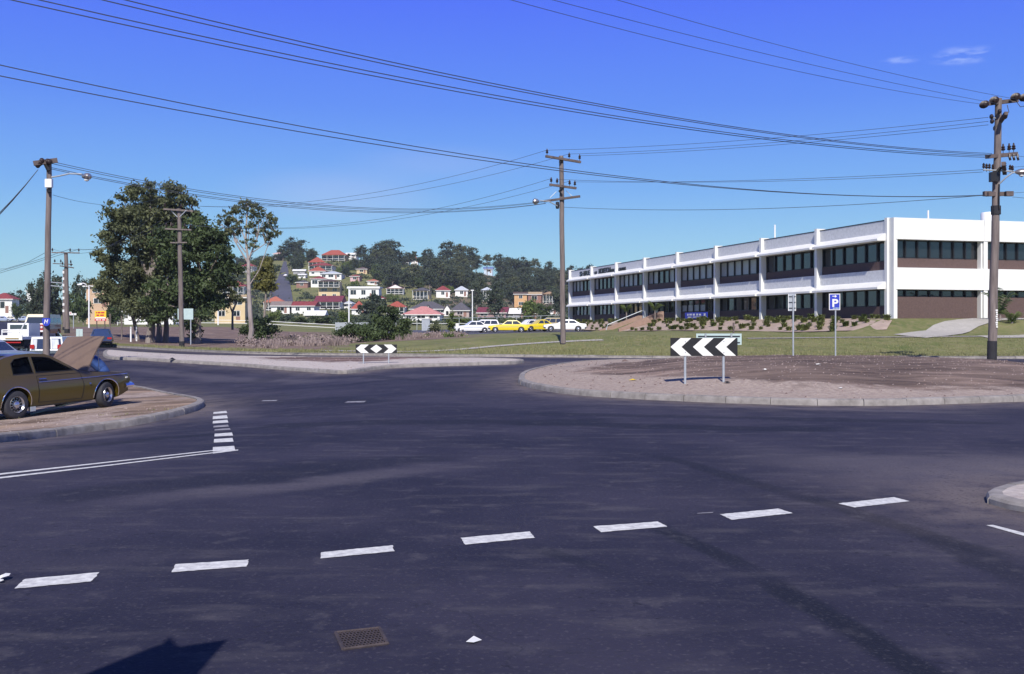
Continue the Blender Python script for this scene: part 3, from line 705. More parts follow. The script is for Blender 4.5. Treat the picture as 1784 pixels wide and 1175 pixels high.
o = mb.build('roof_vent', M['whitebox'], smooth=True); tag(o, 'round white vent drum on the office roof behind the tall right-hand pole', 'roof vent')

def text_obj(name, s, size, mt, parent, Mx, ext=.01, sx=1, align='CENTER', bold=0.):
    c = bpy.data.curves.new(name, 'FONT'); c.body = s; c.size = size; c.extrude = ext; c.align_x = align; c.offset = bold
    o = bpy.data.objects.new(name+'_c', c); col.objects.link(o)
    dg = bpy.context.evaluated_depsgraph_get(); me = bpy.data.meshes.new_from_object(o.evaluated_get(dg)); me.materials.clear(); me.materials.append(mt)
    bpy.data.objects.remove(o); me.transform(Mx @ Matrix.Diagonal((sx, 1, 1, 1))); n = bpy.data.objects.new(name, me); return link(n, parent)
def face_M(p, xdir, up=Vector((0, 0, 1))):
    xdir = Vector(xdir).normalized(); z = xdir.cross(up); m = Matrix((xdir, up, z)).transposed().to_4x4(); m.translation = p; return m
# lettering on the parapet of the long side; text runs from the far end towards the corner
Fd = Vector((-E1.x, -E1.y, 0))
def letters(s, body, size, sx):
    text_obj('lettering', body, size, M['frame_dark'], bld, face_M(L3(bp(s, .16, 6.42)), Fd), .04, sx, 'LEFT', .012)
letters(NB*BAY-4.0, 'SHIRE', .92, 1.75); letters(NB*BAY-BAY-.9, 'OF', .5, 1.5); letters(NB*BAY-BAY-2.5, 'MORETON', .92, .98); letters(NB*BAY-BAY-6.3, 'ADMIN', .5, 1.25); letters(NB*BAY-2*BAY-.6, 'CENTRE', .5, 1.3)

# ------------------------------------------------------------ entry stairs with brown wing walls, rail, banner
st = empty('entry_stair', tuple(bp(40.4, 3, 0)), 0, 'brown entry stair with sloping wing walls and pale handrail cut into the bank', 'stairs')
I2 = Matrix.Translation(-bp(40.4, 3, 0))
def sbox(mb, pts2, s0, s1):   # pts2: (q,z) profile
    m = len(pts2); vs = [I2 @ bp(s, q, z) for s in (s0, s1) for q, z in pts2]
    return mb.add(vs, [tuple(range(m)), tuple(range(m, 2*m))[::-1]]+[(i, m+i, m+(i+1) % m, (i+1) % m) for i in range(m)])
M['stairwall'] = mat('tan_render', (.30, .20, .16), .85, .12, 2, .2)
sbox(MB(), [(1.2, -.6), (1.2, 1.15), (1.6, 1.15), (6.4, -.75), (6.4, -1.6), (1.2, -1.6)], 37.5, 37.8).build('wing_wall', M['stairwall'], st)
sbox(MB(), [(1.2, -.6), (1.2, .75), (1.6, .75), (6.4, -.9), (6.4, -1.6), (1.2, -1.6)], 43.5, 43.8).build('wing_wall', M['stairwall'], st)
for k in range(8):
    q0 = 6.4-k*.62; z = -1.35+k*.17; sbox(MB(), [(q0, z-.5), (q0, z), (q0-.64, z), (q0-.64, z-.5)], 37.85, 43.45).build('step', M['concrete'], st)
mb = MB()
mb.tube([I2 @ bp(40.9, q, z) for q, z in ((6.6, -.9), (6.4, -.3), (2.4, 1.25), (2, 1.25), (1.9, .2))], .05, 6)
mb.build('handrail', M['steel'], st)
bn = empty('blue_banner', tuple(bp(29.1, 1.1, 0)), 0, 'long blue notice board with pale lettering standing against the dark brick plinth', 'notice board')
I3 = Matrix.Translation(-bp(29.1, 1.1, 0)); mb = MB()
vs = [I3 @ bp(s+15.5, q, z) for z in (.3, .95) for s, q in ((11.9, .98), (17.0, .98), (17.0, 1.04), (11.9, 1.04))]
mb.add(vs, [(0,1,2,3), (7,6,5,4), (0,4,5,1), (1,5,6,2), (2,6,7,3), (3,7,4,0)]); mb.build('board', M['sign_blue'], bn)
for s0, s1, z0, z1 in [(16.4, 16.1, .3, .5), (15.9, 15.3, .32, .5), (15.1, 14.6, .3, .5), (14.3, 13.9, .3, .5), (13.7, 13.2, .3, .48), (12.6, 12.2, .25, .5), (16.3, 15.4, .1, .2), (15.1, 13.4, .1, .2)]:
    mb = MB(); vs = [I3 @ bp(s+15.5, 1.055, z+.32) for s, z in ((s0, z0), (s1, z0), (s1, z1), (s0, z1))]; mb.add(vs, [(0, 1, 2, 3)]); mb.build('lettering_stroke', M['panel'], bn)
for s in (12.3, 16.6):
    mb = MB(); vs = [I3 @ bp(s+a+15.5, q, z) for z in (-.5, .6) for a, q in ((-.05, .9), (.05, .9), (.05, .97), (-.05, .97))]; mb.add(vs, [(0,1,2,3), (7,6,5,4), (0,4,5,1), (1,5,6,2), (2,6,7,3), (3,7,4,0)]); mb.build('leg', M['frame_dark'], bn)
# railing at the right of the bright side
rl = empty('ramp_railing', tuple(bq(11, 2, 0)), 0, 'pale tubular railing in front of the brick wall at the right edge', 'railing'); I4 = Matrix.Translation(-bq(11, 2, 0))
for z in (.95, .5):
    MB().tube([I4 @ bq(10.2, 2, z), I4 @ bq(15, 2, z)], .035, 6).build('rail', M['steel'], rl)
for s in (10.2, 12.6, 15): MB().tube([I4 @ bq(s, 2, -.3), I4 @ bq(s, 2, .97)], .035, 6).build('post', M['steel'], rl)

# ------------------------------------------------------------ planted bed on the bank
def bedz(x, y): return gz(x, y, .05)
bed = [bp(s, q, 0).xy for s, q in [(74, 1.4), (74, 6.3), (56, 6.3), (44.1, 6.3), (44.1, 1.4)]]
drape('garden_bed', ccw([Vector(p) for p in bed]), bedz, M['bed'], 1.)
bed2 = [bp(s, q, 0).xy for s, q in [(37.2, 1.4), (37.2, 6.3), (24, 6.3), (10, 6.3), (3, 6.2), (-1.5, 5.8), (-4.6, 3.5), (-2.6, 1.6), (0, 1.2)]]
drape('garden_bed', ccw([Vector(p) for p in bed2]), bedz, M['bed'], 1.)
def tuft_mesh(n, r, h, seed):
    rg = np.random.default_rng(seed); V = []; Q = []
    for i in range(n):
        a = rg.uniform(0, 6.28); l = r*rg.uniform(.4, 1); hh = h*rg.uniform(.5, 1.1); w = .035+.03*rg.random()
        bx, by = rg.normal(0, r*.18, 2); tx, ty = bx+math.cos(a)*l, by+math.sin(a)*l; sx, sy = -math.sin(a)*w, math.cos(a)*w
        k = len(V); V += [(bx-sx, by-sy, 0), (bx+sx, by+sy, 0), (lerp(bx, tx, .5)+sx, lerp(by, ty, .5)+sy, hh*.8), (lerp(bx, tx, .5)-sx, lerp(by, ty, .5)-sy, hh*.8), (tx+sx*.3, ty+sy*.3, hh), (tx-sx*.3, ty-sy*.3, hh)]
        Q += [(k, k+1, k+2, k+3), (k+3, k+2, k+4, k+5)]
    return V, Q
protos = []
for i in range(3):
    V, Q = tuft_mesh(70, .42, .5, i+1); o = mesh_np('bank_shrub', V, Q, M[['leaf_bank', 'leaf_bank', 'leaf_lime'][i]]); protos.append(o); col.objects.unlink(o)
def put_shrub(x, y, sc):
    o = protos[rnd.choice([0, 0, 1, 2])].copy(); link(o); o.location = (x, y, bedz(x, y)-.02); o.rotation_euler = (0, 0, rnd.uniform(0, 6)); o.scale = (sc*1.2, sc*1.2, sc)
    tag(o, 'small green ground-cover shrub planted in the bark bed below the long facade', 'shrub', 'shrubs planted in rows on the bank')
nsh = 0
for row, q in enumerate((1.9, 3.0, 4.2, 5.5)):
    s = -2.5+row*.35
    while s < 72:
        if not 37 < s < 44.2 and rnd.random() < (.93 if row < 1 else .7):
            p = bp(s+rnd.uniform(-.3, .3), q+rnd.uniform(-.25, .25), 0); put_shrub(p.x, p.y, rnd.uniform(.5, .95) if row else rnd.uniform(.6, .95)); nsh += 1
        s += rnd.uniform(.75, 1.2)*(1+s/120)
def frond_plant(name, x, y, z, h, spread, label, mt='leaf_lime', nf=11, trunk=.0):
    e = empty(name, (x, y, z), 0, label, 'palm'); mb = MB()
    if trunk: MB().tube([(0, 0, -.1), (.03, 0, trunk*.6), (0, .02, trunk)], [.09, .07, .06], 7).build('trunk', M['bark'], e)
    for i in range(nf):
        a = i*2.4+rnd.uniform(-.2, .2); l = spread*rnd.uniform(.8, 1.15); up = rnd.uniform(.5, 1.1)*h
        P = [Vector((math.cos(a)*l*t, math.sin(a)*l*t, trunk+up*math.sin(t*2.0)*.9)) for t in (0, .2, .4, .6, .8, 1)]
        sd = Vector((-math.sin(a), math.cos(a), 0))
        for p0, p1 in zip(P, P[1:]):
            for k in range(3):
                q = p0.lerp(p1, k/3)
                for sg in (-1, 1):
                    tip = q+sd*sg*.32*spread+Vector((math.cos(a)*.15, math.sin(a)*.15, -.12)); mb.add([q, q+(p1-p0)*.25, tip], [(0, 1, 2)])
    mb.build('fronds', M[mt], e); return e
p = bp(36.7, 2.6, 0); frond_plant('palm', p.x, p.y, T(p.x, p.y), 1.0, .9, 'young palm with slim trunk just right of the stair, in front of dark glass', trunk=1.5)
p = bp(44.9, 2.6, 0); frond_plant('palm', p.x, p.y, T(p.x, p.y), .8, .75, 'smaller palm left of the stair handrail beside a white column', trunk=1.5)
p = hit(1742, 558, Tg); frond_plant('palm', p.x, p.y, p.z, 1.9, 1.15, 'feathery palm in the lawn right behind the tall right-hand pole', 'leaf_dark', 9, .5)
p = hit(1763, 562, Tg); frond_plant('palm', p.x, p.y, p.z, .9, .75, 'squat bushy palm on the lawn near the right edge under the railing', 'leaf_lime', 13, .1)

# ------------------------------------------------------------ power poles
def insul(mb_par, p, h=.28, r=.09, tilt=None):
    mb = MB(); Mx = Matrix.Translation(p)
    if tilt: Mx = Mx @ tilt
    mb.lathe([(.015, -.14), (.015, 0), (r*.6, 0), (r, .06), (r*.55, .1), (r*.9, .15), (r*.45, .2), (r*.3, h), (.001, h+.01)], 10, Mx); return mb.build('insulator', M['ceramic'], mb_par, smooth=True)
def pole(bx, by, bd, top, r0, r1, label, cat='power pole', base=None, zbase=None, topx=None, tar=True, name='power_pole', taper_top=None):
    """bx,by: photo column and row of the foot; bd depth; top row -> height"""
    x = W(bx, bd); z0 = zbase if zbase is not None else Zp(by, bd); h = Zp(top, bd)-z0; lean = (W(topx, bd)-x) if topx else 0
    e = empty(name, (x, bd, z0), 0, label, cat)
    n = 9; pts_ = [(lean*i/n+.012*math.sin(i*1.9), .01*math.cos(i*2.3), -.3 if i == 0 else h*i/n) for i in range(n+1)]
    MB().tube(pts_, [lerp(r0, r1, i/n) for i in range(n+1)], 14).build('shaft', M['pole'], e, smooth=True)
    if tar: MB().tube([(0, 0, -.2), (lean*.05, 0, h*.055)], [r0+.012, r0+.008], 14).build('tarred_base', M['pole_base'], e, smooth=True)
    e['_h'] = h; return e, x, z0, h, lean
def arm(e, bd, x0, z0, pxa, ya, pxb, yb, dy=0., th=.06, ins=(), mt='arm', yoff=0, ih=.28, ir=.09):
    a = Vector((W(pxa, bd)-x0, yoff-dy, Zp(ya, bd)-z0)); b = Vector((W(pxb, bd)-x0, yoff+dy, Zp(yb, bd)-z0)); d = (b-a)
    mb = MB(); u = d.normalized(); v = Vector((0, 0, 1)).cross(u).normalized(); w = u.cross(v); m = Matrix((u, v, w)).transposed().to_4x4(); m.translation = a
    mb.box(0, d.length, -th, th, -th, th, m); o = mb.build('crossarm', M[mt], e)
    out = []
    for t in ins:
        p = a.lerp(b, t)+Vector((0, 0, th+.12)); insul(e, p, ih, ir); out.append(p+Vector((x0, bd, z0+.2)))
    return out
def street_lamp(e, pts, head, r=.035, hl=.62, hr=.2, sgn=1):
    MB().tube(pts, r, 8).build('lamp_arm', M['steel'], e, smooth=True)
    mb = MB(); prof = [(.02, -.5), (.09, -.42), (.16, -.2), (.2, 0), (.19, .25), (.12, .42), (.01, .5)]
    Mx = Matrix.Translation(head) @ Matrix.Rotation(R(90)*sgn, 4, 'Y') @ Matrix.Diagonal((hr/.2*.75, hr/.2, hl, 1))
    mb.lathe(prof, 12, Mx); o = mb.build('lamp_head', M['alu'], e, smooth=True)
    mb = MB(); mb.lathe([(.01, 0), (.11, -.02), (.1, -.12), (.01, -.16)][::-1], 10, Matrix.Translation(Vector(head)+Vector((0, 0, -.06)))); mb.build('lamp_bowl', M['clight'], e, smooth=True)
A = {}
# right pole
D4 = 45.; e, x0, z0, h, ln = pole(1728, 617, D4, 172, .195, .14, 'tall weathered power pole with strain insulators and lamp at the right, before the office', topx=1740, zbase=Zp(619, D4)); P4 = (x0, z0)
def lc(px, py, dy=0): return Vector((W(px, D4)-x0, dy, Zp(py, D4)-z0))
arm(e, D4, x0, z0, 1706, 185, 1779, 172, .35, .085)
for px, py in ((1709, 185), (1726, 178), (1763, 172), (1778, 173)):
    mb = MB()
    for k, rr in enumerate((.14, .17, .17, .14)):
        mb.lathe([(.02, -.05), (rr*.7, -.04), (rr, .0), (rr*.6, .03), (.02, .05)], 12, Matrix.Translation(lc(px, py, -.12-.13*k)) @ Matrix.Rotation(R(90), 4, 'X'))
    mb.build('strain_insulator', M['ceramic'], e, smooth=True)
A['p4top'] = [lc(1709, 185, -.6)+Vector((x0, D4, z0)), lc(1726, 178, -.6)+Vector((x0, D4, z0)), lc(1763, 172, -.6)+Vector((x0, D4, z0))]
arm(e, D4, x0, z0, 1736, 205, 1750, 218, .9, .075)
for px, py in ((1722, 206), (1723, 214), (1736, 197), (1746, 206)):
    mb = MB(); mb.lathe([(.02, -.08), (.09, -.06), (.12, 0), (.08, .05), (.02, .09)], 10, Matrix.Translation(lc(px, py, -.3)) @ Matrix.Rotation(R(90), 4, 'Y')); mb.build('insulator', M['ceramic'], e, smooth=True)
MB().tube([lc(1724, 207, -.2), lc(1738, 207, 0)], .03, 6).build('bracket', M['steel'], e)
arm(e, D4, x0, z0, 1714, 275, 1776, 267, .25, .085, (.55, .75, .9), ih=.3, ir=.1)
for px in (1757, 1764, 1771): MB().tube([lc(px, 270, -.1), lc(px-1, 276, -.15), lc(px+1, 280, -.12)], .05, 6).build('insulator', M['ceramic'], e, smooth=True)
arm(e, D4, x0, z0, 1731, 291, 1760, 299, .7, .085, (), yoff=-.2)
for px, py in ((1711, 294), (1716, 295), (1721, 295), (1727, 296), (1748, 292), (1757, 297), (1761, 298)):
    insul(e, lc(px, py, -.15), .22, .07)
MB().tube([lc(1710, 297, -.15), lc(1763, 300, -.15)], .035, 6).build('bracket', M['steel'], e)
mb = MB(); mb.box(-.22, .12, -.45, -.22, 0, .42, Matrix.Translation(lc(1727, 319))); mb.build('switch_box', M['frame_dark'], e)
MB().tube([lc(1735, 306, -.25), lc(1727, 314, -.3), lc(1731, 302, -.3), lc(1739, 294, -.25)], .07, 6).build('cable_bundle', M['black'], e, smooth=True)
arm(e, D4, x0, z0, 1716, 340, 1758, 337, .2, .09)
for px in (1718, 1756): MB().box(-.16, .16, -.1, .1, -.09, .12, Matrix.Translation(lc(px, 339, -.1))).build('cable_clamp', M['arm'], e)
street_lamp(e, [lc(1737, 322, -.2), lc(1745, 312, -.4), lc(1753, 305, -.5), lc(1764, 302, -.5)], lc(1770, 303, -.5), sgn=1)
MB().tube([lc(1737, 324, -.22), lc(1736, 345, -.24), lc(1736, 365, -.25)], .03, 6).build('conduit', M['black'], e)
MB().tube([lc(1735, 374, 0), lc(1735, 359, 0)], .21, 12).build('dark_band', M['pole_base'], e)
MB().tube([lc(1751, 185, -.2), lc(1752, 198, -.3), lc(1744, 205, -.25)], .018, 5).build('jumper_wire', M['wire'], e)
MB().tube([lc(1763, 177, -.3), lc(1770, 190, -.4), lc(1782, 187, -.3)], .018, 5).build('jumper_wire', M['wire'], e)
for k in range(9):
    py = 541+k*3.6; MB().box(-.05+.012*(k % 3), .05-.01*(k % 2), -.215, -.205, -.035, .035, Matrix.Translation(lc(1732.5, py, 0))).build('number_mark', M['sign_white'], e)
# centre pole
D3 = 62.; e, x0, z0, h, ln = pole(981, 617, D3, 272, .17, .135, 'straight timber power pole with three crossarms and a lamp, beside the parked cars', topx=978, zbase=Zp(617.5, D3)); P3 = (x0, z0)
def lc3(px, py, dy=0): return Vector((W(px, D3)-x0, dy, Zp(py, D3)-z0))
A['p3top'] = arm(e, D3, x0, z0, 950, 275.5, 1012, 282, .4, .07, (.04, .67, .97), yoff=-.22)
A['p3mid'] = arm(e, D3, x0, z0, 957, 324, 1004, 328, .3, .065, (.06, .28, .75, .95), yoff=-.2)
A['p3low'] = arm(e, D3, x0, z0, 948, 350, 1009, 345, -.5, .065, (), yoff=-.2)
MB().tube([lc3(969, 335, -.2), lc3(958, 346, -.25)], .02, 5).build('brace', M['steel'], e); MB().tube([lc3(986, 333, -.2), lc3(996, 343, -.25)], .02, 5).build('brace', M['steel'], e)
MB().tube([lc3(978, 279, -.24), lc3(975, 285, -.2)], .08, 6).build('bracket', M['black'], e); MB().tube([lc3(979, 328, -.25), lc3(974, 334, -.22), lc3(979, 341, -.2)], .06, 6).build('bracket', M['black'], e)
mb = MB(); mb.lathe([(.01, 0), (.1, .02), (.12, .2), (.1, .42), (.01, .45)], 10, Matrix.Translation(lc3(971, 365, -.2))); mb.build('cable_pot', M['frame_dark'], e, smooth=True)
street_lamp(e, [lc3(974, 362, -.2), lc3(966, 358, -.4), lc3(956, 353.5, -.6), lc3(940, 352.5, -.8)], lc3(933, 354, -.8), hr=.24, hl=.42, sgn=-1)
# left pole with lamp
D1 = 44.; e, x0, z0, h, ln = pole(80, 640, D1, 281, .15, .105, 'leaning timber pole with a street lamp and white box, behind the brown coupe', topx=86, tar=False, zbase=T(W(80, D1), D1)); P1 = (x0, z0)
def lc1(px, py, dy=0): return Vector((W(px, D1)-x0, dy, Zp(py, D1)-z0))
mb = MB(); mb.box(-.55, .42, -.24, -.1, -.1, .1, Matrix.Translation(lc1(82, 283)) @ Matrix.Rotation(R(25), 4, 'Z') @ Matrix.Rotation(R(-12), 4, 'Y')); mb.build('crossarm', M['arm'], e)
for px, py in ((70, 290), (73, 287), (78, 282), (76, 285), (88, 283), (91, 284)):
    mb = MB(); mb.lathe([(.02, -.1), (.11, -.06), (.13, 0), (.1, .07), (.02, .12)], 10, Matrix.Translation(lc1(px, py, -.25)) @ Matrix.Rotation(R(70), 4, 'Y')); mb.build('insulator', M['ceramic'], e, smooth=True)
MB().tube([lc1(82, 287, -.15), lc1(88, 299, -.16)], .09, 6).build('cable_bundle', M['black'], e)
street_lamp(e, [lc1(90, 309, 0), lc1(105, 307.5, -.1), lc1(125, 304, -.2), lc1(148, 305.5, -.3)], lc1(156, 309.5, -.3), hr=.2, hl=.42, sgn=1)
mb = MB(); mb.box(-.16, .13, -.36, -.19, -.16, .2, Matrix.Translation(lc1(91, 322))); mb.build('white_box', M['whitebox'], e)
MB().tube([lc1(88, 331, -.2), lc1(90, 337, -.2)], .09, 6).build('bracket', M['black'], e)
# round-cornered blue route plate on that pole
rp_ = empty('route_plate', tuple(lc1(86, 561, -.3)+Vector((x0, D1, z0))), 0, 'small blue shield plate with a white mark fixed to the leaning pole', 'sign')
poly = [(-.18, .12), (-.12, .16), (.12, .16), (.18, .12), (.17, -.06), (.1, -.15), (0, -.19), (-.1, -.15), (-.17, -.06)]
MB().prism(poly, lambda u, v, s: Vector((u, .02*s, v))).build('plate', M['sign_blue'], rp_)
for a in ([(-.09, -.07), (-.06, -.08), (-.02, .1), (-.06, .1)], [(.02, -.07), (.05, -.07), (.09, .1), (.05, .1)], [(-.04, .03), (.04, -.03), (.05, .0), (-.03, .07)]): MB().prism(a, lambda u, v, s: Vector((u, -.006+.004*s, v))).build('mark', M['sign_white'], rp_)
# pole among the trees
D2 = 76.; e, x0, z0, h, ln = pole(317, 604, D2, 364, .19, .145, 'straight pale timber pole with braced top crossarm standing among the big gum trees', topx=312, zbase=T(W(317, D2), D2)); P2 = (x0, z0)
def lc2(px, py, dy=0): return Vector((W(px, D2)-x0, dy, Zp(py, D2)-z0))
A['p2top'] = arm(e, D2, x0, z0, 289, 366, 336, 368, .3, .06, (.05, .6, .95), mt='pole', yoff=-.25)
A['p2mid'] = arm(e, D2, x0, z0, 291, 400, 334, 401, .2, .05, (.05, .25, .75, .95), mt='pole', yoff=-.25)
arm(e, D2, x0, z0, 300, 424, 326, 423, .2, .045, mt='pole', yoff=-.25)
MB().tube([lc2(299, 367, -.25), lc2(311, 379, -.25)], .035, 5).build('brace', M['steel'], e); MB().tube([lc2(327, 367, -.25), lc2(315, 379, -.25)], .035, 5).build('brace', M['steel'], e)
# far poles at the left
D5 = 98.; e, x0, z0, h, ln = pole(117, 597, D5, 441, .24, .17, 'distant power pole with wide top crossarm, left of the gum trees on a grass strip', topx=115, zbase=T(W(117, D5), D5)+.1); P5 = (x0, z0)
A['p5'] = arm(e, D5, x0, z0, 94, 441, 138, 441, .3, .05, (.03, .66, .97), mt='pole', yoff=-.2)
arm(e, D5, x0, z0, 96, 460, 126, 461, .3, .04, (.1, .4, .9), yoff=-.2); arm(e, D5, x0, z0, 108, 464, 128, 467, .3, .05, (.2, .8), yoff=-.2)
for (px0, px1, py) in ((89, 112, 492), (87, 110, 498)):
    MB().tube([Vector((W(px1, D5)-x0, -.2, Zp(py+2, D5)-z0)), Vector((W(px0, D5)-x0, -.3, Zp(py, D5)-z0))], .05, 5).build('lamp_arm', M['steel'], e)
D6 = 118.; e, x0, z0, h, ln = pole(112, 575, D6, 470, .2, .15, 'farthest timber pole with pale bands just behind the distant wide-armed pole', zbase=T(W(112, D6), D6)+.1)
for k in range(7): MB().tube([(0, 0, h*.3+k*.75), (0, 0, h*.3+k*.75+.3)], .215, 8).build('pale_band', M['sign_white'], e)
# pole just outside the left edge: it carries the heavy wires and throws its shadow over the coupe and the island
x7, d7 = -13.2, 20.; z7 = leftz(x7, d7); e = empty('power_pole', (x7, d7, z7), 0, 'timber lamp pole beyond the left edge', 'power pole')
MB().tube([(0, 0, -.2), (0, 0, 5), (0, 0, 10.2)], [.2, .17, .14], 12).build('shaft', M['pole'], e, smooth=True)
MB().box(-1.2, 1.2, -.06, .06, 9.55, 9.67).build('crossarm', M['arm'], e); MB().box(-.75, .75, -.06, .06, 8.0, 8.1).build('crossarm', M['arm'], e)
for k in (-1.1, -.5, .5, 1.1): insul(e, Vector((k, 0, 9.8)), .3, .09)
street_lamp(e, [(0, 0, 6.9), (.7, .05, 7.25), (1.3, .05, 7.3)], (1.6, .05, 7.25), hr=.26, hl=.6, sgn=1)
# slim white lamp posts
for i, (px, py, top, dd, ln_, lab) in enumerate([(155, 566, 497, 135, -1.2, 'slim white lamp post left of the yellow sign'), (608, 571, 503, 150, 0, 'slim white post in front of the flats at the foot of the hill'), (823, 563, 507, 190, 0, 'slim white post behind the car park'),
        (380, 562, 520, 170, 0, 'thin white post in front of the cream flats left of the slender gum')]):
    z = T(W(px, dd), dd); hh = Zp(top, dd)-z; o = MB(); e = empty('lamp_post', (W(px, dd), dd, z), 0, lab, 'lamp post')
    MB().tube([(0, 0, -.2), (0, 0, hh)], [.12 if dd > 140 else .11, .085], 8).build('post', M['whitebox'], e)
    if ln_: MB().tube([(0, 0, hh-.1), (ln_*.6, 0, hh+.25), (ln_, 0, hh+.2)], .06, 6).build('lamp_arm', M['whitebox'], e)
    MB().box(-.3+min(0, ln_), .3+min(0, ln_), -.15, .15, hh, hh+.18).build('lamp_head', M['whitebox'], e)

# ------------------------------------------------------------ wires (sagging curves between fixed ends)
def wire(a, b, px, label, grp, r=.014, n=26, sag=None):
    """a, b: world xy ends; px: photo points fixing the sag; fits z as a quadratic of the way along"""
    a = Vector(a); b = Vector(b); ts, zs = [], []
    for (p, q) in px:
        u = (p-CX)/F; d = b.xy-a.xy; den = d.x-u*d.y; t = (u*a.y-a.x)/den; y = a.y+d.y*t
        ts.append(t); zs.append(Zp(q, y))
    if len(a) == 3: ts.append(0); zs.append(a.z)
    if len(b) == 3: ts.append(1); zs.append(b.z)
    c = np.polyfit(ts, zs, 2)
    pts_ = [(lerp(a.x, b.x, i/n), lerp(a.y, b.y, i/n), float(np.polyval(c, i/n))) for i in range(n+1)]
    m = Vector(pts_[n//2]); o = MB().tube([Vector(p)-m for p in pts_], r, 4, False).build('power_line', M['wire']); o.location = m
    tag(o, label, 'overhead wire', grp); return o
g1 = 'heavy wires sweeping down from the upper left'; l1 = 'dark heavy wire sweeping from the top left corner to the right-hand pole'
cr = [((12, 0), (454, 93), (884, 173), (1355, 248)), ((60, 0), (454, 84), (884, 169), (1355, 244)), ((165, 0), (454, 61), (884, 155), (1355, 236)), ((208, 0), (454, 54), (884, 151), (1355, 233))]
for i, pxs in enumerate(cr): wire((-13.4+i*.35, 20), Vector((W(1718+i*1.5, D4), D4-.3)), pxs+((1716, 274-2.3*i),), ['lowest', 'third from the top', 'second from the top', 'uppermost'][i]+' of four heavy wires sweeping from the top left corner', g1, .0135)
g2 = 'pair of lower cables across the sky'
for i, pxs in enumerate([((0, 137), (354, 195), (884, 286), (1100, 313), (1400, 339), (1700, 341)), ((0, 121), (354, 178), (884, 282), (1100, 311), (1400, 338), (1700, 340))]):
    wire((-13.2, 20), (W(1717, D4), D4-.1), pxs, ['lower', 'upper'][i]+' cable of the pair crossing from the left edge to the right pole', g2, .0125)
g3 = 'fine wires from the top edge to the tall pole'
for i, pxs in enumerate([((895, 0), (1200, 84), (1500, 145), (1700, 181)), ((965, 0), (1300, 88), (1500, 131), (1709, 176)), ((1075, 0), (1300, 64), (1500, 115), (1716, 163))]):
    wire((-14, 14), A['p4top'][i].xy, pxs, ['leftmost', 'middle', 'rightmost'][i]+' of three fine wires from the top edge to the right pole', g3, .008)
g4 = 'wires between the centre pole and the tall pole'; l4 = 'thin wire strung between the centre pole and the tall right-hand pole'
for a, b, pxs, l4 in [(A['p3top'][0], (W(1722, D4), D4), ((1250, 250), (1389, 235), (1716, 206)), 'topmost of five thin wires from the centre pole to the right pole'), (A['p3top'][1], (W(1722, D4), D4), ((1250, 258), (1389, 243), (1716, 213)), 'second of five thin wires from the centre pole to the right pole'), (A['p3top'][2], (W(1722, D4), D4), ((1250, 262), (1389, 248), (1716, 219)), 'third of five thin wires from the centre pole to the right pole'),
                  (A['p3mid'][1], (W(1712, D4), D4), ((1389, 315), (1712, 300)), 'lowest of five thin wires from the centre pole to the right pole'), (A['p3mid'][3], (W(1712, D4), D4), ((1389, 312), (1712, 296)), 'fourth of five thin wires from the centre pole to the right pole')]:
    wire(a, b, pxs, l4, g4, .011)
wire((W(982, D3), D3-.25, Zp(362, D3)), (W(1716, D4), D4), ((1240, 366.5), (1500, 355), (1716, 341)), 'single dark service cable sagging low between the centre pole and the tall pole', None, .014)
g5 = 'wires between the leaning left pole and the centre pole'
for i, pxs in enumerate([((95, 283), (310, 326), (620, 361), (760, 365), (930, 353)), ((95, 286), (310, 330), (620, 363), (760, 366.5), (930, 354.5)), ((95, 293), (310, 336), (450, 353), (620, 366), (760, 370), (930, 357)), ((95, 295), (310, 339), (450, 356), (620, 368), (760, 371), (930, 358))]):
    wire((W(90, D1), D1), (W(950, D3), D3-.6), pxs, ['uppermost', 'second', 'third', 'lowest'][i]+' of four cables sagging from the leaning lamp pole to the centre pole', g5, .014)
g6 = 'wires between the centre pole and the pole among the trees'
for a, b, pxs, l6 in [(A['p3top'][0], A['p2top'][2], ((700, 327),), 'uppermost of four thin wires from the centre pole towards the gum trees'), (A['p3top'][1], A['p2top'][1], ((700, 337),), 'second of four thin wires from the centre pole towards the gum trees'), (A['p3mid'][0], A['p2mid'][3], ((640, 385),), 'third of four thin wires from the centre pole towards the gum trees'), (A['p3mid'][2], A['p2mid'][2], ((640, 389),), 'lowest of four thin wires from the centre pole towards the gum trees')]:
    wire(a, b, pxs, l6, g6, .012)
wire((W(92, D1), D1), (W(318, D2), D2-.3), ((92, 340), (200, 358)), 'single thin service wire from the leaning lamp pole towards the gum trees', None, .010)
g7 = 'bundle of service wires leaving the left edge'
for i in range(3): wire((W(72, D1), D1-.3), (-30-i*.2, 34), ((70, 291), (35, 333+i), (0, 370+i*2)), 'blue-grey service wire dropping from the leaning pole to the left edge', g7, .012)
g8 = 'wires at the far left poles'
for i in range(3): wire(A['p5'][i], (-150-i, 190), ((60, 452+3*i), (0, 470+3*i)), 'faint wire from the distant wide-armed pole to the left edge', g8, .02)
for i in range(3): wire(A['p2top'][i], A['p5'][i], ((200, 424+2*i),), 'faint wire behind the gum trees to the distant wide-armed pole', g8, .014)
g9 = 'wires leaving the right edge'
for i, (q0, q1) in enumerate([(292, 289), (299, 300), (337, 334), (343, 347), (270, 276), (174, 170)]):
    wire((W(1760, D4), D4-.2), (W(2300, 50), 50), ((1760, q0), (1784, lerp(q0, q1, .6)), (1900, q1+2)), 'thin wire leaving the tall pole over the right edge', g9, .01)

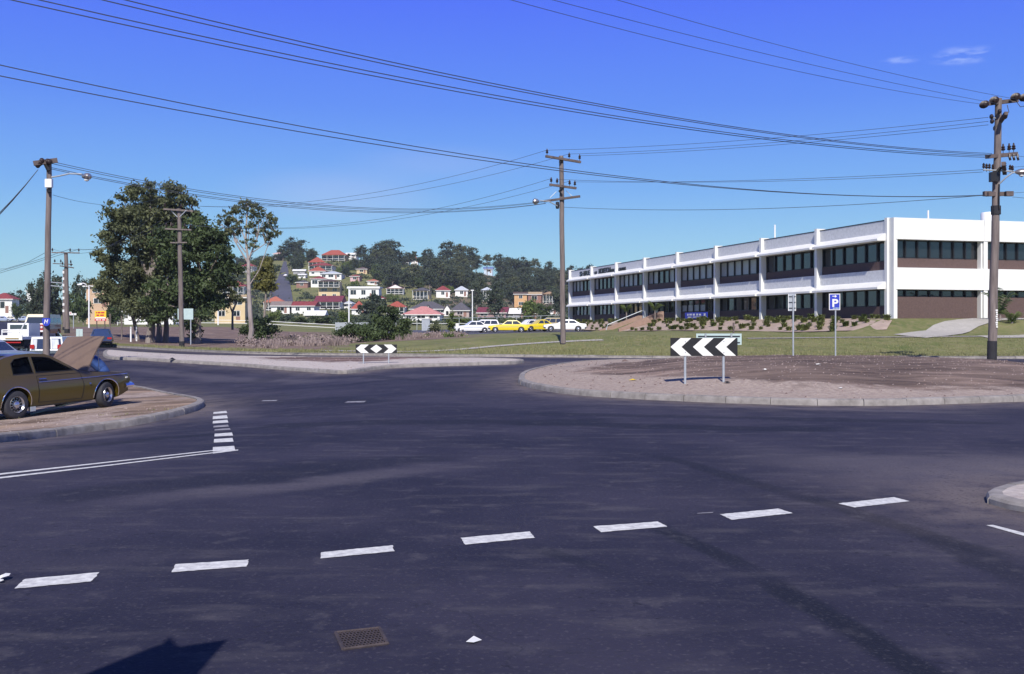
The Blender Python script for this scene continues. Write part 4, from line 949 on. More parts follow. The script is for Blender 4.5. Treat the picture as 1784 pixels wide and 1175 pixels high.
# ------------------------------------------------------------ signs
def post(e, x, z1, r=.03, z0=-.3, mt='steel', y=0): return MB().tube([(x, y, z0), (x, y, z1)], r, 8).build('post', M[mt], e, smooth=True)
def panel(e, x0, x1, z0, z1, mt, name='panel', y=0, th=.012): return MB().box(x0, x1, y, y+th, z0, z1).build(name, M[mt], e)
def flat(e, poly, mt, name, y=-.003): return MB().prism(poly, lambda u, v, s: Vector((u, y-.003*s, v))).build(name, M[mt], e)
p = hit(1226, 668, mound); d = p.y
sc_ = d/F; e = empty('chevron_board', (p.x, d, p.z), 0, 'wide black board with three white chevrons pointing left on the roundabout', 'road sign')
zb, zt = (668-620.5)*sc_, (668-589)*sc_; xa, xb = (1168-1226)*sc_, (1285-1226)*sc_
panel(e, xa, xb, zb, zt, 'sign_black'); wd = xb-xa; hh = zt-zb
for k in range(3):
    xs = xa+wd*.333*k; f = lambda u, v: (xs+u*wd/3, zb+v*hh)
    flat(e, [f(.005, .5), f(.45, .99), f(.93, .99), f(.49, .5), f(.93, .01), f(.45, .01)], 'sign_white', 'chevron')
for px in (1194, 1261): post(e, (px-1226)*sc_, zt-.03, .032, mt='steel', y=.04)
for px in (1194, 1261):
    for q in (.2, .8): MB().lathe([(.001, .012), (.016, .01), (.018, 0)], 8, Matrix.Translation(((px-1226)*sc_, -.006, zb+hh*q)) @ Matrix.Rotation(R(90), 4, 'X')).build('bolt', M['steel'], e)
for z in (zb+hh*.2, zb+hh*.8): MB().box(xa+.03, xb-.03, .012, .035, z-.02, z+.02).build('brace', M['steel'], e)
sz = lambda x, y: T(x, y)+.14
p = hit(655, 633, sz); d = p.y; sc_ = d/F
e = empty('two_way_board', (p.x, d, p.z), 0, 'black board with a white diamond between two outward white arrows on the concrete splitter', 'road sign')
zb, zt = (633-615.5)*sc_, (633-600.5)*sc_; xa, xb = (619.5-655)*sc_, (691.5-655)*sc_; panel(e, xa, xb, zb, zt, 'sign_black'); wd = xb-xa; hh = zt-zb
f = lambda u, v: (xa+u*wd, zb+v*hh)
flat(e, [f(.01, .5), f(.13, .99), f(.32, .99), f(.2, .5), f(.32, .01), f(.13, .01)][::-1], 'sign_white', 'arrow'); flat(e, [f(.99, .5), f(.87, .99), f(.68, .99), f(.8, .5), f(.68, .01), f(.87, .01)], 'sign_white', 'arrow')
flat(e, [f(.36, .5), f(.5, .99), f(.64, .5), f(.5, .01)], 'sign_white', 'diamond')
for px in (633, 677): post(e, (px-655)*sc_, zt-.03, .03, y=.04)
# parking sign and the one seen from behind
dS = 40.5; x = W(1457, dS); z = mound(x, dS); e = empty('parking_sign', (x, dS, z), 0, 'blue parking sign with white P and right arrow on a slim post behind the mound', 'road sign')
k = dS/F; Z = lambda py: Zp(py, dS)-z; X = lambda px: W(px, dS)-x
panel(e, X(1444.3), X(1463.8), Z(540.5), Z(512), 'sign_white'); flat(e, [(X(1445.6), Z(539.2)), (X(1462.5), Z(539.2)), (X(1462.5), Z(513.3)), (X(1445.6), Z(513.3))], 'sign_blue', 'face')
flat(e, [(X(1450), Z(517.2)), (X(1454.4), Z(517.2)), (X(1454.4), Z(519)), (X(1458), Z(516.6)), (X(1454.4), Z(513.9)), (X(1454.4), Z(515.8)), (X(1450), Z(515.8))][::-1], 'sign_white', 'arrow', -.008)
text_obj('letter_p', 'P', .43, M['sign_white'], e, face_M(Vector((X(1454.5), -.012, Z(534.6))), (1, 0, 0)), .003, 1.15, 'CENTER', .012)
for a in (-.12, -.06, 0., .06, .12): flat(e, [(a-.022, Z(538.3)), (a+.02, Z(538.3)), (a+.022, Z(536.3)), (a-.02, Z(536.3))], 'sign_back', 'small_print', -.008)
post(e, X(1455.5)*.5, Z(514), .03, y=.045)
x = W(1381.5, dS); z = mound(x, dS); e = empty('sign_seen_from_behind', (x, dS, z), 0, 'grey back of a ribbed rectangular sign on a slim post, left of the parking sign', 'road sign'); Z = lambda py: Zp(py, dS)-z; X = lambda px: W(px, dS)-x
panel(e, X(1373), X(1386.5), Z(542), Z(512.5), 'steel')
for py in (517, 527, 537): MB().box(X(1374), X(1386), -.03, -.003, Z(py)-.012, Z(py)+.012).build('rib', M['frame_dark'], e)
for px in (1373.4, 1386): MB().box(X(px)-.012, X(px)+.012, -.02, -.001, Z(542), Z(512.5)).build('edge', M['sign_white'], e)
post(e, 0, Z(514), .033, y=-.035)
# low pale direction sign seen from behind
dS = 48.; x = W(1253, dS); z = mound(x, dS); e = empty('direction_sign', (x, dS, z), 0, 'pale green back of a low wide direction sign just behind the chevron board', 'road sign'); Z = lambda py: Zp(py, dS)-z; X = lambda px: W(px, dS)-x
panel(e, X(1213), X(1292), Z(601), Z(581.5), 'sign_back')
for py in (586, 597): MB().box(X(1216), X(1289), -.04, -.003, Z(py)-.02, Z(py)+.02).build('rib', M['frame_dark'], e)
for px in (1229, 1274): post(e, X(px), Z(581), .04, y=-.05)
dS = 69.; x = W(1278, dS); z = T(x, dS); o = MB().box(-.05, .05, -.05, .05, -.2, .75).build('garden_stake', M['arm']); o.location = (x, dS, z+.1); tag(o, 'short dark stake in the bark bed above the pale green sign back', 'stake')
# yellow and red hoarding, green-grey sign among trees, small white street sign
dS = 120.; x = W(175.5, dS); z = T(x, dS); e = empty('hoarding', (x, dS, z), 0, 'yellow and red hoarding with faded lettering in front of the trees at the left', 'hoarding'); Z = lambda py: Zp(py, dS)-z; X = lambda px: W(px, dS)-x
panel(e, X(165), X(185), Z(559.5), Z(542), 'sign_yellow'); flat(e, [(X(165), Z(559.5)), (X(185), Z(559.5)), (X(185), Z(555.5)), (X(165), Z(555.5))], 'sign_red', 'red_band', -.004); flat(e, [(X(166), Z(555.3)), (X(184), Z(555.3)), (X(184), Z(552.8)), (X(166), Z(552.8))], 'sign_white', 'white_band', -.004)
for a, b, q in ((167, 169, 545), (170, 175, 545), (176, 182, 545), (168, 173, 549.5), (174.5, 181, 549.5)): flat(e, [(X(a), Z(q+1.4)), (X(b), Z(q+1.4)), (X(b), Z(q-1.2)), (X(a), Z(q-1.2))], 'sign_red', 'lettering_stroke', -.004)
for a, b in ((167, 172), (173, 176), (178, 183)): flat(e, [(X(a), Z(558.5)), (X(b), Z(558.5)), (X(b), Z(556.8)), (X(a), Z(556.8))], 'sign_white', 'lettering_stroke', -.009)
for px in (168, 182): post(e, X(px), Z(543), .07, y=.1, mt='arm')
dS = 84.; x = W(323, dS); z = T(x, dS); e = empty('green_sign_back', (x, dS, z), 0, 'pale green sign board standing behind the pole among the big trees', 'road sign'); Z = lambda py: Zp(py, dS)-z; X = lambda px: W(px, dS)-x
panel(e, X(309.5), X(336.5), Z(557), Z(538), 'sign_back'); [post(e, X(px), Z(539), .05, y=.05) for px in (313, 332)]
dS = 88.; x = W(138, dS); z = T(x, dS); e = empty('pale_sign_back', (x, dS, z), 0, 'small pale sign back on a low post beside the distant pole strip', 'road sign'); Z = lambda py: Zp(py, dS)-z; X = lambda px: W(px, dS)-x
panel(e, X(132.5), X(144), Z(587.5), Z(573.5), 'sign_back'); post(e, 0, Z(575), .04, y=.03)
dS = 130.; x = W(128, dS); z = T(x, dS); e = empty('street_sign', (x, dS, z), 0, 'white finger street sign with a red mark right of the distant pole', 'street sign'); Z = lambda py: Zp(py, dS)-z; X = lambda px: W(px, dS)-x
panel(e, X(121), X(133), Z(549.5), Z(546), 'sign_white'); panel(e, X(120.5), X(125), Z(548), Z(543.5), 'sign_white', 'disc', -.02); flat(e, [(X(122), Z(546.6)), (X(124), Z(546.6)), (X(124), Z(545)), (X(122), Z(545))], 'sign_red', 'mark', -.03); post(e, 0, Z(546), .06, z0=-.1)
for i, (px, py, w_, h_) in enumerate(((796.5, 567, 5.5, 7), (804.5, 571.5, 7, 6))):
    dS = 112.; x = W(px, dS); z = T(x, dS); e = empty('car_park_notice', (x, dS, z), 0, ('upper' if i == 0 else 'lower')+' small white notice at the left end of the parked cars', 'notice'); Z = lambda q: Zp(q, dS)-z; X = lambda q: W(q, dS)-x
    panel(e, X(px-w_/2), X(px+w_/2), Z(py+h_/2), Z(py-h_/2), 'sign_white'); post(e, 0, Z(py), .03, y=.03)
# unseen board and post, added and outlined to cast the shadow at bottom left
bx, by_ = -1.79, 2.1; tn = 1/math.tan(R(SUN_EL))
def shp(px, py):
    q = hit(px, py, lambda x, y: 0); return (q.x-bx, (q.y-by_)/tn)
e = empty('shadow_board', (bx, by_, 0), 0, 'unseen board added to cast the pointed shadow on the road at bottom left', 'sign')
MB().prism([shp(*q) for q in [(100, 1195), (150, 1172), (255, 1130), (272, 1125), (283, 1111), (296, 1127), (300, 1130), (385, 1117), (335, 1176), (320, 1200)]], lambda u, v, s: Vector((u, .03*s, v))).build('board', M['sign_back'], e)
MB().tube([(-.1, .06, -.1), (-.1, .06, 2.75)], .05, 8).build('post', M['steel'], e)
# ------------------------------------------------------------ vehicles
def shell(poly, wf, step, name, mt, parent, sharp=28, k=4, crown=0.):
    """side outline (x,z) inflated to +-wf(x,z) and closed along the outline; x forward"""
    P = [Vector(p) for p in poly]; pts_ = list(P); n = len(P)
    xs = [p.x for p in P]; zs = [p.y for p in P]; x = min(xs)+step/2
    while x < max(xs):
        z = min(zs)+step/2
        while z < max(zs):
            if inside(P, x, z) and seg_dist(x, z, P) > step*.3: pts_.append(Vector((x, z)))
            z += step
        x += step
    vs, es, fs, *_ = delaunay_2d_cdt(pts_, [], [list(range(n))], 1, 1e-6)
    V = []; Fc = []; mb = MB()
    def up(f):
        a, b, c = [vs[i] for i in f]; return f if (b-a).cross(c-a) > 0 else f[::-1]
    m = len(vs)
    V = [(v.x, -wf(v.x, v.y), v.y) for v in vs]+[(v.x, wf(v.x, v.y), v.y) for v in vs]
    Fc = [tuple(up(f)) for f in fs]; Fc = Fc+[tuple(i+m for i in f[::-1]) for f in Fc]
    idx = {}
    for i, v in enumerate(vs): idx[(round(v.x, 5), round(v.y, 5))] = i
    loop = [idx.get((round(p.x, 5), round(p.y, 5))) for p in P]
    a = sum(P[i-1].x*P[i].y-P[i].x*P[i-1].y for i in range(n))
    if a < 0: loop = loop[::-1]
    rows = []
    for t in range(k+1):
        row = []
        for i in loop:
            if i is None: row.append(None); continue
            if t == 0: row.append(i)
            elif t == k: row.append(i+m)
            else:
                w = wf(vs[i].x, vs[i].y); s = -1+2*t/k; row.append(len(V)); V.append((vs[i].x, w*s, vs[i].y+crown*(1-s*s)*(1 if vs[i].y > .6 else 0)))
        rows.append(row)
    L = len(loop)
    for t in range(k):
        for i in range(L):
            q = (rows[t][i], rows[t+1][i], rows[t+1][(i+1) % L], rows[t][(i+1) % L])
            if None not in q: Fc.append(q)
    mb.add(V, Fc); return mb.build(name, mt, parent, smooth=True, sharp=sharp)
def arch(cx, zb, r, n=9, flat=1.0):   # points over a wheel, from rear to front along the sill
    a0 = math.asin(max(-1, min(1, (zb-.3)/r)))
    return [(cx-r*math.cos(a), .3+r*math.sin(a)*flat) for a in [a0+(math.pi-2*a0)*i/(n-1) for i in range(n)]]
def side_patch(poly, wf, off, name, mt, parent, side, th=.004):
    mb = MB(); m = len(poly)
    vs = [(x, side*(wf(x, z)+off), z) for x, z in poly]; mb.add(vs, [tuple(range(m)) if side < 0 else tuple(range(m))[::-1]])
    me = mb.build(name, mt, parent); return me
def across(p0, p1, wf, off, name, mt, parent, ins=.06, k=4, crown=0):
    (x0, z0), (x1, z1) = p0, p1; d = Vector((x1-x0, 0, z1-z0)).normalized(); nrm = Vector((-d.z, 0, d.x))
    if nrm.z < 0: nrm = -nrm
    mb = MB(); vs = []
    for (x, z) in (p0, p1):
        w = wf(x, z)-ins
        for j in range(k+1):
            s = -1+2*j/k; vs.append(Vector((x, w*s, z+crown*(1-s*s)))+nrm*off)
    mb.add(vs, [(j, j+1, k+1+j+1, k+1+j) for j in range(k)]); return mb.build(name, mt, parent, smooth=True)
def wheel(parent, x, y, r, w, side, rimmat='rim', steer=0, holes=0, rr=.62, dz=0):
    Mx = Matrix.Translation((x, y, r+dz)) @ Matrix.Rotation(steer, 4, 'Z') @ Matrix.Rotation(R(90)*(1 if side < 0 else -1), 4, 'X')
    mb = MB(); mb.lathe([(r*rr, -w*.5), (r*.9, -w*.5), (r*.98, -w*.4), (r, -w*.25), (r, w*.25), (r*.98, w*.4), (r*.9, w*.5), (r*rr, w*.46), (r*rr*.98, w*.2)], 24)
    t = mb.build('wheel', M['tyre'], parent, smooth=True, sharp=50); t.matrix_local = Mx
    mb = MB(); h = w*.5
    mb.lathe([(r*rr, h-.01), (r*rr*.97, h+.005), (r*rr*.9, h-.01), (r*rr*.8, h-.05), (r*rr*.45, h-.045), (r*rr*.38, h-.01), (r*rr*.2, h+.012), (.001, h+.015)], 24)
    rm = mb.build('rim', M[rimmat], t, smooth=True, sharp=30)
    if holes:
        mb = MB(); hb = MB()
        for i in range(holes):
            a = 6.2832*i/holes; m = Matrix.Rotation(a, 4, 'Z') @ Matrix.Translation((r*rr*.68, 0, h-.045)); mb.lathe([(.001, .012), (r*.085, .010), (r*.09, -.01)], 8, m @ Matrix.Diagonal((1.5, .85, 1, 1)))
        mb.build('rim_slot', M['black'], t)
    return t
def body_w(Wd, L, tuck=.16, top=.9, bulge=.55):
    def f(x, z):
        u = abs(x)/(L/2); e = 1-tuck*max(0, (u-.62)/.38)**2.2
        v = 1-.10*max(0, (z-bulge)/.45)**1.6-.09*max(0, (bulge-z)/.4)**2
        return Wd/2*e*v
    return f
def cabin_w(Wd, zb, zt, wb=.9, wt=.68):
    return lambda x, z: Wd/2*lerp(wb, wt, max(0, min(1, (z-zb)/(zt-zb))))
def sedan(label, x, y, z, rz, paintm, L=4.5, Wd=1.72, H=1.38, kind='sedan', group=None, name='parked_car', cat='car', taxi=None, detail=1, grille=True):
    e = empty(name, (x, y, z), rz, label, cat, group); e['category'] = cat
    h = L/2; wf = body_w(Wd, L); xr, xf = -h+.95, h-.78; zb = .88
    sill = .26
    low = [(-h+.05, .38), (-h+.25, .28)]+arch(xr, .26, .37)+arch(xf, .26, .37)+[(h-.25, .28), (h-.02, .38), (h, .62), (h-.06, .74), (h-.9, .84), (h-1.45, .89)]
    if kind == 'sedan': low += [(-h+1.0, .93), (-h+.1, .86), (-h, .76), (-h+.02, .5)]
    else: low += [(-h+.1, .93), (-h, .8), (-h+.02, .5)]
    shell(low, wf, .22, 'body', M[paintm], e, crown=.025)
    if kind == 'sedan': cab = [(h-1.52, .87), (h-2.12, H-.06), (h-2.3, H), (-h+1.6, H), (-h+1.35, H-.05), (-h+.75, .90)]
    else: cab = [(h-1.52, .87), (h-2.12, H-.06), (h-2.3, H+.02), (-h+.5, H+.02), (-h+.32, H-.04), (-h+.08, .9)]
    cw = cabin_w(Wd, .87, H); shell(cab, cw, .25, 'cabin', M[paintm], e, crown=.03)
    a, b, c_, d = cab[0], cab[1], cab[4], cab[5]
    across(lerp2(a, b, .12), lerp2(a, b, .95), cw, .008, 'windscreen', M['glass_car'], e, crown=.0)
    across(lerp2(d, c_, .15), lerp2(d, c_, .9), cw, .008, 'rear_window', M['glass_car'], e)
    zt = H-.09; xs0 = lerp(a[0], b[0], .12)-.08; xs1 = lerp(a[0], b[0], .85)-.07; xe0 = lerp(d[0], c_[0], .15)+.12; xe1 = lerp(d[0], c_[0], .85)+.1
    cuts = [0, .48, 1] if kind == 'sedan' else [0, .36, .68, 1]
    for s in (-1, 1):
        for c0, c1 in zip(cuts, cuts[1:]):
            g = .035
            side_patch([(lerp(xe0, xs0, c0)+g, .93), (lerp(xe0, xs0, c1)-g, .93), (lerp(xe1, xs1, c1)-g, zt), (lerp(xe1, xs1, c0)+g, zt)], cw, .007, 'side_window', M['glass_car'], e, s)
        side_patch([(-h+1.2, .62), (h-1, .6), (h-1, .63), (-h+1.2, .65)], wf, .006, 'trim_strip', M['chrome'], e, s)
    for xx, st_ in ((xr, 0), (xf, 0)):
        for s in (-1, 1): wheel(e, xx, s*(Wd/2-.13), .31, .17, s, 'rim')
    for sx, nm in ((1, 'bumper'), (-1, 'bumper')):
        MB().tube([(sx*(h-.2), -Wd/2+.02, .47), (sx*(h+.04), -Wd/2+.14, .47), (sx*(h+.07), 0, .47), (sx*(h+.04), Wd/2-.14, .47), (sx*(h-.2), Wd/2-.02, .47)], .055, 6).build(nm, M['chrome'], e, smooth=True)
    MB().box(h-.03, h+.012, -Wd/2+.42, Wd/2-.42, .55, .7).build('grille', M['black'], e)
    for s in (-1, 1):
        MB().box(h-.04, h+.02, s*(Wd/2-.32)-.12, s*(Wd/2-.32)+.12, .55, .71).build('headlight', M['clight'], e)
        MB().box(-h-.015, -h+.04, s*(Wd/2-.3)-.17, s*(Wd/2-.3)+.15, .6, .74).build('tail_lamp', M['clamp'], e)
    if taxi: MB().box(-.15, .15, -.35, .35, H+.02, H+.17).build('roof_sign', M['cyellow'], e)
    return e
def lerp2(a, b, t): return (lerp(a[0], b[0], t), lerp(a[1], b[1], t))
def Tk(x, y): return T(x, y)+.16
# --- the brown coupe with its bonnet up
pr = hit(26, 730, leftz); pf = hit(183, 710, leftz)
def coupe():
    wbase = 2.46; r = .3; Wd = 1.62; L = 4.25; xr, xf = 0, wbase
    fwd = (pf-pr); hd = math.atan2(fwd.y, fwd.x); pit = math.atan2(fwd.z, fwd.xy.length)
    e = empty('brown_coupe', pr, 0, 'brown two-door fastback coupe with its bonnet raised, parked on the bare kerb island', 'car')
    # near side wheels stand on pr/pf: origin of the car is the near rear wheel contact; car's centreline is one half track to the left
    e.rotation_euler = (R(-1.2), -pit, hd)
    tr = Wd/2-.1; off = tr
    sc_l = fwd.length/wbase; e.scale = (sc_l, sc_l, sc_l)
    root = e; x0 = -.93; x1 = wbase+.82; xm = (x0+x1)/2; LL = x1-x0
    def wf(x, z):
        u = abs(x-xm)/(LL/2); ed = 1-.14*max(0, (u-.7)/.3)**2.3
        v = 1-.13*max(0, (z-.58)/.4)**1.5-.10*max(0, (.58-z)/.38)**2
        return Wd/2*ed*v*(1+.012*math.exp(-((x-.1)/.5)**2))
    def Y(mbfn): return mbfn
    cen = empty_part('body', root); 
    low = [(x0+.04, .42), (x0+.3, .33)]+arch(xr, .22, .365, 11)+[(.6, .2), (1.8, .2)]+arch(xf, .22, .365, 11)+[(x1-.3, .27), (x1-.08, .34), (x1-.1, .44), (x1, .60), (x1-.02, .72), (x1-.12, .79), (2.4, .835), (1.95, .865), (1.82, .88), (1.0, .885), (.3, .90), (-.35, .93), (x0+.1, .90), (x0-.02, .8), (x0+.03, .6)]
    return e, root, low, wf, x0, x1, xr, xf, Wd, tr, r
def empty_part(n, p): return None
def build_coupe():
    e, root, low, wf, x0, x1, xr, xf, Wd, tr, r = coupe()
    zt = 1.36
    parts = []
    def add(o): parts.append(o); return o
    add(shell(low, wf, .14, 'body', M['brown'], e, sharp=32, k=6, crown=.015))
    # engine bay opening: dark recess on top of the nose
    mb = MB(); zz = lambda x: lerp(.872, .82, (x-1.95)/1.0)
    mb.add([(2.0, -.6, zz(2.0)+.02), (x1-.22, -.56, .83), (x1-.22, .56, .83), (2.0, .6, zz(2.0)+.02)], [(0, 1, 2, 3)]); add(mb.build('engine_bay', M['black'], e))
    for s in (-1, 1):
        pass
    cab = [(1.83, .86), (1.12, 1.27), (.95, 1.33), (.55, zt), (.2, zt-.01), (-.1, 1.30), (-.42, 1.17), (-.86, .90)]
    cw = lambda x, z: Wd/2*lerp(.90, .66, max(0, min(1, (z-.86)/.5)))*(1-.05*max(0, (-.2-x)))
    cabo = shell(cab, cw, .14, 'cabin', M['brown'], e, sharp=30, k=6, crown=.025)
    def cutter(pts3):   # list of two rings
        mb = MB(); n = len(pts3[0]); mb.add(pts3[0]+pts3[1], [tuple(range(n))[::-1], tuple(range(n, 2*n))]+[(i, (i+1) % n, n+(i+1) % n, n+i) for i in range(n)])
        import bmesh
        o = mb.build('cut', None, e); bm = bmesh.new(); bm.from_mesh(o.data); bmesh.ops.recalc_face_normals(bm, faces=bm.faces); bm.to_mesh(o.data); bm.free(); return o
    def fixn(o):
        import bmesh
        bm = bmesh.new(); bm.from_mesh(o.data); bmesh.ops.remove_doubles(bm, verts=bm.verts, dist=1e-5); bmesh.ops.recalc_face_normals(bm, faces=bm.faces); bm.to_mesh(o.data); bm.free()
    fixn(cabo); cuts = []
    ins = [(1.70, .80), (1.08, 1.215), (.93, 1.285), (.55, 1.318), (.2, 1.31), (-.06, 1.26), (-.38, 1.13), (-.76, .80)]
    inner = shell(ins, lambda x, z: cw(x, z)-.045, .2, 'cut', None, e, k=2); fixn(inner); cuts.append(inner)
    sw = [[(.0, .94), (.51, .94), (.51, 1.285), (.4, 1.29), (.13, 1.255), (.02, 1.17)], [(.57, .94), (1.58, .94), (1.04, 1.235), (.9, 1.265), (.57, 1.285)]]
    for w_ in sw: cuts.append(cutter([[Vector((x, y_, z)) for x, z in w_] for y_ in (-1.2, 1.2)]))
    def across_cut(p0, p1, wh):
        d_ = Vector((p1[0]-p0[0], 0, p1[1]-p0[1])).normalized(); n_ = Vector((-d_.z, 0, d_.x)); n_ = n_ if n_.z > 0 else -n_
        q = [Vector((p0[0], -wh[0], p0[1])), Vector((p0[0], wh[0], p0[1])), Vector((p1[0], wh[1], p1[1])), Vector((p1[0], -wh[1], p1[1]))]
        return cutter([[v-n_*.16 for v in q], [v+n_*.2 for v in q]])
    cuts.append(across_cut((1.75, .905), (1.16, 1.245), (.64, .50))); cuts.append(across_cut((-.66, 1.02), (.05, 1.31), (.5, .40)))
    for c_ in cuts:
        m_ = cabo.modifiers.new('b', 'BOOLEAN'); m_.operation = 'DIFFERENCE'; m_.solver = 'EXACT'; m_.object = c_
    bpy.context.view_layer.update(); dg = bpy.context.evaluated_depsgraph_get(); nm = bpy.data.meshes.new_from_object(cabo.evaluated_get(dg)); cabo.modifiers.clear(); cabo.data = nm
    nm.materials.clear(); nm.materials.append(M['brown']); nm.polygons.foreach_set('material_index', [0]*len(nm.polygons)); nm.set_sharp_from_angle(angle=R(28))
    for c_ in cuts: KIDS[e.name].remove(c_); bpy.data.objects.remove(c_)
    add(cabo)
    add(across(lerp2((1.83, .86), (1.12, 1.27), .08), lerp2((1.83, .86), (1.12, 1.27), .96), cw, .004, 'windscreen', M['glass_clear'], e, .07))
    M['vinyl'] = mat('dark_vinyl', (.05, .045, .045), .6, .1, 6)
    add(MB().box(-.55, 1.55, -.58, .58, .895, .91).build('parcel_floor', M['vinyl'], e))
    for sy in (-.33, .33):
        mb = MB(); mb.tube([(.62, sy, .86), (.50, sy, 1.02), (.46, sy, 1.10)], [.2, .19, .13], 10); mb.tube([(.45, sy-.1, 1.16), (.45, sy+.1, 1.16)], .055, 8); add(mb.build('seat', M['vinyl'], e, smooth=True))
        mb = MB(); mb.tube([(-.12, sy-.18, .99), (-.12, sy+.18, .99)], .11, 8); add(mb.build('rear_seat', M['vinyl'], e, smooth=True))
    add(MB().tube([(1.35+.06*math.sin(t*.524), .33+.17*math.cos(t*.524), .98+.15*math.sin(t*.524)) for t in range(13)], .014, 6).build('steering_wheel', M['black'], e))
    add(MB().tube([(1.08, -.08, 1.19), (1.08, .08, 1.19)], .025, 6).build('mirror', M['black'], e))
    # curved rear window of the fastback
    prof = [(.12, 1.335), (-.12, 1.285), (-.42, 1.155), (-.66, 1.02)]
    mb = MB(); vs = []
    for (x, z) in prof:
        w = cw(x, z)-.12
        for j in range(5): s = -1+j/2; vs.append((x-.012, w*s, z+.03+.02*(1-s*s)))
    mb.add(vs, [(i*5+j, i*5+j+1, (i+1)*5+j+1, (i+1)*5+j) for i in range(3) for j in range(4)]); add(mb.build('rear_window', M['glass_clear'], e, smooth=True))
    for s in (-1, 1):
        for w_ in sw:
            add(side_patch(w_, cw, -.012, 'side_window', M['glass_clear'], e, s))
            mb = MB(); L_ = [Vector((x, s*(cw(x, z)+.002), z)) for x, z in w_]; mb.tube(L_+[L_[0], L_[1]], .011, 5); add(mb.build('window_trim', M['black'], e))
        # door: outline gap and panel
        dl = [(.56, .30), (.54, .87), (1.72, .865), (1.78, .6), (1.74, .28)]
        mb = MB()
        for p0, p1 in zip(dl, dl[1:]+dl[:1]):
            a = Vector((p0[0], s*(wf(*p0)+.002), p0[1])); b = Vector((p1[0], s*(wf(*p1)+.002), p1[1])); n_ = 6
            mb.tube([Vector((lerp(p0[0], p1[0], t/n_), s*(wf(lerp(p0[0], p1[0], t/n_), lerp(p0[1], p1[1], t/n_))+.001), lerp(p0[1], p1[1], t/n_))) for t in range(n_+1)], .006, 4)
        add(mb.build('door_gap', M['black'], e))
        def strip(p0, p1, r_, nm, mt, n_=12, o=.006):
            mb = MB(); mb.tube([Vector((lerp(p0[0], p1[0], t/n_), s*(wf(lerp(p0[0], p1[0], t/n_), lerp(p0[1], p1[1], t/n_))+o), lerp(p0[1], p1[1], t/n_))) for t in range(n_+1)], r_, 5); return add(mb.build(nm, M[mt], e, smooth=True))
        strip((.56, .735), (x1-.12, .75), .011, 'trim_strip', 'chrome')
        strip((.4, .215), (2.05, .215), .012, 'sill_trim', 'black')
        strip((.57, .80), (.76, .80), .016, 'door_handle', 'chrome', 3, .02)
        strip((1.92, .60), (1.97, .60), .022, 'badge', 'chrome', 2, .004)
        strip((x1-.2, .66), (x1-.13, .66), .02, 'side_light', 'clight', 2, .004)
        for cx_ in (xr, xf):
            mb = MB(); P_ = arch(cx_, .26, .375, 15); mb.tube([Vector((p[0], s*(wf(*p)+.004), p[1])) for p in P_], .012, 5); add(mb.build('arch_trim', M['chrome'], e, smooth=True))
        mb = MB(); mb.lathe([(.001, .02), (.07, .02), (.085, 0), (.085, -.06)], 14, Matrix.Translation((x1-.01, s*.52, .64)) @ Matrix.Rotation(R(90), 4, 'Y')); add(mb.build('headlight', M['clight'], e, smooth=True))
        add(MB().box(x0-.03, x0+.03, s*.5-.2, s*.5+.2, .66, .78).build('tail_lamp', M['clamp'], e))
    # bumpers
    add(MB().tube([(x1-.28, -.80, .47), (x1-.02, -.77, .47), (x1+.10, -.62, .475), (x1+.13, 0, .475), (x1+.10, .62, .475), (x1-.02, .77, .47), (x1-.28, .80, .47)], .058, 8).build('bumper', M['chrome'], e, smooth=True))
    add(MB().tube([(x0+.3, -.8, .5), (x0-.04, -.74, .5), (x0-.1, 0, .5), (x0-.04, .74, .5), (x0+.3, .8, .5)], .055, 8).build('bumper', M['chrome'], e, smooth=True))
    add(MB().box(x1-.03, x1+.012, -.42, .42, .54, .70).build('grille', M['black'], e))
    # underside dark tray so that the light does not pass
    add(MB().box(x0+.4, x1-.4, -.62, .62, .2, .3).build('floor_pan', M['black'], e))
    add(MB().tube([(-.6, .35, .22), (x0-.05, .35, .24)], .03, 6).build('exhaust', M['steel'], e))
    add(MB().box(.35, .48, -.775, -.7, .12, .22).build('mud_flap', M['steel'], e))
    # raised bonnet, hinged at the windscreen
    B0_ = Vector((2.02, 0, .90)); ang = R(52); u = Vector((math.cos(ang), 0, math.sin(ang))); nn = Vector((-u.z, 0, u.x)); mb = MB(); rows = 8
    out = []
    for i in range(rows+1):
        t = i/rows; w = lerp(.66, .60, t); bow = .03*math.sin(math.pi*t)
        for j in range(7):
            s = -1+j/3; out.append(B0_+u*(t*.97)+nn*(bow+.018*(1-s*s))+Vector((0, w*s, 0)))
    fs_ = [(i*7+j, i*7+j+1, (i+1)*7+j+1, (i+1)*7+j) for i in range(rows) for j in range(6)]; mb.add(out, [f[::-1] for f in fs_])
    under = [p-nn*.03 for p in out]; mb.add(under, fs_)
    rim_ = [j for j in range(7)]+[i*7+6 for i in range(1, rows+1)]+[rows*7+j for j in range(5, -1, -1)]+[i*7 for i in range(rows-1, 0, -1)]
    m_ = len(out); k_ = len(rim_); mb.add(out+under, [(rim_[i], rim_[(i+1) % k_], m_+rim_[(i+1) % k_], m_+rim_[i]) for i in range(k_)])
    add(mb.build('bonnet', M['bonnetp'], e, smooth=True))
    add(MB().tube([B0_+Vector((.55, -.45, -.05)), B0_+u*.9+Vector((0, -.42, 0))], .01, 5).build('bonnet_prop', M['steel'], e))
    # seats and steering wheel seen as dark shapes are behind the glass; interior mirror
    for xx, st_, hs_ in ((xr, 0, 12), (xf, R(16), 12)):
        for s in (-1, 1): add(wheel(e, xx, s*tr, r, .18, s, 'rim', st_, hs_ if s < 0 else 0, .6))
    for o in parts: o.location = o.location+Vector((0, tr, 0))
    return e
COUPE = build_coupe()
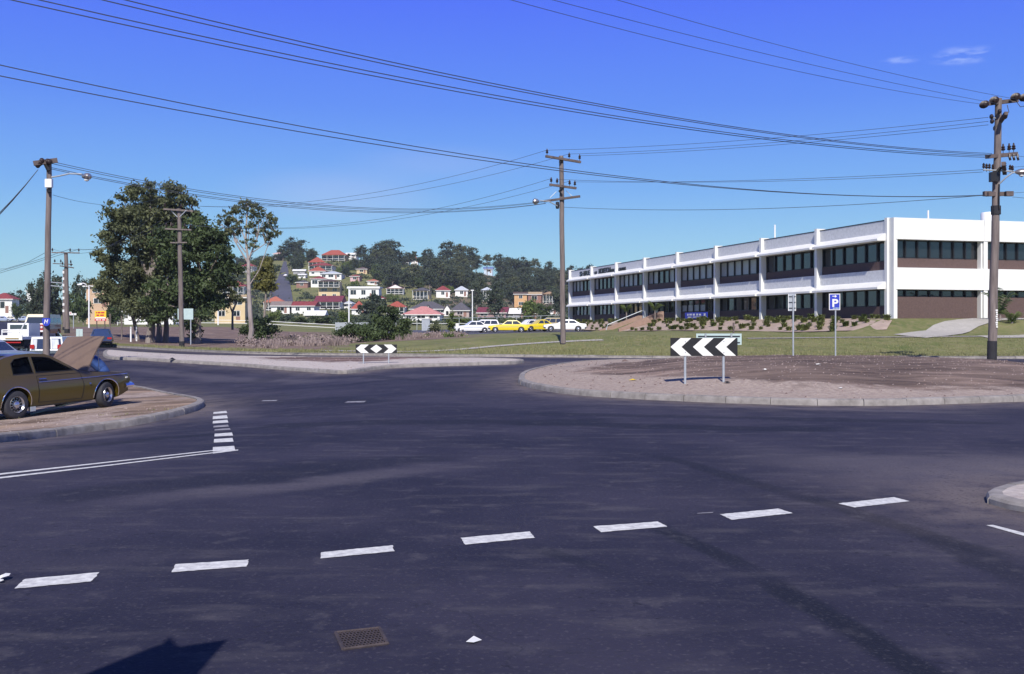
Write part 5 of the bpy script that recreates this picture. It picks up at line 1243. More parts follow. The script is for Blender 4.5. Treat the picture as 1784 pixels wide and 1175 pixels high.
# green-grey plank leaning against the sill of the coupe
pa = hit(52, 723, leftz); pb = Vector((W(163, pf.y-.1), pf.y-.12, Zp(692, pf.y-.1)))
o = MB().tube([Vector((0, 0, .01)), pb-pa], .022, 6).build('leaning_pole', M['sign_back']); o.location = pa; tag(o, 'thin pale green pole lying from the ground up to the sill of the brown coupe', 'pole')

# --- person bending over the engine bay, on the far side of the coupe's nose
def skin(name, pts_, edges, rad, mt, parent, lvl=2):
    me = bpy.data.meshes.new(name); me.from_pydata(pts_, edges, []); me.materials.append(mt); o = bpy.data.objects.new(name, me); link(o, parent)
    m = o.modifiers.new('skin', 'SKIN'); m.use_smooth_shade = True
    lay = me.skin_vertices[0] if me.skin_vertices else me.attributes.new('skin', 'FLOAT2', 'POINT')
    if not me.skin_vertices:
        bpy.context.view_layer.update()
    return o, m
def fleshed(name, chains, mt, parent, seg=10):
    """limbs as tapered tubes whose joints overlap, fused into one surface with a voxel remesh"""
    mb = MB()
    for P, Rr in chains:
        L = smooth3(P, Rr); mb.tube([p for p, r in L], [r for p, r in L], seg)
        for q, r in ((L[0]), (L[-1])): blob(mb, q, (r, r, r), 8)
    o = mb.build(name, mt, parent, smooth=True)
    m = o.modifiers.new('fuse', 'REMESH'); m.mode = 'VOXEL'; m.voxel_size = .02; m.use_smooth_shade = True
    s = o.modifiers.new('smooth', 'SMOOTH'); s.iterations = 3
    return o
def smooth3(P, Rr, k=4):
    P = [Vector(p) for p in P]; n = len(P); out = []
    for i in range(n-1):
        p0, p1, p2, p3 = P[max(i-1, 0)], P[i], P[i+1], P[min(i+2, n-1)]
        for j in range(k):
            t = j/k; out.append((.5*((2*p1)+(p2-p0)*t+(2*p0-5*p1+4*p2-p3)*t*t+(3*p1-p0-3*p2+p3)*t*t*t), lerp(Rr[i], Rr[i+1], t)))
    out.append((P[-1], Rr[-1])); return out
def person():
    py = pf.y+1.9; px = W(181, py); z = leftz(px, py)
    e = empty('person', (px, py, z), R(198), 'person in blue clothes bending over under the raised bonnet of the brown coupe', 'person')
    # facing +x (towards the engine bay); metres
    legs = []; hips = (0, 0, .92)
    for s in (-1, 1): legs.append(([(0, s*.06, .92), (.02, s*.1, .88), (.05, s*.11, .50), (-.02, s*.12, .12)], [.12, .10, .068, .048]))
    torso = ([(-.02, 0, .90), (.08, 0, 1.05), (.25, 0, 1.22), (.42, 0, 1.32), (.5, 0, 1.36)], [.145, .15, .16, .15, .085])
    arms = []
    for s in (-1, 1): arms.append(([(.42, s*.17, 1.32), (.52, s*.2, 1.12), (.70, s*.14, 1.0)], [.062, .05, .04]))
    feet = [([(-.05, s*.12, .05), (.16, s*.13, .04)], [.055, .045]) for s in (-1, 1)]
    b = fleshed('body', [torso, ([(.5, 0, 1.36), (.60, 0, 1.40)], [.055, .055])]+[([(.62, s*.16, 1.06), (.74, s*.13, .98), (.80, s*.12, .96)], [.038, .032, .03]) for s in (-1, 1)]+[([(0, s*.1, .2), (0, s*.12, .08)], [.04, .04]) for s in (-1, 1)], M['skin'], e)
    mb = MB(); blob(mb, (.69, 0, 1.41), (.10, .10, .125), 14); blob(mb, (.76, 0, 1.36), (.05, .05, .05), 8)
    mb.tube([(.78, 0, 1.42), (.815, 0, 1.39)], [.015, .012], 6)
    for s in (-1, 1): blob(mb, (.68, s*.1, 1.41), (.02, .015, .03), 6)
    mb.build('head', M['skin'], e, smooth=True)
    mb = MB(); blob(mb, (.665, 0, 1.45), (.108, .108, .11), 14); mb.build('hair', M['hair'], e, smooth=True)
    for s in (-1, 1):
        mb = MB(); blob(mb, (.83, s*.12, .955), (.045, .04, .02), 8)
        for k in range(4): mb.tube([(.86, s*.12+(k-1.5)*.02, .955), (.9, s*.12+(k-1.5)*.021, .945), (.92-.006*abs(k-1), s*.12+(k-1.5)*.02, .92)], [.009, .008, .007], 6)
        mb.tube([(.82, s*.09, .955), (.85, s*.065, .94), (.875, s*.06, .925)], [.011, .01, .008], 6); mb.build('hand', M['skin'], e, smooth=True)
    fleshed('trousers', [([p for p in c[0]], [r+.012 for r in c[1]]) for c in legs]+[([(-.03, 0, .88), (.05, 0, 1.02)], [.155, .155])], M['jeans'], e)
    fleshed('shirt', [([p for p in torso[0][1:]], [.165, .175, .165, .075])]+[([p for p in c[0][:2]]+[(.60, c[0][1][1]*.9, 1.06)], [.08, .066, .056]) for c in arms], M['jeans'], e)
    for c in feet: mb = MB(); mb.tube(*c, 8); mb.build('shoe', M['black'], e, smooth=True)
person()

# --- white camper behind the pole
def camper():
    d = 50.; x = W(58, d); z = T(x, d); e = empty('white_camper', (x, d, z), R(0), 'white camper body with curtained windows directly behind the leaning lamp pole', 'camper')
    X = lambda p: W(p, d)-x; Z = lambda p: Zp(p, d)-z
    def hexa(mb, pts_): return mb.add(pts_, [(0,1,2,3), (7,6,5,4), (0,4,5,1), (1,5,6,2), (2,6,7,3), (3,7,4,0)])
    zt, zb, z0 = Z(587.5), Z(612), Z(626)
    xl, xr_ = X(52), X(111); xlt, xrt = X(53), X(106)
    mb = MB(); hexa(mb, [(xl, 0, zb), (xr_, 0, zb), (xr_-.5, 3.2, zb), (xl-1.25, 3.2, zb), (xlt, .12, zt), (xrt, .12, zt), (xrt-.5, 3., zt), (xlt-1.0, 3., zt)]); mb.build('canopy', M['cwhite'], e)
    mb = MB(); hexa(mb, [(xl+.02, -.05, .4), (xr_, -.05, .4), (xr_-.5, 3.3, .4), (xl-1.25, 3.3, .4), (xl+.02, -.05, zb-.02), (xr_+.03, -.05, zb-.02), (xr_-.5, 3.3, zb-.02), (xl-1.25, 3.3, zb-.02)]); mb.build('body', M['csilver'], e)
    f = lambda u, v: Vector((lerp(lerp(xl, xr_, u), lerp(xlt, xrt, u), v), lerp(0, .12, v)-.012, lerp(zb, zt, v)))
    def win(u0, u1, v0, v1, mt, nm, o=0): mb = MB(); mb.add([f(u0, v0)+Vector((0, o, 0)), f(u1, v0)+Vector((0, o, 0)), f(u1, v1)+Vector((0, o, 0)), f(u0, v1)+Vector((0, o, 0))], [(0, 1, 2, 3)]); mb.build(nm, M[mt], e)
    win(.07, .62, .14, .86, 'glass_car', 'window'); win(.66, .95, .14, .88, 'glass_car', 'window')
    for a, b in ((.08, .20), (.52, .61), (.67, .88)): win(a, b, .16, .84, 'interior', 'curtain', -.008)
    mb = MB(); g = lambda u, v: Vector((lerp(lerp(xl, xl-1.25, u), lerp(xlt, xlt-1.0, u), v)-.012, lerp(0, 3.2, u), lerp(zb, zt, v)))
    mb.add([g(.15, .15), g(.15, .75), g(.8, .75), g(.8, .15)], [(0, 1, 2, 3)]); mb.build('side_window', M['glass_car'], e)
    for xx in (xl+.15, xr_-.2): wheel(e, xx, .25, .3, .2, -1, 'rim')
    MB().box(xl, xr_, -.12, -.04, .42, .56).build('bumper', M['chrome'], e)
    for xx in (xl+.15, xr_-.18): MB().box(xx-.1, xx+.1, -.08, -.04, .65, .85).build('tail_lamp', M['clamp'], e)
camper()
# --- white tray truck with ladder rack
def truck():
    d = 58.; x = W(10, d); z = T(x, d); e = empty('tray_truck', (x, d, z), 0, 'white tray truck with side rails and a ladder rack at the left edge', 'truck')
    X = lambda p: W(p, d)-x; Z = lambda p: Zp(p, d)-z
    MB().box(X(-30), X(39), 0, 3.4, Z(592), Z(587)).build('tray', M['cwhite'], e)
    MB().box(X(-30), X(39), -.02, .03, Z(593), Z(584.5)).build('tailboard', M['cwhite'], e)
    for py in (575.5, 579): MB().tube([(X(3), 0, Z(py)), (X(38), 0, Z(py-.7))], .035, 6).build('rail', M['cwhite'], e)
    for px in (3.5, 33, 38): MB().tube([(X(px), 0, Z(587)), (X(px), 0, Z(575))], .035, 6).build('rail_post', M['cwhite'], e)
    MB().tube([(X(37), 0, Z(576)), (X(41), 0, Z(566)), (X(46), 0, Z(561))], .035, 6).build('rack_arm', M['cwhite'], e)
    mb = MB(); mb.box(X(-40), X(-1), 3.5, 5.0, Z(592), Z(563)); mb.build('cab', M['cwhite'], e)
    MB().box(X(-35), X(-4), 3.47, 3.5, Z(574), Z(566)).build('cab_window', M['glass_car'], e)
    MB().box(X(10), X(37), -.06, -.02, Z(598), Z(596)).build('bumper', M['clamp'], e)
    MB().box(X(10), X(33), -.05, -.02, Z(591), Z(589)).build('number_board', M['ctan'], e)
    for px in (-18, 30): wheel(e, X(px), .9, .38, .25, -1, 'rim')
    MB().box(X(-26), X(36), .4, 4.8, .45, Z(593)).build('chassis', M['black'], e)
truck()
def place(px, py, f=Tk): return hit(px, py, f)
def at_d(px, d): x = W(px, d); return x, d, T(x, d)
x, y, z = at_d(-16, 44); sedan('silver blue sedan cut off by the left edge behind the brown coupe', x, y, z, R(75), 'csilver')
x, y, z = at_d(177, 80); sedan('dark blue sedan driving away behind the raised brown bonnet', x, y, z+.02, R(112), 'cblue', L=4.4)
# kombi van red and cream
def kombi():
    d = 88.; x = W(76, d); z = T(x, d); e = empty('kombi_van', (x, d, z), R(-84), 'cream and red van coming down the side road beside the leaning pole', 'van')
    L, Wd = 4.3, 1.72; h = L/2; wf = lambda x_, z_: Wd/2*(1-.1*max(0, (abs(x_)/h-.75)/.25)**2)
    low = [(-h, .35)]+arch(-h+.9, .28, .36)+arch(h-.75, .28, .36)+[(h-.05, .35), (h, .75), (h-.02, 1.05), (-h+.02, 1.05)]
    shell(low, wf, .3, 'body', M['cred'], e); cw = cabin_w(Wd, 1.05, 1.95, .99, .84)
    shell([(h-.02, 1.055), (h-.3, 1.75), (h-.5, 1.93), (-h+.25, 1.93), (-h+.08, 1.75), (-h+.02, 1.055)], cw, .3, 'cabin', M['ccream'], e)
    across((h-.06, 1.15), (h-.27, 1.68), cw, .01, 'windscreen', M['glass_car'], e, .12)
    for s in (-1, 1):
        for a, b in ((-1.8, -1.0), (-.9, -.1), (0, .75), (.85, 1.6)): side_patch([(a, 1.2), (b, 1.2), (b-.02, 1.62), (a+.02, 1.62)], cw, .008, 'side_window', M['glass_car'], e, s)
        for xx in (-h+.9, h-.75): wheel(e, xx, s*(Wd/2-.12), .31, .17, s, 'rim')
        mb = MB(); mb.lathe([(.001, .03), (.09, .02), (.1, -.03)], 12, Matrix.Translation((h-.0, s*.56, .82)) @ Matrix.Rotation(R(90), 4, 'Y')); mb.build('headlight', M['clight'], e, smooth=True)
    MB().box(h, h+.08, -.82, .82, .42, .56).build('bumper', M['cwhite'], e)
kombi()
# far cars at the left
for px, d, mt, rz, lab in [(42, 262, 'csilver', 8, 'pale silver sedan farthest up the side road in front of dark bushes'), (21, 268, 'ccream', 20, 'small cream car between two others at the top of the side road'), (6, 258, 'csilver', 5, 'blue-grey car at the left edge at the top of the side road')]:
    x, y, z = at_d(px, d); sedan(lab, x, y, z+.05, R(rz), mt)
# the car park row
def park(px, d, rz, mt, lab, kind='sedan', L=4.6, H=1.38, **k):
    x = W(px, d); sedan(lab, x, d, T(x, d)+KH+.04, R(rz), mt, L=L, H=H, kind=kind, group='cars in the car park', **k)
park(822, 119, 196, 'cwhite', 'white sedan with dark grille at the left end of the parked row')
park(838, 126, 188, 'cwhite', 'white station wagon behind the leftmost parked sedan', kind='wagon', H=1.45)
park(859, 129, 10, 'cblue', 'dark saloon half hidden between the white wagon and the yellow sedan')
park(886, 116, 184, 'cyellow', 'bright yellow sedan in the middle of the parked row', L=4.7)
park(921, 121, 215, 'cwhite', 'white sedan nose-on between the yellow sedan and the centre pole')
park(938, 117.5, 205, 'cyellow', 'second yellow car tucked behind the white nose near the centre pole', L=4.3)
park(952, 128, 185, 'ctan', 'tan station wagon behind the centre pole', kind='wagon', H=1.5)
park(984, 114, 181, 'cwhite', 'long white sedan at the right end of the parked row, behind the centre pole', L=4.8, H=1.32)

# ------------------------------------------------------------ houses
HM = {}
def cm(c, pre='wall'):
    key = (pre, c)
    if key not in HM:
        if pre == 'roof': HM[key] = mat('roof_tiles', c, .85, .22, 1.5, .3, stretch=(1, 1, 3))
        else: HM[key] = mat('house_wall', c, .8, .08, .8)
    return HM[key]
RED, DRED, MAR, PINK, DGREY, LGREY, WHT, ORG, DBR = (.30, .07, .05), (.21, .04, .045), (.15, .03, .05), (.46, .20, .19), (.085, .08, .095), (.42, .45, .5), (.72, .72, .72), (.36, .12, .08), (.09, .06, .06)
CR, WH, OC, GY, BRK = (.60, .47, .28), (.76, .75, .72), (.55, .33, .16), (.33, .33, .34), (.26, .14, .11)
def house(label, x0, x1, yt, ye, yb, rc, wc, kind='hip', rz=None, floors=None, d=None, depth=9., verandah=False, win=None, name='house', cat='house', chimney=False, ov=.5):
    xm = (x0+x1)/2
    if d is None: p = hit(xm, min(yb+1, 561)); d = p.y
    z0 = Zp(yb, d); xw = W(xm, d); w = (x1-x0)/F*d; hw = Zp(ye, d)-z0; hr = max(.25, Zp(yt, d)-Zp(ye, d)); w -= 2*ov if w > 6 else 0
    depth = min(depth, max(5, w*.9)); rz = rnd.uniform(-8, 8) if rz is None else rz
    if not verandah and kind in ('hip', 'gable') and d > 300 and rnd.random() < .4 and hw > 2.4: verandah = True
    e = empty(name, (xw, d, z0), R(rz), label, cat); fl = floors or max(1, round(hw/3.0))
    mb = MB(); mb.box(-w/2, w/2, 0, depth, -5, hw); mb.build('wall', cm(wc), e)
    mb = MB(); a, b = w/2+ov, ov
    if kind == 'hip':
        rl_ = max(0, w/2-depth/2); mb.add([(-a, -b, hw), (a, -b, hw), (a, depth+b, hw), (-a, depth+b, hw), (-rl_, depth/2, hw+hr), (rl_+.01, depth/2, hw+hr)], [(0, 1, 5, 4), (1, 2, 5), (2, 3, 4, 5), (3, 0, 4), (3, 2, 1, 0)])
    elif kind == 'gable':   # ridge left-right
        mb.add([(-a, -b, hw-.05), (a, -b, hw-.05), (a, depth+b, hw-.05), (-a, depth+b, hw-.05), (-a, depth/2, hw+hr), (a, depth/2, hw+hr)], [(0, 1, 5, 4), (1, 2, 5), (2, 3, 4, 5), (3, 0, 4), (3, 2, 1, 0)])
    elif kind == 'front':   # gable end towards the viewer
        mb.add([(-a, -b, hw), (a, -b, hw), (a, depth+b, hw), (-a, depth+b, hw), (0, -b, hw+hr), (0, depth+b, hw+hr)], [(0, 4, 5, 3), (1, 2, 5, 4), (3, 2, 1, 0), (2, 3, 5)])
        g = MB(); g.add([(-w/2, -.01, hw), (w/2, -.01, hw), (0, -.01, hw+hr*.92)], [(0, 1, 2)]); g.build('gable', cm(wc), e)
    else: mb.box(-a, a, -b, depth+b, hw, hw+hr)
    r = mb.build('roof', cm(rc, 'roof'), e)
    if chimney: MB().box(-.4, .4, depth/2-.4, depth/2+.4, hw+hr*.5, hw+hr+.9).build('chimney', cm(BRK), r)
    mb = MB(); mb.box(-a, a, -b-.06, -b-.003, hw-.22, hw-.02); mb.build('gutter', M['white'], r)
    nw = win or max(1, int(w/3.2)); fh = hw/fl
    for f_ in range(fl):
        for i in range(nw):
            cxx = -w/2+w*(i+.5)/nw+rnd.uniform(-.2, .2); ww = rnd.choice([.7, .9, 1.2])*min(1, w/nw/2.6); zb = f_*fh+fh*.36; zt_ = f_*fh+fh*.8
            if zt_-zb < .4: continue
            fr = MB(); fr.box(cxx-ww-.07, cxx+ww+.07, -.05, -.003, zb-.07, zt_+.07); fo = fr.build('window', M['white'], e)
            for s in (-1, 1): MB().box(cxx+(s-1)*ww/2+.04, cxx+(s+1)*ww/2-.04, -.075, -.053, zb, zt_).build('pane', M['glass_dark'], fo)
    if hw > 1.6 and not verandah: MB().box(w*.2, w*.2+.9, -.04, -.003, .05, 2.1 if hw > 2.3 else hw*.8).build('door', cm(BRK), e)
    if verandah:
        zf = (fl-1)*fh; MB().box(-w/2, w/2, -2., -.01, zf-.15, zf).build('verandah_floor', M['white'], e)
        for i in range(5): xx = lerp(-w/2+.1, w/2-.1, i/4); MB().box(xx-.07, xx+.07, -2., -1.86, zf if zf > 1 else -3, hw).build('verandah_post', M['white'], e)
        MB().box(-w/2, w/2, -1.98, -1.93, zf+.85, zf+.95).build('verandah_rail', M['white'], e)
        MB().box(-w/2-.2, w/2+.2, -2.2, -b-.07, hw-.08, hw).build('verandah_roof', cm(rc, 'roof'), e)
        MB().box(-w/2+.2, w/2-.2, -.03, -.003, zf+.1, zf+fh*.85).build('dark_opening', M['glass_dark'], e)
    return e
HOUSES = [
 ('large cream house with red hipped roof on top of the hill', 559, 603, 435, 444.6, 454, RED, CR, 'hip'),
 ('white house with red hipped roof just below the hilltop house', 537, 567, 447.6, 457.5, 466, RED, WH, 'hip'),
 ('white house with dark verandah and low red roof on the upper slope', 537, 581, 458, 463, 472, DRED, WH, 'hip', None, 1, None, 8, True),
 ('white house under a bright red pyramid roof, upper slope', 537, 568, 464, 472.5, 480, RED, WH, 'hip'),
 ('white house with pale grey roof right of the stacked red roofs', 556, 596.5, 472, 477, 486.5, LGREY, WH, 'hip'),
 ('white house with maroon roof behind the cream flats', 540, 571, 481, 486, 500, DRED, WH, 'hip'),
 ('three-storey cream brick flats halfway down the hill', 553, 594, 486, 490.5, 521, DBR, CR, 'hip', 3, 3),
 ('white house with wide maroon gabled roof below the cream flats', 546, 596, 515, 526, 538, MAR, WH, 'gable'),
 ('tiny pink and white house on the slope left of the dark trees', 610, 626, 478, 481.5, 490, DRED, (.6, .4, .42), 'hip'),
 ('small cream cottage with dark roof alone on the slope', 619.5, 641, 465, 469, 476.5, DBR, CR, 'hip'),
 ('long low white building with flat roof mid slope', 605, 662, 499.5, 502, 520, WHT, WH, 'flat', 0),
 ('white house with a front gable, pink roof and glassed verandah', 672, 705, 495, 502.5, 512, PINK, WH, 'front', 2, 1, None, 12, True),
 ('cream house with dark hipped roof right of the gabled white one', 718, 749, 501, 506.5, 521.7, DGREY, CR, 'hip'),
 ('white house with dark red hipped roof in the middle of the row', 758, 786, 498, 506, 518, DRED, WH, 'hip'),
 ('white house with pale blue-grey roof at the right of the row', 793, 815, 498.5, 505.5, 516.5, LGREY, WH, 'hip'),
 ('house with broad brick-red roof behind the pink-roofed one', 672, 708, 525, 535, 548, RED, WH, 'hip'),
 ('low house with large faded pink tiled roof near the valley floor', 699, 769, 533.6, 548, 558, PINK, WH, 'hip', -4, 1),
 ('house with long charcoal roof behind the pink-roofed house', 712, 781, 525, 538.5, 548, DGREY, WH, 'hip'),
 ('house with charcoal hipped roof left of the slim white post', 783, 820, 527, 541, 552, DGREY, (.4, .32, .3), 'hip'),
 ('house with red roof and white wall right of the big lamp post', 613, 637, 524, 538.5, 548, RED, WH, 'hip'),
 ('house with orange tiled roof at the foot of the steep street', 458.7, 496, 516.5, 527, 540, ORG, WH, 'hip'),
 ('house with grey-brown roof and white gable at the foot of the street', 470, 507, 525, 533, 546, (.2, .16, .15), WH, 'gable'),
 ('long house with deep red roof and white front below the street', 505, 550, 525, 533, 546, DRED, WH, 'gable'),
 ('low shed with bright white sloping roof between the bushes', 529, 567, 541, 549, 554, WHT, (.3, .25, .2), 'gable'),
 ('cream two-storey flats with dark windows left of the slender gum', 370, 431, 514, 518, 558, (.4, .3, .2), CR, 'flat', 0, 2, 215),
 ('white house with faded red roof above the cream flats', 388, 428, 489, 499, 514, DRED, WH, 'hip'),
 ('white house with maroon roof high behind the slender gum', 419, 443, 458, 464, 474, DRED, WH, 'hip'),
 ('white house with grey roof and lower wing right of the dark trees', 838, 857, 500, 506, 524, LGREY, WH, 'hip'),
 ('ochre flats with dark balconies behind the trees', 896, 918, 509, 512.5, 536, DBR, OC, 'flat'),
 ('cream and brown house with dark deck under the trees', 918, 945, 509, 513, 528, (.4, .3, .2), BRK, 'flat'),
 ('ochre house beside the centre pole', 944, 970, 508, 512.5, 529, (.3, .2, .12), OC, 'hip'),
 ('low house with long maroon roof beyond the car park', 829, 884, 535, 545, 553, MAR, (.3, .2, .2), 'gable'),
 ('house with curved pale white roof beyond the car park', 868, 908, 537, 546, 553, WHT, GY, 'gable'),
 ('house with dark brown hipped roof and pale fascia next to the centre pole', 944, 974, 527, 539, 548, DBR, WH, 'hip'),
 ('small white house glimpsed on the hill crest among trees', 716, 728, 446, 450.5, 457, DRED, WH, 'hip'),
 ('low white house on the hill crest left of the others', 702, 712, 451, 453, 457.5, WHT, WH, 'flat'),
 ('pale blue hilltop building glimpsed between trunks', 843, 858, 465.5, 469, 476, (.12, .18, .4), (.5, .6, .7), 'flat'),
 ('white long roofed house right of the hilltop red roof', 600, 622, 440, 443.5, 449, WHT, WH, 'gable'),
 ('low pale-roofed house left of the stacked red roofs', 511, 531, 469, 472, 477, WHT, GY, 'gable'),
 ('small white shed on the slope beside the steep street', 520, 532, 477, 479, 484, WHT, WH, 'gable'),
 ('grey-brown house beside the cream three-storey flats', 516, 536, 488, 492, 501, DGREY, BRK, 'hip'),
 ('small white house with orange roof above the long white building', 640, 658, 486, 490, 496, ORG, WH, 'hip'),
 ('small house with dark red roof above the gabled white house', 655, 668, 516, 520, 527, DRED, CR, 'hip'),
 ('small white house with grey roof low on the slope right of the flats', 598, 612, 524, 529, 537, LGREY, WH, 'hip'),
 ('low brick house with maroon roof right of the curved pale roof', 908, 934, 541, 546, 554, MAR, BRK, 'hip'),
 ('pinkish house at the top of the steep street', 476, 492, 439, 442.5, 450, (.5, .3, .26), WH, 'hip'),
 ('purple-red roofed cream house with tall front gable at the left', 150, 190, 488, 498, 535, DRED, (.52, .36, .24), 'front', 0, 2, 200),
 ('long bright white building behind the gum trunks', 212, 306, 540, 543, 561, WHT, (.8, .8, .8), 'flat', 0, 1, 190, 8, False, 9),
 ('white house with dark red roof at the left edge', -20, 23, 510, 521, 546, DRED, WH, 'hip', 6, 1, 290),
 ('grey-roofed house glimpsed above bushes at the far left', 46, 66, 502, 507, 515, GY, WH, 'hip', 0, 1, 380),
]
for hrow in HOUSES: house(*hrow[:9], **dict(zip(('rz', 'floors', 'd', 'depth', 'verandah', 'win'), hrow[9:])))
BOX = []
for hrow in HOUSES: BOX.append((hrow[1], hrow[2], hrow[3], hrow[5]))
# small gables of the charcoal-roofed house
for px, y0 in ((746, 541), (779, 540)):
    d = 325.; e = empty('porch', (W(px, d), d, Zp(551, d)), 0, 'small white gabled porch %s the charcoal roof' % ('at the left of' if px < 760 else 'at the right end of'), 'porch')
    a = 10/F*d/2; hh = Zp(y0, d)-Zp(551, d); t = Zp(y0-8, d)-Zp(551, d)
    MB().prism([(-a, 0), (a, 0), (a, hh), (0, t), (-a, hh)], lambda u, v, s: Vector((u, 3*s, v))).build('wall', M['white'], e)
    MB().prism([(-a-.3, hh-.1), (0, t+.1), (a+.3, hh-.1), (a+.3, hh+.15), (0, t+.4), (-a-.3, hh+.15)], lambda u, v, s: Vector((u, -.3+3.4*s, v))).build('roof', cm(DGREY, 'roof'), e)
    MB().box(-a*.4, a*.4, -.05, -.01, .3, hh*.8).build('window', M['glass_dark'], e)

# ------------------------------------------------------------ fences and small buildings of the middle distance
def rail_fence(label, pts_px, d, h, nr=2, mt='whitebox', pr_=.09, step=3., name='fence'):
    P_ = [(W(px, dd), dd) for px, dd in pts_px]; x0, y0 = P_[0]; z0 = T(x0, y0); e = empty(name, (x0, y0, z0), 0, label, 'fence')
    for (xa, ya), (xb, yb) in zip(P_, P_[1:]):
        L = math.hypot(xb-xa, yb-ya); n = max(1, int(L/step))
        pts_ = [(lerp(xa, xb, i/n), lerp(ya, yb, i/n)) for i in range(n+1)]
        for x, y in pts_[:-1]: MB().box(x-x0-pr_/2, x-x0+pr_/2, y-y0-pr_/2, y-y0+pr_/2, T(x, y)-z0-.2, T(x, y)-z0+h).build('post', M[mt], e)
        for k in range(nr):
            zz = h*(1-.45*k)-.05
            MB().tube([(x-x0, y-y0-.06, T(x, y)-z0+zz) for x, y in pts_], pr_*.55, 4).build('rail', M[mt], e)
    return e
rail_fence('long low pale rail fence running behind the scrub towards the hill', [(205, 165), (340, 165), (470, 160), (590, 158)], 160, 1.0, 2, step=6)
rail_fence('pale rail along the street behind the car park', [(700, 190), (830, 188), (1010, 182)], 190, .9, 1, step=8)
rail_fence('grey wire mesh fence posts behind the parked cars', [(690, 160), (800, 158), (900, 152), (985, 150)], 150, 2.0, 1, 'steel', .07, 3.2)
def paling(label, xa, xb, d, h, mt, pw=.18):
    x0 = W(xa, d); x1 = W(xb, d); z = T((x0+x1)/2, d); e = empty('paling_fence', (x0, d, z), 0, label, 'fence'); n = int((x1-x0)/pw); me = None
    n = min(n, 60); w = (x1-x0)/n
    for i in range(n):
        if me is None: o = MB().box(0, w*.9, 0, .03, -.3, h).build('paling', mt, e); me = o.data
        else: o = link(bpy.data.objects.new('paling', me), e)
        o.location = (i*w, 0, rnd.uniform(-.04, .04))
    MB().box(0, x1-x0, .035, .08, h*.7, h*.78).build('rail', mt, e)
paling('grey paling fence behind the big bush, under the slim white post', 584, 642, 148, 1.45, M['steel'])
d = 146.; x = W(742, d); z = T(x, d); e = empty('metal_cabinet', (x, d, z), 0, 'pale blue-grey metal cabinet standing by the mesh fence', 'cabinet')
for i in range(6): MB().box(-.55+i*.19, -.55+i*.19+.175, -.45, .45, 0, Zp(557, d)-z).build('panel', M['steel'], e)
MB().box(-.62, .64, -.5, .5, Zp(557, d)-z+.003, Zp(557, d)-z+.08).build('lid', M['steel'], e)
for i, (px, dd) in enumerate(((228, 88), (238, 90), (192, 92), (212, 90))):
    x = W(px, dd); o = MB().tube([(0, 0, -.2), (0, 0, 1.35 if i < 2 else 2.2)], .07, 7).build('bollard_post', M['whitebox'] if i < 2 else M['pole']); o.location = (x, dd, T(x, dd)+.1)
    tag(o, ['left of two white posts below the gum trunks', 'right of two white posts below the gum trunks', 'slim timber post left of the gum trunks', 'slim timber post nearer the gum trunks'][i], 'post')

# ------------------------------------------------------------ trees
def leaves(clumps, n, size, seed, squash=.8, droop=.0):
    """clumps [(cx,cy,cz,rx,ry,rz,weight)] -> leaf card mesh arrays"""
    rg = np.random.default_rng(seed); C = np.array(clumps, dtype=float); w = C[:, 6]/C[:, 6].sum(); idx = rg.choice(len(C), n, p=w)
    d = rg.normal(size=(n, 3)); d /= np.linalg.norm(d, axis=1)[:, None]; r = np.minimum(np.abs(rg.normal(0, .62, n))+.12*rg.random(n), 1.7)
    c = C[idx, :3]+d*r[:, None]*C[idx, 3:6]
    a = rg.normal(size=(n, 3)); a[:, 2] -= droop; a /= np.linalg.norm(a, axis=1)[:, None]; b = np.cross(a, rg.normal(size=(n, 3))); b /= np.linalg.norm(b, axis=1)[:, None]
    s = size*rg.uniform(.55, 1.3, n)[:, None]; a = a*s; b = b*s*.5
    V = np.stack([c-a, c+b, c+a, c-b], 1).reshape(-1, 3); Q = np.arange(4*n).reshape(n, 4); return V, Q
def limb(mb, p0, p1, r0, r1, wob=.15, n=5, rg=rnd):
    p0, p1 = Vector(p0), Vector(p1); L = (p1-p0).length; pts_ = [p0.lerp(p1, i/n)+Vector((rg.uniform(-1, 1), rg.uniform(-1, 1), 0))*wob*L*.12*math.sin(math.pi*i/n) for i in range(n+1)]
    mb.tube(pts_, [lerp(r0, r1, i/n) for i in range(n+1)], 7)
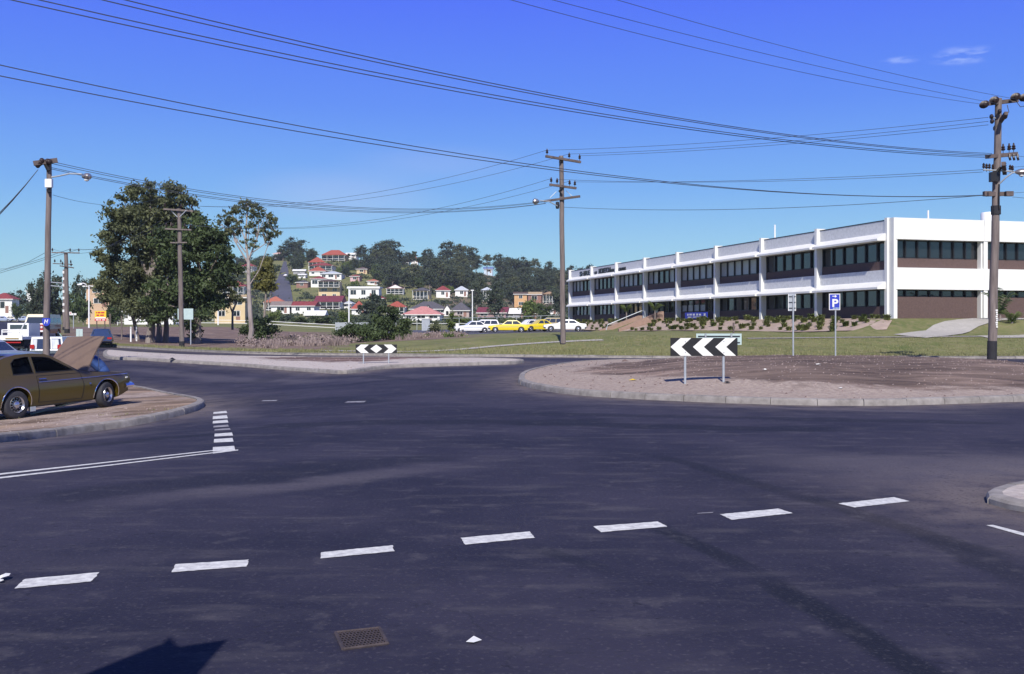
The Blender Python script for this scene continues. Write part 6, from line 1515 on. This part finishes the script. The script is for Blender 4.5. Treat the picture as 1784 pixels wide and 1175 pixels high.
def big_tree(name, label, d, foot, clumps_px, forks, nleaf, size, leafm, barkm, seed, r0=.35, cat='tree', droop=.3, sub=6, foot_y=None, rscale=1.):
    """clumps_px [(px,py,rx,ry,dy)] photo outline turned into metre-sized clumps at depth d+dy"""
    k = d/F; x0 = W(foot, d); z0 = T(x0, d)+.05; e = empty(name, (x0, d, z0), 0, label, cat); rg = random.Random(seed)
    C = []; main = []
    for (px, py, rx, ry, dy) in clumps_px:
        cx_, cz_ = (px-foot)*k, Zp(py, d)-z0; rx_, rz_ = rx*k, ry*k; main.append((cx_, dy, cz_))
        rx_ *= 1.12; rz_ *= 1.12; m = max(4, int(sub*rx_*rz_/1.6))
        for i in range(m):
            a = rg.uniform(0, 6.283); b = rg.random()**.5*.92; c = rg.uniform(-1, 1); s = rg.uniform(.15, .36)*rscale
            C.append((cx_+rx_*b*math.cos(a), dy+c*rx_*.75, cz_+rz_*b*math.sin(a), rx_*s+.2, rx_*s+.2, rz_*s*.8+.15, s*s*rx_*rz_+.05))
    V, Q = leaves(C, nleaf, size, seed, droop=droop); mesh_np('crown', V, Q, M[leafm], e)
    mb = MB()
    for f in forks:     # list of polylines in photo px, with radii
        pts_ = [((p[0]-foot)*k, p[2] if len(p) > 2 else 0, Zp(p[1], d)-z0) for p in f[0]]; rr = np.linspace(f[1], f[2], len(pts_)); mb.tube(pts_, list(rr), 8)
    mb.build('trunk', M[barkm], e, smooth=True)
    bb = MB()
    for c in C:
        if rg.random() < .16:
            m = min(main, key=lambda q: (q[0]-c[0])**2+(q[2]-c[2])**2); base = min([((p[0]-foot)*k, 0, Zp(p[1], d)-z0) for f in forks for p in f[0]], key=lambda q: (q[0]-c[0])**2+(q[2]-c[2]+1.2)**2+(0 if q[2] < c[2]-.3 else 30))
            limb(bb, base, c[:3], .06*rscale+.02, .015, .8, 4, rg)
    bb.build('branches', M[barkm], e, smooth=True)
    return e
big_tree('gum_tree', 'tallest dark gum tree, spreading crown behind the straight pale pole', 90, 262, [(262, 335, 32, 20, 0), (230, 345, 30, 18, 1), (300, 345, 30, 20, -1), (325, 362, 22, 20, 0), (205, 350, 16, 8, 0), (238, 378, 40, 24, 0), (280, 375, 40, 26, 1), (210, 385, 24, 16, -1), (200, 402, 26, 15, 0), (232, 415, 38, 24, 0), (275, 420, 40, 30, 0), (322, 395, 25, 25, 1), (185, 408, 14, 10, 0), (345, 380, 8, 12, 0), (265, 455, 42, 34, 1), (235, 470, 34, 30, 1), (285, 500, 40, 30, 1), (262, 365, 30, 26, 1)],
    [([(262, 600), (264, 570), (258, 530), (262, 480), (268, 430)], .38, .2), ([(262, 490), (245, 450), (232, 410), (215, 385)], .2, .06), ([(266, 470), (290, 420), (310, 370)], .2, .05), ([(268, 440), (262, 390), (262, 340)], .18, .05), ([(232, 420), (205, 400), (190, 402)], .1, .04)], 66000, .16, 'leaf_gum', 'bark', 11, sub=7)
big_tree('gum_tree', 'grey-green gum tree left of the tallest one, over the long white building', 93, 236, [(190, 440, 24, 16, 0), (175, 460, 18, 14, 0), (205, 460, 26, 20, 0), (225, 480, 30, 26, 1), (200, 500, 28, 24, 0), (240, 520, 34, 26, 0), (210, 530, 30, 20, 0), (175, 490, 16, 14, 0), (168, 448, 10, 8, 0), (262, 500, 24, 24, 0), (250, 545, 20, 12, 0)],
    [([(240, 598), (236, 570), (230, 545), (222, 510), (212, 470)], .22, .08), ([(230, 550), (245, 510), (250, 480)], .14, .05), ([(222, 515), (200, 480), (185, 450)], .1, .03), ([(228, 540), (200, 520), (180, 500)], .08, .03)], 30000, .15, 'leaf_gum', 'bark', 12, sub=6, droop=.6)
big_tree('fig_tree', 'dense dark green tree with low crown right behind the straight pale pole', 87, 343, [(345, 400, 34, 22, 0), (310, 420, 34, 24, 0), (370, 420, 28, 26, 0), (300, 450, 36, 28, 1), (345, 450, 44, 30, -1), (385, 455, 28, 26, 0), (395, 480, 24, 18, 0), (310, 490, 44, 28, 0), (355, 495, 48, 30, 0), (300, 525, 36, 22, 0), (345, 535, 42, 24, 0), (375, 520, 26, 18, 0), (340, 562, 22, 16, 0), (395, 445, 20, 14, 0), (290, 555, 26, 12, 0), (341, 582, 12, 12, 0)],
    [([(342, 602), (343, 575), (345, 540), (348, 500), (345, 440)], .42, .15), ([(345, 520), (315, 470), (305, 430)], .22, .06), ([(347, 500), (375, 460), (385, 430)], .2, .05), ([(344, 545), (300, 515), (290, 490)], .16, .05)], 46000, .17, 'leaf_dark', 'bark', 13, sub=7)
for i, (px, d, h_, lab) in enumerate(((276, 92, 52, 'short dark trunk left in the row beneath the gum crowns'), (288, 91, 55, 'paler trunk right of it beneath the gum crowns'), (258, 88, 42, 'stout dark stump beneath the tallest gum'))):
    e = empty('gum_tree', (W(px, d), d, T(W(px, d), d)), 0, 'gum tree with '+lab.replace('trunk', 'trunk'), 'tree'); k = d/F
    MB().tube([(0, 0, -.1), (.1, 0, h_*k*.5), (-.15+.2*i, 0, h_*k), (-.3+.3*i, 0, h_*k*1.5)], [.3, .24, .18, .1], 8).build('trunk', M['bark'], e, smooth=True)
    V, Q = leaves([(0, 0, h_*k*1.5, 1.6, 1.6, 1.1, 1), (.9, .4, h_*k*1.7, 1.2, 1.3, .9, 1), (-1, 0, h_*k*1.65, 1.3, 1.2, 1, 1)], 3000, .17, 40+i); mesh_np('crown', V, Q, M['leaf_gum'], e)
big_tree('slender_gum', 'slender pale-trunked gum with an open airy crown', 79, 437, [(430, 362, 24, 12, 0), (405, 376, 18, 12, 0), (455, 378, 20, 12, 0), (392, 386, 12, 10, 0), (472, 392, 12, 16, 0), (415, 400, 16, 10, 0), (445, 400, 16, 10, 0), (468, 415, 10, 10, 0), (404, 405, 12, 8, 0), (484, 408, 4, 5, 0), (435, 425, 12, 8, 0)],
    [([(434, 603), (438, 575), (435, 535), (433, 490), (433, 455)], .2, .13), ([(433, 458), (428, 420), (430, 380), (432, 358)], .1, .03), ([(433, 460), (412, 425), (398, 390)], .07, .02), ([(434, 450), (448, 415), (460, 380)], .07, .02), ([(440, 440), (462, 425), (474, 400)], .045, .015), ([(430, 425), (418, 395), (410, 375)], .05, .015), ([(433, 500), (452, 470), (466, 430), (478, 405)], .05, .015), ([(428, 440), (402, 405), (390, 385)], .05, .015)], 5200, .11, 'leaf_gum', 'bark_pale', 14, sub=55, rscale=.3, droop=.8)
big_tree('weeping_tree', 'olive drooping tree behind the slender gum', 100, 462, [(463, 455, 12, 14, 0), (462, 475, 13, 16, 0), (465, 492, 12, 10, 0), (458, 500, 10, 8, 0)], [([(460, 560), (462, 530), (464, 500), (462, 460)], .12, .05), ([(462, 540), (470, 520), (478, 495)], .07, .03)], 5500, .2, 'leaf_olive', 'bark', 15, droop=1.6)
big_tree('small_tree', 'thin bare-looking small tree in front of the cream flats', 95, 404, [(398, 520, 12, 8, 0), (412, 525, 14, 8, 0), (404, 510, 10, 7, 0)], [([(405, 575), (405, 545), (398, 525), (392, 512)], .12, .03), ([(405, 545), (412, 528), (420, 515)], .08, .02)], 1100, .15, 'leaf_gum', 'bark', 16)
big_tree('bush', 'dark round bush at the foot of the slender gum', 86, 455, [(452, 560, 16, 12, 0), (466, 572, 16, 14, 0), (445, 578, 16, 14, 0), (458, 590, 18, 10, 0)], [([(455, 600), (455, 570)], .1, .05)], 9000, .13, 'leaf_dark', 'bark', 17, cat='bush')
big_tree('bush', 'low dark green bush left of the tall one behind the two-way board', 80, 615, [(608, 582, 20, 14, 0), (630, 585, 20, 14, 0), (598, 592, 14, 10, 0), (648, 588, 16, 14, 0), (620, 574, 14, 10, 0)], [([(618, 602), (618, 585)], .1, .05)], 22000, .10, 'leaf_dark', 'bark', 18, cat='bush')
big_tree('bush', 'tall dark green bush right of centre behind the two-way board', 84, 678, [(680, 548, 16, 14, 0), (668, 565, 20, 18, 0), (690, 570, 20, 18, 0), (700, 585, 14, 12, 0), (672, 588, 22, 14, 0), (652, 572, 12, 12, 0), (706, 568, 10, 8, 0)], [([(680, 603), (680, 560)], .12, .05)], 22000, .12, 'leaf_dark', 'bark', 19, cat='bush')
big_tree('broad_tree', 'broad dark tree in the valley behind the tall bush', 250, 655, [(652, 530, 18, 14, 0), (640, 540, 16, 12, 0), (665, 535, 14, 14, 0), (655, 550, 22, 10, 0)], [([(655, 560), (655, 535)], .4, .2)], 9000, .42, 'leaf_hill', 'bark', 20, sub=1)
big_tree('young_tree', 'thin young sapling left of the parked cars', 100, 786, [(785, 560, 5, 12, 0), (786, 572, 5, 8, 0)], [([(786, 589), (786, 555)], .05, .02)], 900, .13, 'leaf_lime', 'bark', 21, sub=10)
big_tree('young_tree', 'second sapling between the tall bush and the cabinet', 98, 760, [(758, 568, 8, 10, 0), (760, 578, 8, 8, 0)], [([(760, 589), (759, 565)], .05, .02)], 1100, .12, 'leaf_gum', 'bark', 22, sub=10)
# hill tree kinds, copied over the slopes
KT = []
def hill_kind(i, h, w, leafm, n, size, clump, open_=False):
    e = empty('hill_tree', (0, 0, -60), 0, 'x', 'tree'); rg = random.Random(100+i); C = []
    for j in range(clump*3):
        a = rg.uniform(0, 6.283); r = rg.random()**.5*w/2*.62; zz = rg.uniform(.42 if open_ else .26, .92)*h; s = rg.uniform(.10, .22)*w*(1-.5*max(0, zz/h-.6))
        q = math.sqrt(max(.12, 1-((zz/h-.62)/.4)**2))*1.15; C.append((r*math.cos(a)*q, r*math.sin(a)*q, zz, s, s, s*.8, s))
    V, Q = leaves(C, n, size, 60+i); mesh_np('crown', V, Q, M[leafm], e)
    mb = MB(); mb.tube([(0, 0, -1.5), (.1, 0, h*.3), (-.1, .1, h*.75)], [w*.03+.08, w*.025, .06], 6)
    for c in C[:7]: limb(mb, (0, 0, h*.32), c[:3], .1, .03)
    mb.build('trunk', M['bark'], e); KT.append((e, h, w))
hill_kind(0, 12, 9, 'leaf_hill', 2600, .42, 16); hill_kind(1, 15, 9, 'leaf_hill', 2600, .42, 13, True); hill_kind(2, 8, 7.5, 'leaf_dark', 1800, .4, 12); hill_kind(3, 6, 6.5, 'leaf_lime', 1500, .36, 10); hill_kind(4, 17, 8, 'leaf_gum', 2400, .42, 12, True); hill_kind(5, 9, 4, 'leaf_dark', 1300, .36, 10)
HID = {}
def hill_tree(kind, x, y, h, w, label, group, z=None):
    e, kh, kw = KT[kind]; c = e.copy(); link(c)
    for ch in children(e): cc = ch.copy(); link(cc, c)
    c.location = (x, y, (T(x, y) if z is None else z)-.3); c.rotation_euler = (0, 0, rnd.uniform(0, 6.28)); c.scale = (w/kw, w/kw, h/kh); c['label'] = label; c['group'] = group; return c
gC = 'trees along the crest of the hill'
CRESTT = [(518, 415, 36, 450, 0, 'big rounded dark tree on the skyline at the top of the steep street'), (500, 434, 20, 455, 2), (632, 427, 22, 455, 0), (652, 428, 20, 456, 0), (642, 436, 20, 460, 2), (682, 417, 38, 470, 1, 'large open gum on the skyline right of the hilltop houses'), (665, 440, 26, 470, 0), (700, 440, 24, 472, 0), (711, 436, 20, 460, 0), (722, 436, 9, 458, 5), (741, 441, 9, 460, 5), (735, 446, 18, 462, 2), (752, 447, 8, 462, 5), (748, 452, 18, 464, 2), (757, 451, 12, 464, 5),
    (779, 417, 28, 466, 1, 'tall gum on the skyline above the bare brown slope'), (772, 440, 22, 466, 0), (803, 422, 24, 470, 4, 'slim tall gum second from the left of the skyline group'), (808, 440, 20, 470, 1), (823, 430, 26, 474, 1), (830, 446, 20, 474, 0), (849, 441, 15, 478, 4), (868, 439, 20, 482, 1), (878, 446, 24, 484, 0), (890, 443, 32, 486, 0), (908, 444, 28, 488, 0), (920, 452, 24, 490, 1), (932, 447, 14, 490, 4), (945, 458, 22, 494, 0), (956, 454, 16, 494, 1), (968, 462, 24, 498, 0), (985, 464, 26, 500, 0), (1002, 460, 30, 500, 0), (1026, 458, 28, 500, 0), (1044, 466, 20, 500, 2),
    (485, 440, 18, 458, 0), (470, 441, 22, 462, 0), (450, 444, 24, 466, 0), (425, 446, 26, 468, 0), (405, 455, 26, 476, 0), (540, 438, 16, 456, 2), (550, 437, 12, 455, 5), (606, 440, 6, 452, 5), (530, 445, 24, 462, 0)]
for i, t in enumerate(CRESTT):
    px, top, wpx, base = t[:4]; d = 600 if px < 860 else 585; x = W(px, d); z = min(Zp(base, d), T(x, d)+4); h = Zp(top, d)-z
    hill_tree(t[4], x, d+rnd.uniform(-12, 12), h, wpx/F*d*1.4, t[5] if len(t) > 5 else 'dark green tree growing along the skyline of the hill', gC, z)
gH = 'trees growing among the hillside houses'
PICK = [('bushy dark tree growing among the houses on the hillside', (0, 2, 0)), ('open grey-green gum on the hillside', (1, 4)), ('low bright green bush in a hillside garden', (3, 3, 2))]
def free(px, ptop, pbot, d, w):
    for a, b, t, m in BOX:
        if a-w*.5-2 < px < b+w*.5+2 and ptop < m-3 and pbot > m-2: return False   # stands in front and would hide the walls
    if 462 < px < 514 and 452 < pbot < 540 and (pbot-ptop) > 3 and px > 468: return False
    return True
cnt = 0
def scatter(n, x0, x1, y0, y1, w=(0, 1, 2, 3), dens=None):
    global cnt
    for _ in range(n):
        if cnt > 285: return
        d = rnd.uniform(y0, y1); px = rnd.uniform(x0, x1); x = W(px, d); z = T(x, d); base = HY-(z-EYE)/d*F
        g = rnd.choice(w); lab, kinds = PICK[min(g, 2)] if g < 3 else PICK[2]; k = rnd.choice(kinds); h = {0: 10, 1: 13, 2: 6.5, 3: 4.2, 4: 13}[k]*rnd.uniform(.7, 1.15); ww = h*{0: .85, 1: .7, 2: 1.05, 3: 1.15, 4: .6}[k]
        top = base-h/d*F
        if dens and not dens(px, base): continue
        if not free(px, top, base, d, ww/d*F): continue
        hill_tree(k, x, d, h, ww, lab, gH); cnt += 1
scatter(150, 655, 830, 440, 595, (0, 0, 1, 1, 2), lambda px, b: not (757 < px < 830 and b < 480))
scatter(110, 830, 1060, 380, 585, (0, 1, 0))
scatter(60, 380, 470, 400, 600, (0, 0, 2))
scatter(80, 508, 545, 430, 600, (0, 0, 2)); scatter(140, 585, 690, 400, 570, (0, 2, 2))
scatter(120, 440, 1000, 215, 400, (0, 2, 2))
scatter(20, 20, 240, 260, 420, (0, 0, 2))
# named mid-distance trees
for px, top, wpx, d, kind, lab in [(85, 466, 60, 215, 0, 'big dark spreading tree behind the leaning pole at the left'), (64, 480, 40, 210, 0, 'left part of the dark tree belt behind the leaning pole, a rounded dark tree'), (138, 474, 36, 240, 0, 'dark rounded tree right of the distant poles'), (30, 502, 50, 330, 0, 'low dark tree mass at the far left horizon'), (128, 500, 30, 175, 2, 'dark green tree over the street sign right of the distant poles'), (145, 512, 34, 165, 2, 'bushy tree left of the slim lamp post'), (60, 520, 40, 235, 2, 'dark bush behind the far silver sedan'), (95, 522, 44, 225, 2, 'dark hedge-like bush beyond the side road'), (30, 522, 22, 250, 2, 'rounded bush right of the red-roofed house at the left edge'),
                           (200, 522, 40, 160, 2, 'dark shrub behind the yellow hoarding'), (830, 470, 34, 360, 0, 'dark wide tree above the charcoal roofs'), (795, 480, 26, 470, 1, 'gum above the blue-grey roofed house'), (862, 490, 44, 300, 0, 'dark tree in front of the maroon roof right of centre'), (925, 520, 40, 240, 3, 'bright green tree behind the tan wagon'), (948, 522, 34, 235, 2, 'green tree left of the centre pole behind the cars'), (975, 500, 38, 330, 0, 'dark tree just left of the office building end'), (888, 552, 30, 200, 3, 'low green bush behind the yellow sedan'), (968, 556, 34, 190, 2, 'dark low bush right of the centre pole by the office'), (600, 540, 30, 215, 3, 'light green banana-like clump by the slim white post'), (560, 546, 50, 205, 2, 'hedge of dark bushes below the white sloping roof'), (520, 548, 40, 200, 2, 'dark bushes left of the white sloping roof'), (480, 538, 30, 205, 3, 'yellow-green bush at the foot of the steep street'), (800, 548, 44, 210, 3, 'yellow-green hedge behind the car park notices')]:
    x = W(px, d); z = T(x, d); h = Zp(top, d)-z; hill_tree(kind, x, d, max(2, h), wpx/F*d, lab, None)
    del_ = None
for px, d, kind, h, w, lab in ((493, 596, 0, 9, 9, 'dark tree closing the top end of the steep street'), (480, 520, 2, 6, 7, 'bush on the left verge halfway up the steep street'), (510, 470, 2, 6, 7, 'dark bush on the right verge of the steep street near its foot'), (506, 540, 5, 8, 5, 'narrow dark tree on the right verge high up the steep street'), (470, 470, 0, 8, 8, 'dark tree on the left verge at the foot of the steep street')):
    hill_tree(kind, W(px, d), d, h, w, lab, None)
x, y, z = at_d(499, 500); sedan('white car parked at the right side of the steep hill street', x, y, gz(x, y, .5), R(80), 'cwhite')
for e, kh, kw in KT:
    for ch in children(e): bpy.data.objects.remove(ch)
    bpy.data.objects.remove(e)
for o in scene.objects:
    if 'group' in o and (o['group'] is None or o['group'] == ''): del o['group']

# ------------------------------------------------------------ undergrowth and litter
def tufts(name, n, sampler, h, w, mt, seed, label, cat, blades=5, zf=Tg):
    rg = np.random.default_rng(seed); V = []; Q = []
    for _ in range(n):
        p = sampler(rg)
        if p is None: continue
        x, y, s = p; z = zf(x, y)-.02
        for b in range(blades):
            a = rg.uniform(0, 6.283); l = h*s*rg.uniform(.5, 1.2); t = rg.uniform(.15, .9)*l*.6; ww = w*s; bx, by2 = x+rg.normal(0, .08*s), y+rg.normal(0, .08*s); k = len(V)
            V += [(bx-ww*math.sin(a), by2+ww*math.cos(a), z), (bx+ww*math.sin(a), by2-ww*math.cos(a), z), (bx+t*math.cos(a), by2+t*math.sin(a), z+l)]; Q.append((k, k+1, k+2))
    o = mesh_np(name, V, Q, M[mt]); tag(o, label, cat, kind='stuff'); return o
def samp_px(x0, x1, d0, d1, s0, s1, fn=None):
    def f(rg):
        d = rg.uniform(d0, d1); px = rg.uniform(x0, x1); x = W(px, d)
        if inside(road_poly, x, d): return None
        if fn and not fn(px, d, rg): return None
        return x, d, rg.uniform(s0, s1)
    return f
tufts('dry_scrub', 2600, samp_px(450, 610, 68, 98, .3, 1.3, lambda px, d, rg: math.sin(px*.12)+math.sin(d*.6+px*.05) > .1), .5, .03, 'scrub', 1, 'dry purple-brown scrub on the bank between the gums and the bushes', 'scrub', 9)
tufts('dry_scrub', 1500, samp_px(690, 800, 76, 98, .3, 1.2, lambda px, d, rg: d > 78+(px-690)*.12 and math.sin(px*.15)+math.sin(d*.6+px*.05) > 0), .45, .03, 'scrub', 2, 'dry scrub and weeds right of the tall dark bush', 'scrub', 9)
tufts('verge_grass', 5000, lambda rg: (lambda i, t, o: (lerp(far_s[i][0], far_s[i+1][0], t)+0, lerp(far_s[i][1], far_s[i+1][1], t)+o, rg.uniform(.5, 1.3)))(int(rg.integers(0, len(far_s)-1)), rg.random(), .35+abs(rg.normal(0, 1.6))), .16, .02, 'grassblade', 3, 'short rough grass along the far kerb', 'grass', 6)
def lawn_s(rg):
    x, y = rg.uniform(0, 45), rg.uniform(55.5, 66); return (x, y, rg.uniform(.4, 1.)) if not inside(road_poly, x, y) else None
tufts('lawn_grass', 6000, lawn_s, .14, .02, 'grassblade', 4, 'uneven tufts in the lawn below the office building', 'grass', 5)
tufts('weeds', 500, lambda rg: (lambda p: p if inside(lf, p[0], p[1]) and seg_dist(p[0], p[1], lf) > .3 and (math.sin(p[0]*1.3)+math.sin(p[1]*1.1)) > .6 else None)((rg.uniform(-16, -7), rg.uniform(17, 25), rg.uniform(.3, .8))), .1, .02, 'grassblade', 5, 'sparse weeds on the bare kerb island by the brown coupe', 'weeds', 6, leftz)
def stones(name, n, samp, r0, r1, mt, seed, label, zf):
    rg = random.Random(seed); mb = MB()
    for _ in range(n):
        p = samp(rg)
        if p is None: continue
        r = rg.uniform(r0, r1); z = zf(*p); a = rg.uniform(0, 6)
        vs = [(p[0]+r*math.cos(a+i*1.257)*rg.uniform(.7, 1.2), p[1]+r*math.sin(a+i*1.257)*rg.uniform(.7, 1.2), z-.01+r*.15) for i in range(5)]+[(p[0]+r*.2, p[1], z+r*rg.uniform(.5, .9))]
        mb.add(vs, [(i, (i+1) % 5, 5) for i in range(5)])
    o = mb.build(name, mt); tag(o, label, 'stones', kind='stuff')
def in_isl(rg):
    x, y = rg.uniform(0, 24), rg.uniform(22, 46); return (x, y) if inside(isl, x, y) and seg_dist(x, y, isl) > .25 else None
stones('clods', 900, in_isl, .012, .05, M['dirt'], 1, 'clods and pebbles strewn over the roundabout earth', mound)
stones('pebbles', 2600, in_isl, .012, .035, M['gravel'], 2, 'light pebbles strewn over the roundabout', mound)
stones('pebbles', 900, lambda rg: (lambda p: p if inside(lf, *p) and seg_dist(*p, lf) > .25 else None)((rg.uniform(-17, -6.5), rg.uniform(15.5, 27))), .01, .035, M['gravel'], 3, 'pebbles and grit on the kerb island by the brown coupe', leftz)
stones('pebbles', 900, lambda rg: (lambda p: p if inside(spl_s, *p) else None)((rg.uniform(-28, 2), rg.uniform(34, 60))), .02, .05, M['gravel'], 4, 'loose pebbles on the splitter island', lambda x, y: T(x, y)+.13)
def mound_clumps(name, spec, n, size, mt, seed, label, cat):
    C = []; rg = random.Random(seed)
    for (px, d, w, h) in spec:
        x = W(px, d); z = T(x, d)+KH
        for k in range(7): C.append((x+rg.uniform(-w, w)*.5, d+rg.uniform(-w, w)*.5, z+h*rg.uniform(.05, .4), w*.38, w*.4, h*.36, w*h))
    V, Q = leaves(C, n, size, seed); o = mesh_np(name, V, Q, M[mt]); tag(o, label, cat, kind='stuff')
def undergrowth():
    rg = random.Random(77); C = []
    while len(C) < 950:
        d = rg.uniform(215, 590); px = rg.uniform(390, 1010); x = W(px, d); z = T(x, d); base = HY-(z-EYE)/d*F; h = rg.uniform(.8, 2.6); w = h*rg.uniform(1, 2.2)
        if 757 < px < 830 and base < 482 and rg.random() < .85: continue
        if 600 < px < 690 and base < 475 and rg.random() < .3: continue
        if not free(px, base-h/d*F, base, d, w/d*F): continue
        C.append((x, d, z+h*.3, w, w, h*.5, w*h))
    V, Q = leaves(C, 42000, .55, 9); o = mesh_np('hillside_undergrowth', V, Q, M['leaf_hill']); tag(o, 'low bushes and garden growth covering the hillside between the houses', 'undergrowth', kind='stuff')
undergrowth()
rs = random.Random(5)
mound_clumps('scrub_mounds', [(rs.uniform(440, 600), rs.uniform(72, 98), rs.uniform(1.4, 3), rs.uniform(.4, 1.0)) for _ in range(36)], 16000, .10, 'scrub', 70, 'rounded mounds of dry brown scrub left of the dark bushes', 'scrub')
mound_clumps('scrub_mounds', [(rs.uniform(695, 800), rs.uniform(84, 100), rs.uniform(1.2, 2.4), rs.uniform(.3, .8)) for _ in range(18)], 8000, .10, 'scrub', 71, 'rounded mounds of dry brown scrub right of the tall bush', 'scrub')
mound_clumps('green_weeds', [(rs.uniform(440, 600), rs.uniform(78, 120), rs.uniform(1., 2.4), rs.uniform(.3, .7)) for _ in range(22)]+[(rs.uniform(700, 800), rs.uniform(80, 105), rs.uniform(.8, 1.6), rs.uniform(.3, .6)) for _ in range(8)], 8000, .10, 'leaf_lime', 72, 'low green weeds scattered through the dry scrub', 'weeds')
def litter(px, py, w, h, mt, label, f=None, name='litter'):
    p = hit(px, py, f or T); rg = random.Random(int(px)); mb = MB(); n = 7
    vs = [(w/2*math.cos(6.283*i/n)*rg.uniform(.7, 1.1), h/2*math.sin(6.283*i/n)*rg.uniform(.7, 1.1), rg.uniform(.0, .03)) for i in range(n)]+[(0, 0, min(w, h)*.35)]
    mb.add(vs, [(i, (i+1) % n, n) for i in range(n)]+[tuple(range(n))[::-1]]); o = mb.build(name, M[mt]); o.location = p+Vector((0, 0, .008)); tag(o, label, 'litter')
litter(1102, 664, .24, .16, 'sign_yellow', 'crumpled yellow packet on the roundabout left of the chevron board', mound)
litter(5, 1011, .09, .12, 'sign_white', 'crumpled white paper on the road at the left edge'); litter(0, 1016, .05, .06, 'sign_white', 'small scrap of white paper beside the crumpled one at the left edge')
litter(1267, 668, .25, .14, 'black', 'dark rag at the right foot of the chevron board', mound); litter(1465, 678, .14, .1, 'sign_white', 'white scrap on the gravel right of the chevron board', mound)
for px, py, l in ((1088, 627, 'dark clod at the back of the roundabout mound'),): litter(px, py+3, .4, .25, 'dirt' if px < 1100 else 'sign_white', l, mound)
litter(1426, 636, .2, .1, 'sign_white', 'white scrap on the mound below the sign seen from behind', mound); litter(1333, 645, .16, .1, 'sign_white', 'pale scrap on the brown earth right of the chevron board', mound); litter(300, 627, .4, .3, 'black', 'dark rag lying on the splitter kerb at the left', sz)
p = hit(826, 1118); o = MB().add([(-.052, -.02, .006), (.0, -.045, .012), (.05, .01, .006), (-.005, .045, .016)], [(0, 1, 2, 3)]).add([(-.052, -.02, .005), (.0, -.045, .011), (.05, .01, .005), (-.005, .045, .015)], [(3, 2, 1, 0)]).build('paper', M['sign_white']); o.location = p; o.scale = (.85, 1.15, 1); tag(o, 'diamond-shaped scrap of white paper on the asphalt right of the iron grate', 'paper')
# iron grate set in the road
c = [hit(*q) for q in ((585, 1104), (598, 1133), (675, 1123), (661, 1096))]; m = sum(c, Vector())/4; e = empty('drain_grate', m, 0, 'rusty iron cover with honeycomb pattern set in the asphalt at the bottom', 'drain cover')
M['rust'] = mat('rusty_iron', (.055, .042, .044), .8, .3, 12, .4); q = [v-m for v in c]
def bl(u, v): return (q[0].lerp(q[3], u)).lerp(q[1].lerp(q[2], u), v)
mb = MB()
for a, b in (((0, 0), (1, 0)), ((1, 0), (1, 1)), ((1, 1), (0, 1)), ((0, 1), (0, 0))): mb.tube([bl(*a)+Vector((0, 0, .004)), bl(*b)+Vector((0, 0, .004))], .011, 6)
mb.build('frame', M['rust'], e)
mb = MB(); mb.add([bl(0, 0)+Vector((0, 0, .003)), bl(0, 1)+Vector((0, 0, .003)), bl(1, 1)+Vector((0, 0, .003)), bl(1, 0)+Vector((0, 0, .003))], [(0, 1, 2, 3)]); mb.build('pit', M['black'], e)
mb = MB(); nx, ny = 12, 8
for i in range(nx):
    for j in range(ny):
        u = (i+.5+(.5 if j % 2 else 0))/(nx+.5); v = (j+.5)/ny; R_ = .46
        pts_ = [bl(min(1, max(0, u+R_*1.1/nx*math.sin(k*1.0472))), min(1, max(0, v+R_*1.25/ny*math.cos(k*1.0472))))+Vector((0, 0, .008)) for k in range(7)]
        for a, b in zip(pts_, pts_[1:]):
            if (b-a).length > .002: mb.tube([a, b], .0028, 4, False)
hc = mb.build('honeycomb', M['rust'], e); hc['kind'] = 'stuff'

# ------------------------------------------------------------ the air
bpy.context.view_layer.update()
hz = MB().box(-1520, 1520, -320, 1510, -3, 82).build('haze', None); hz['kind'] = 'stuff'
hm = bpy.data.materials.new('haze'); hm.use_nodes = True; nt = hm.node_tree; nt.nodes.clear(); ov_ = nt.nodes.new('ShaderNodeOutputMaterial'); pv = nt.nodes.new('ShaderNodeVolumePrincipled')
pv.inputs['Color'].default_value = (.80, .88, 1, 1); pv.inputs['Density'].default_value = .00014; nt.links.new(pv.outputs[0], ov_.inputs['Volume']); hz.data.materials.append(hm)
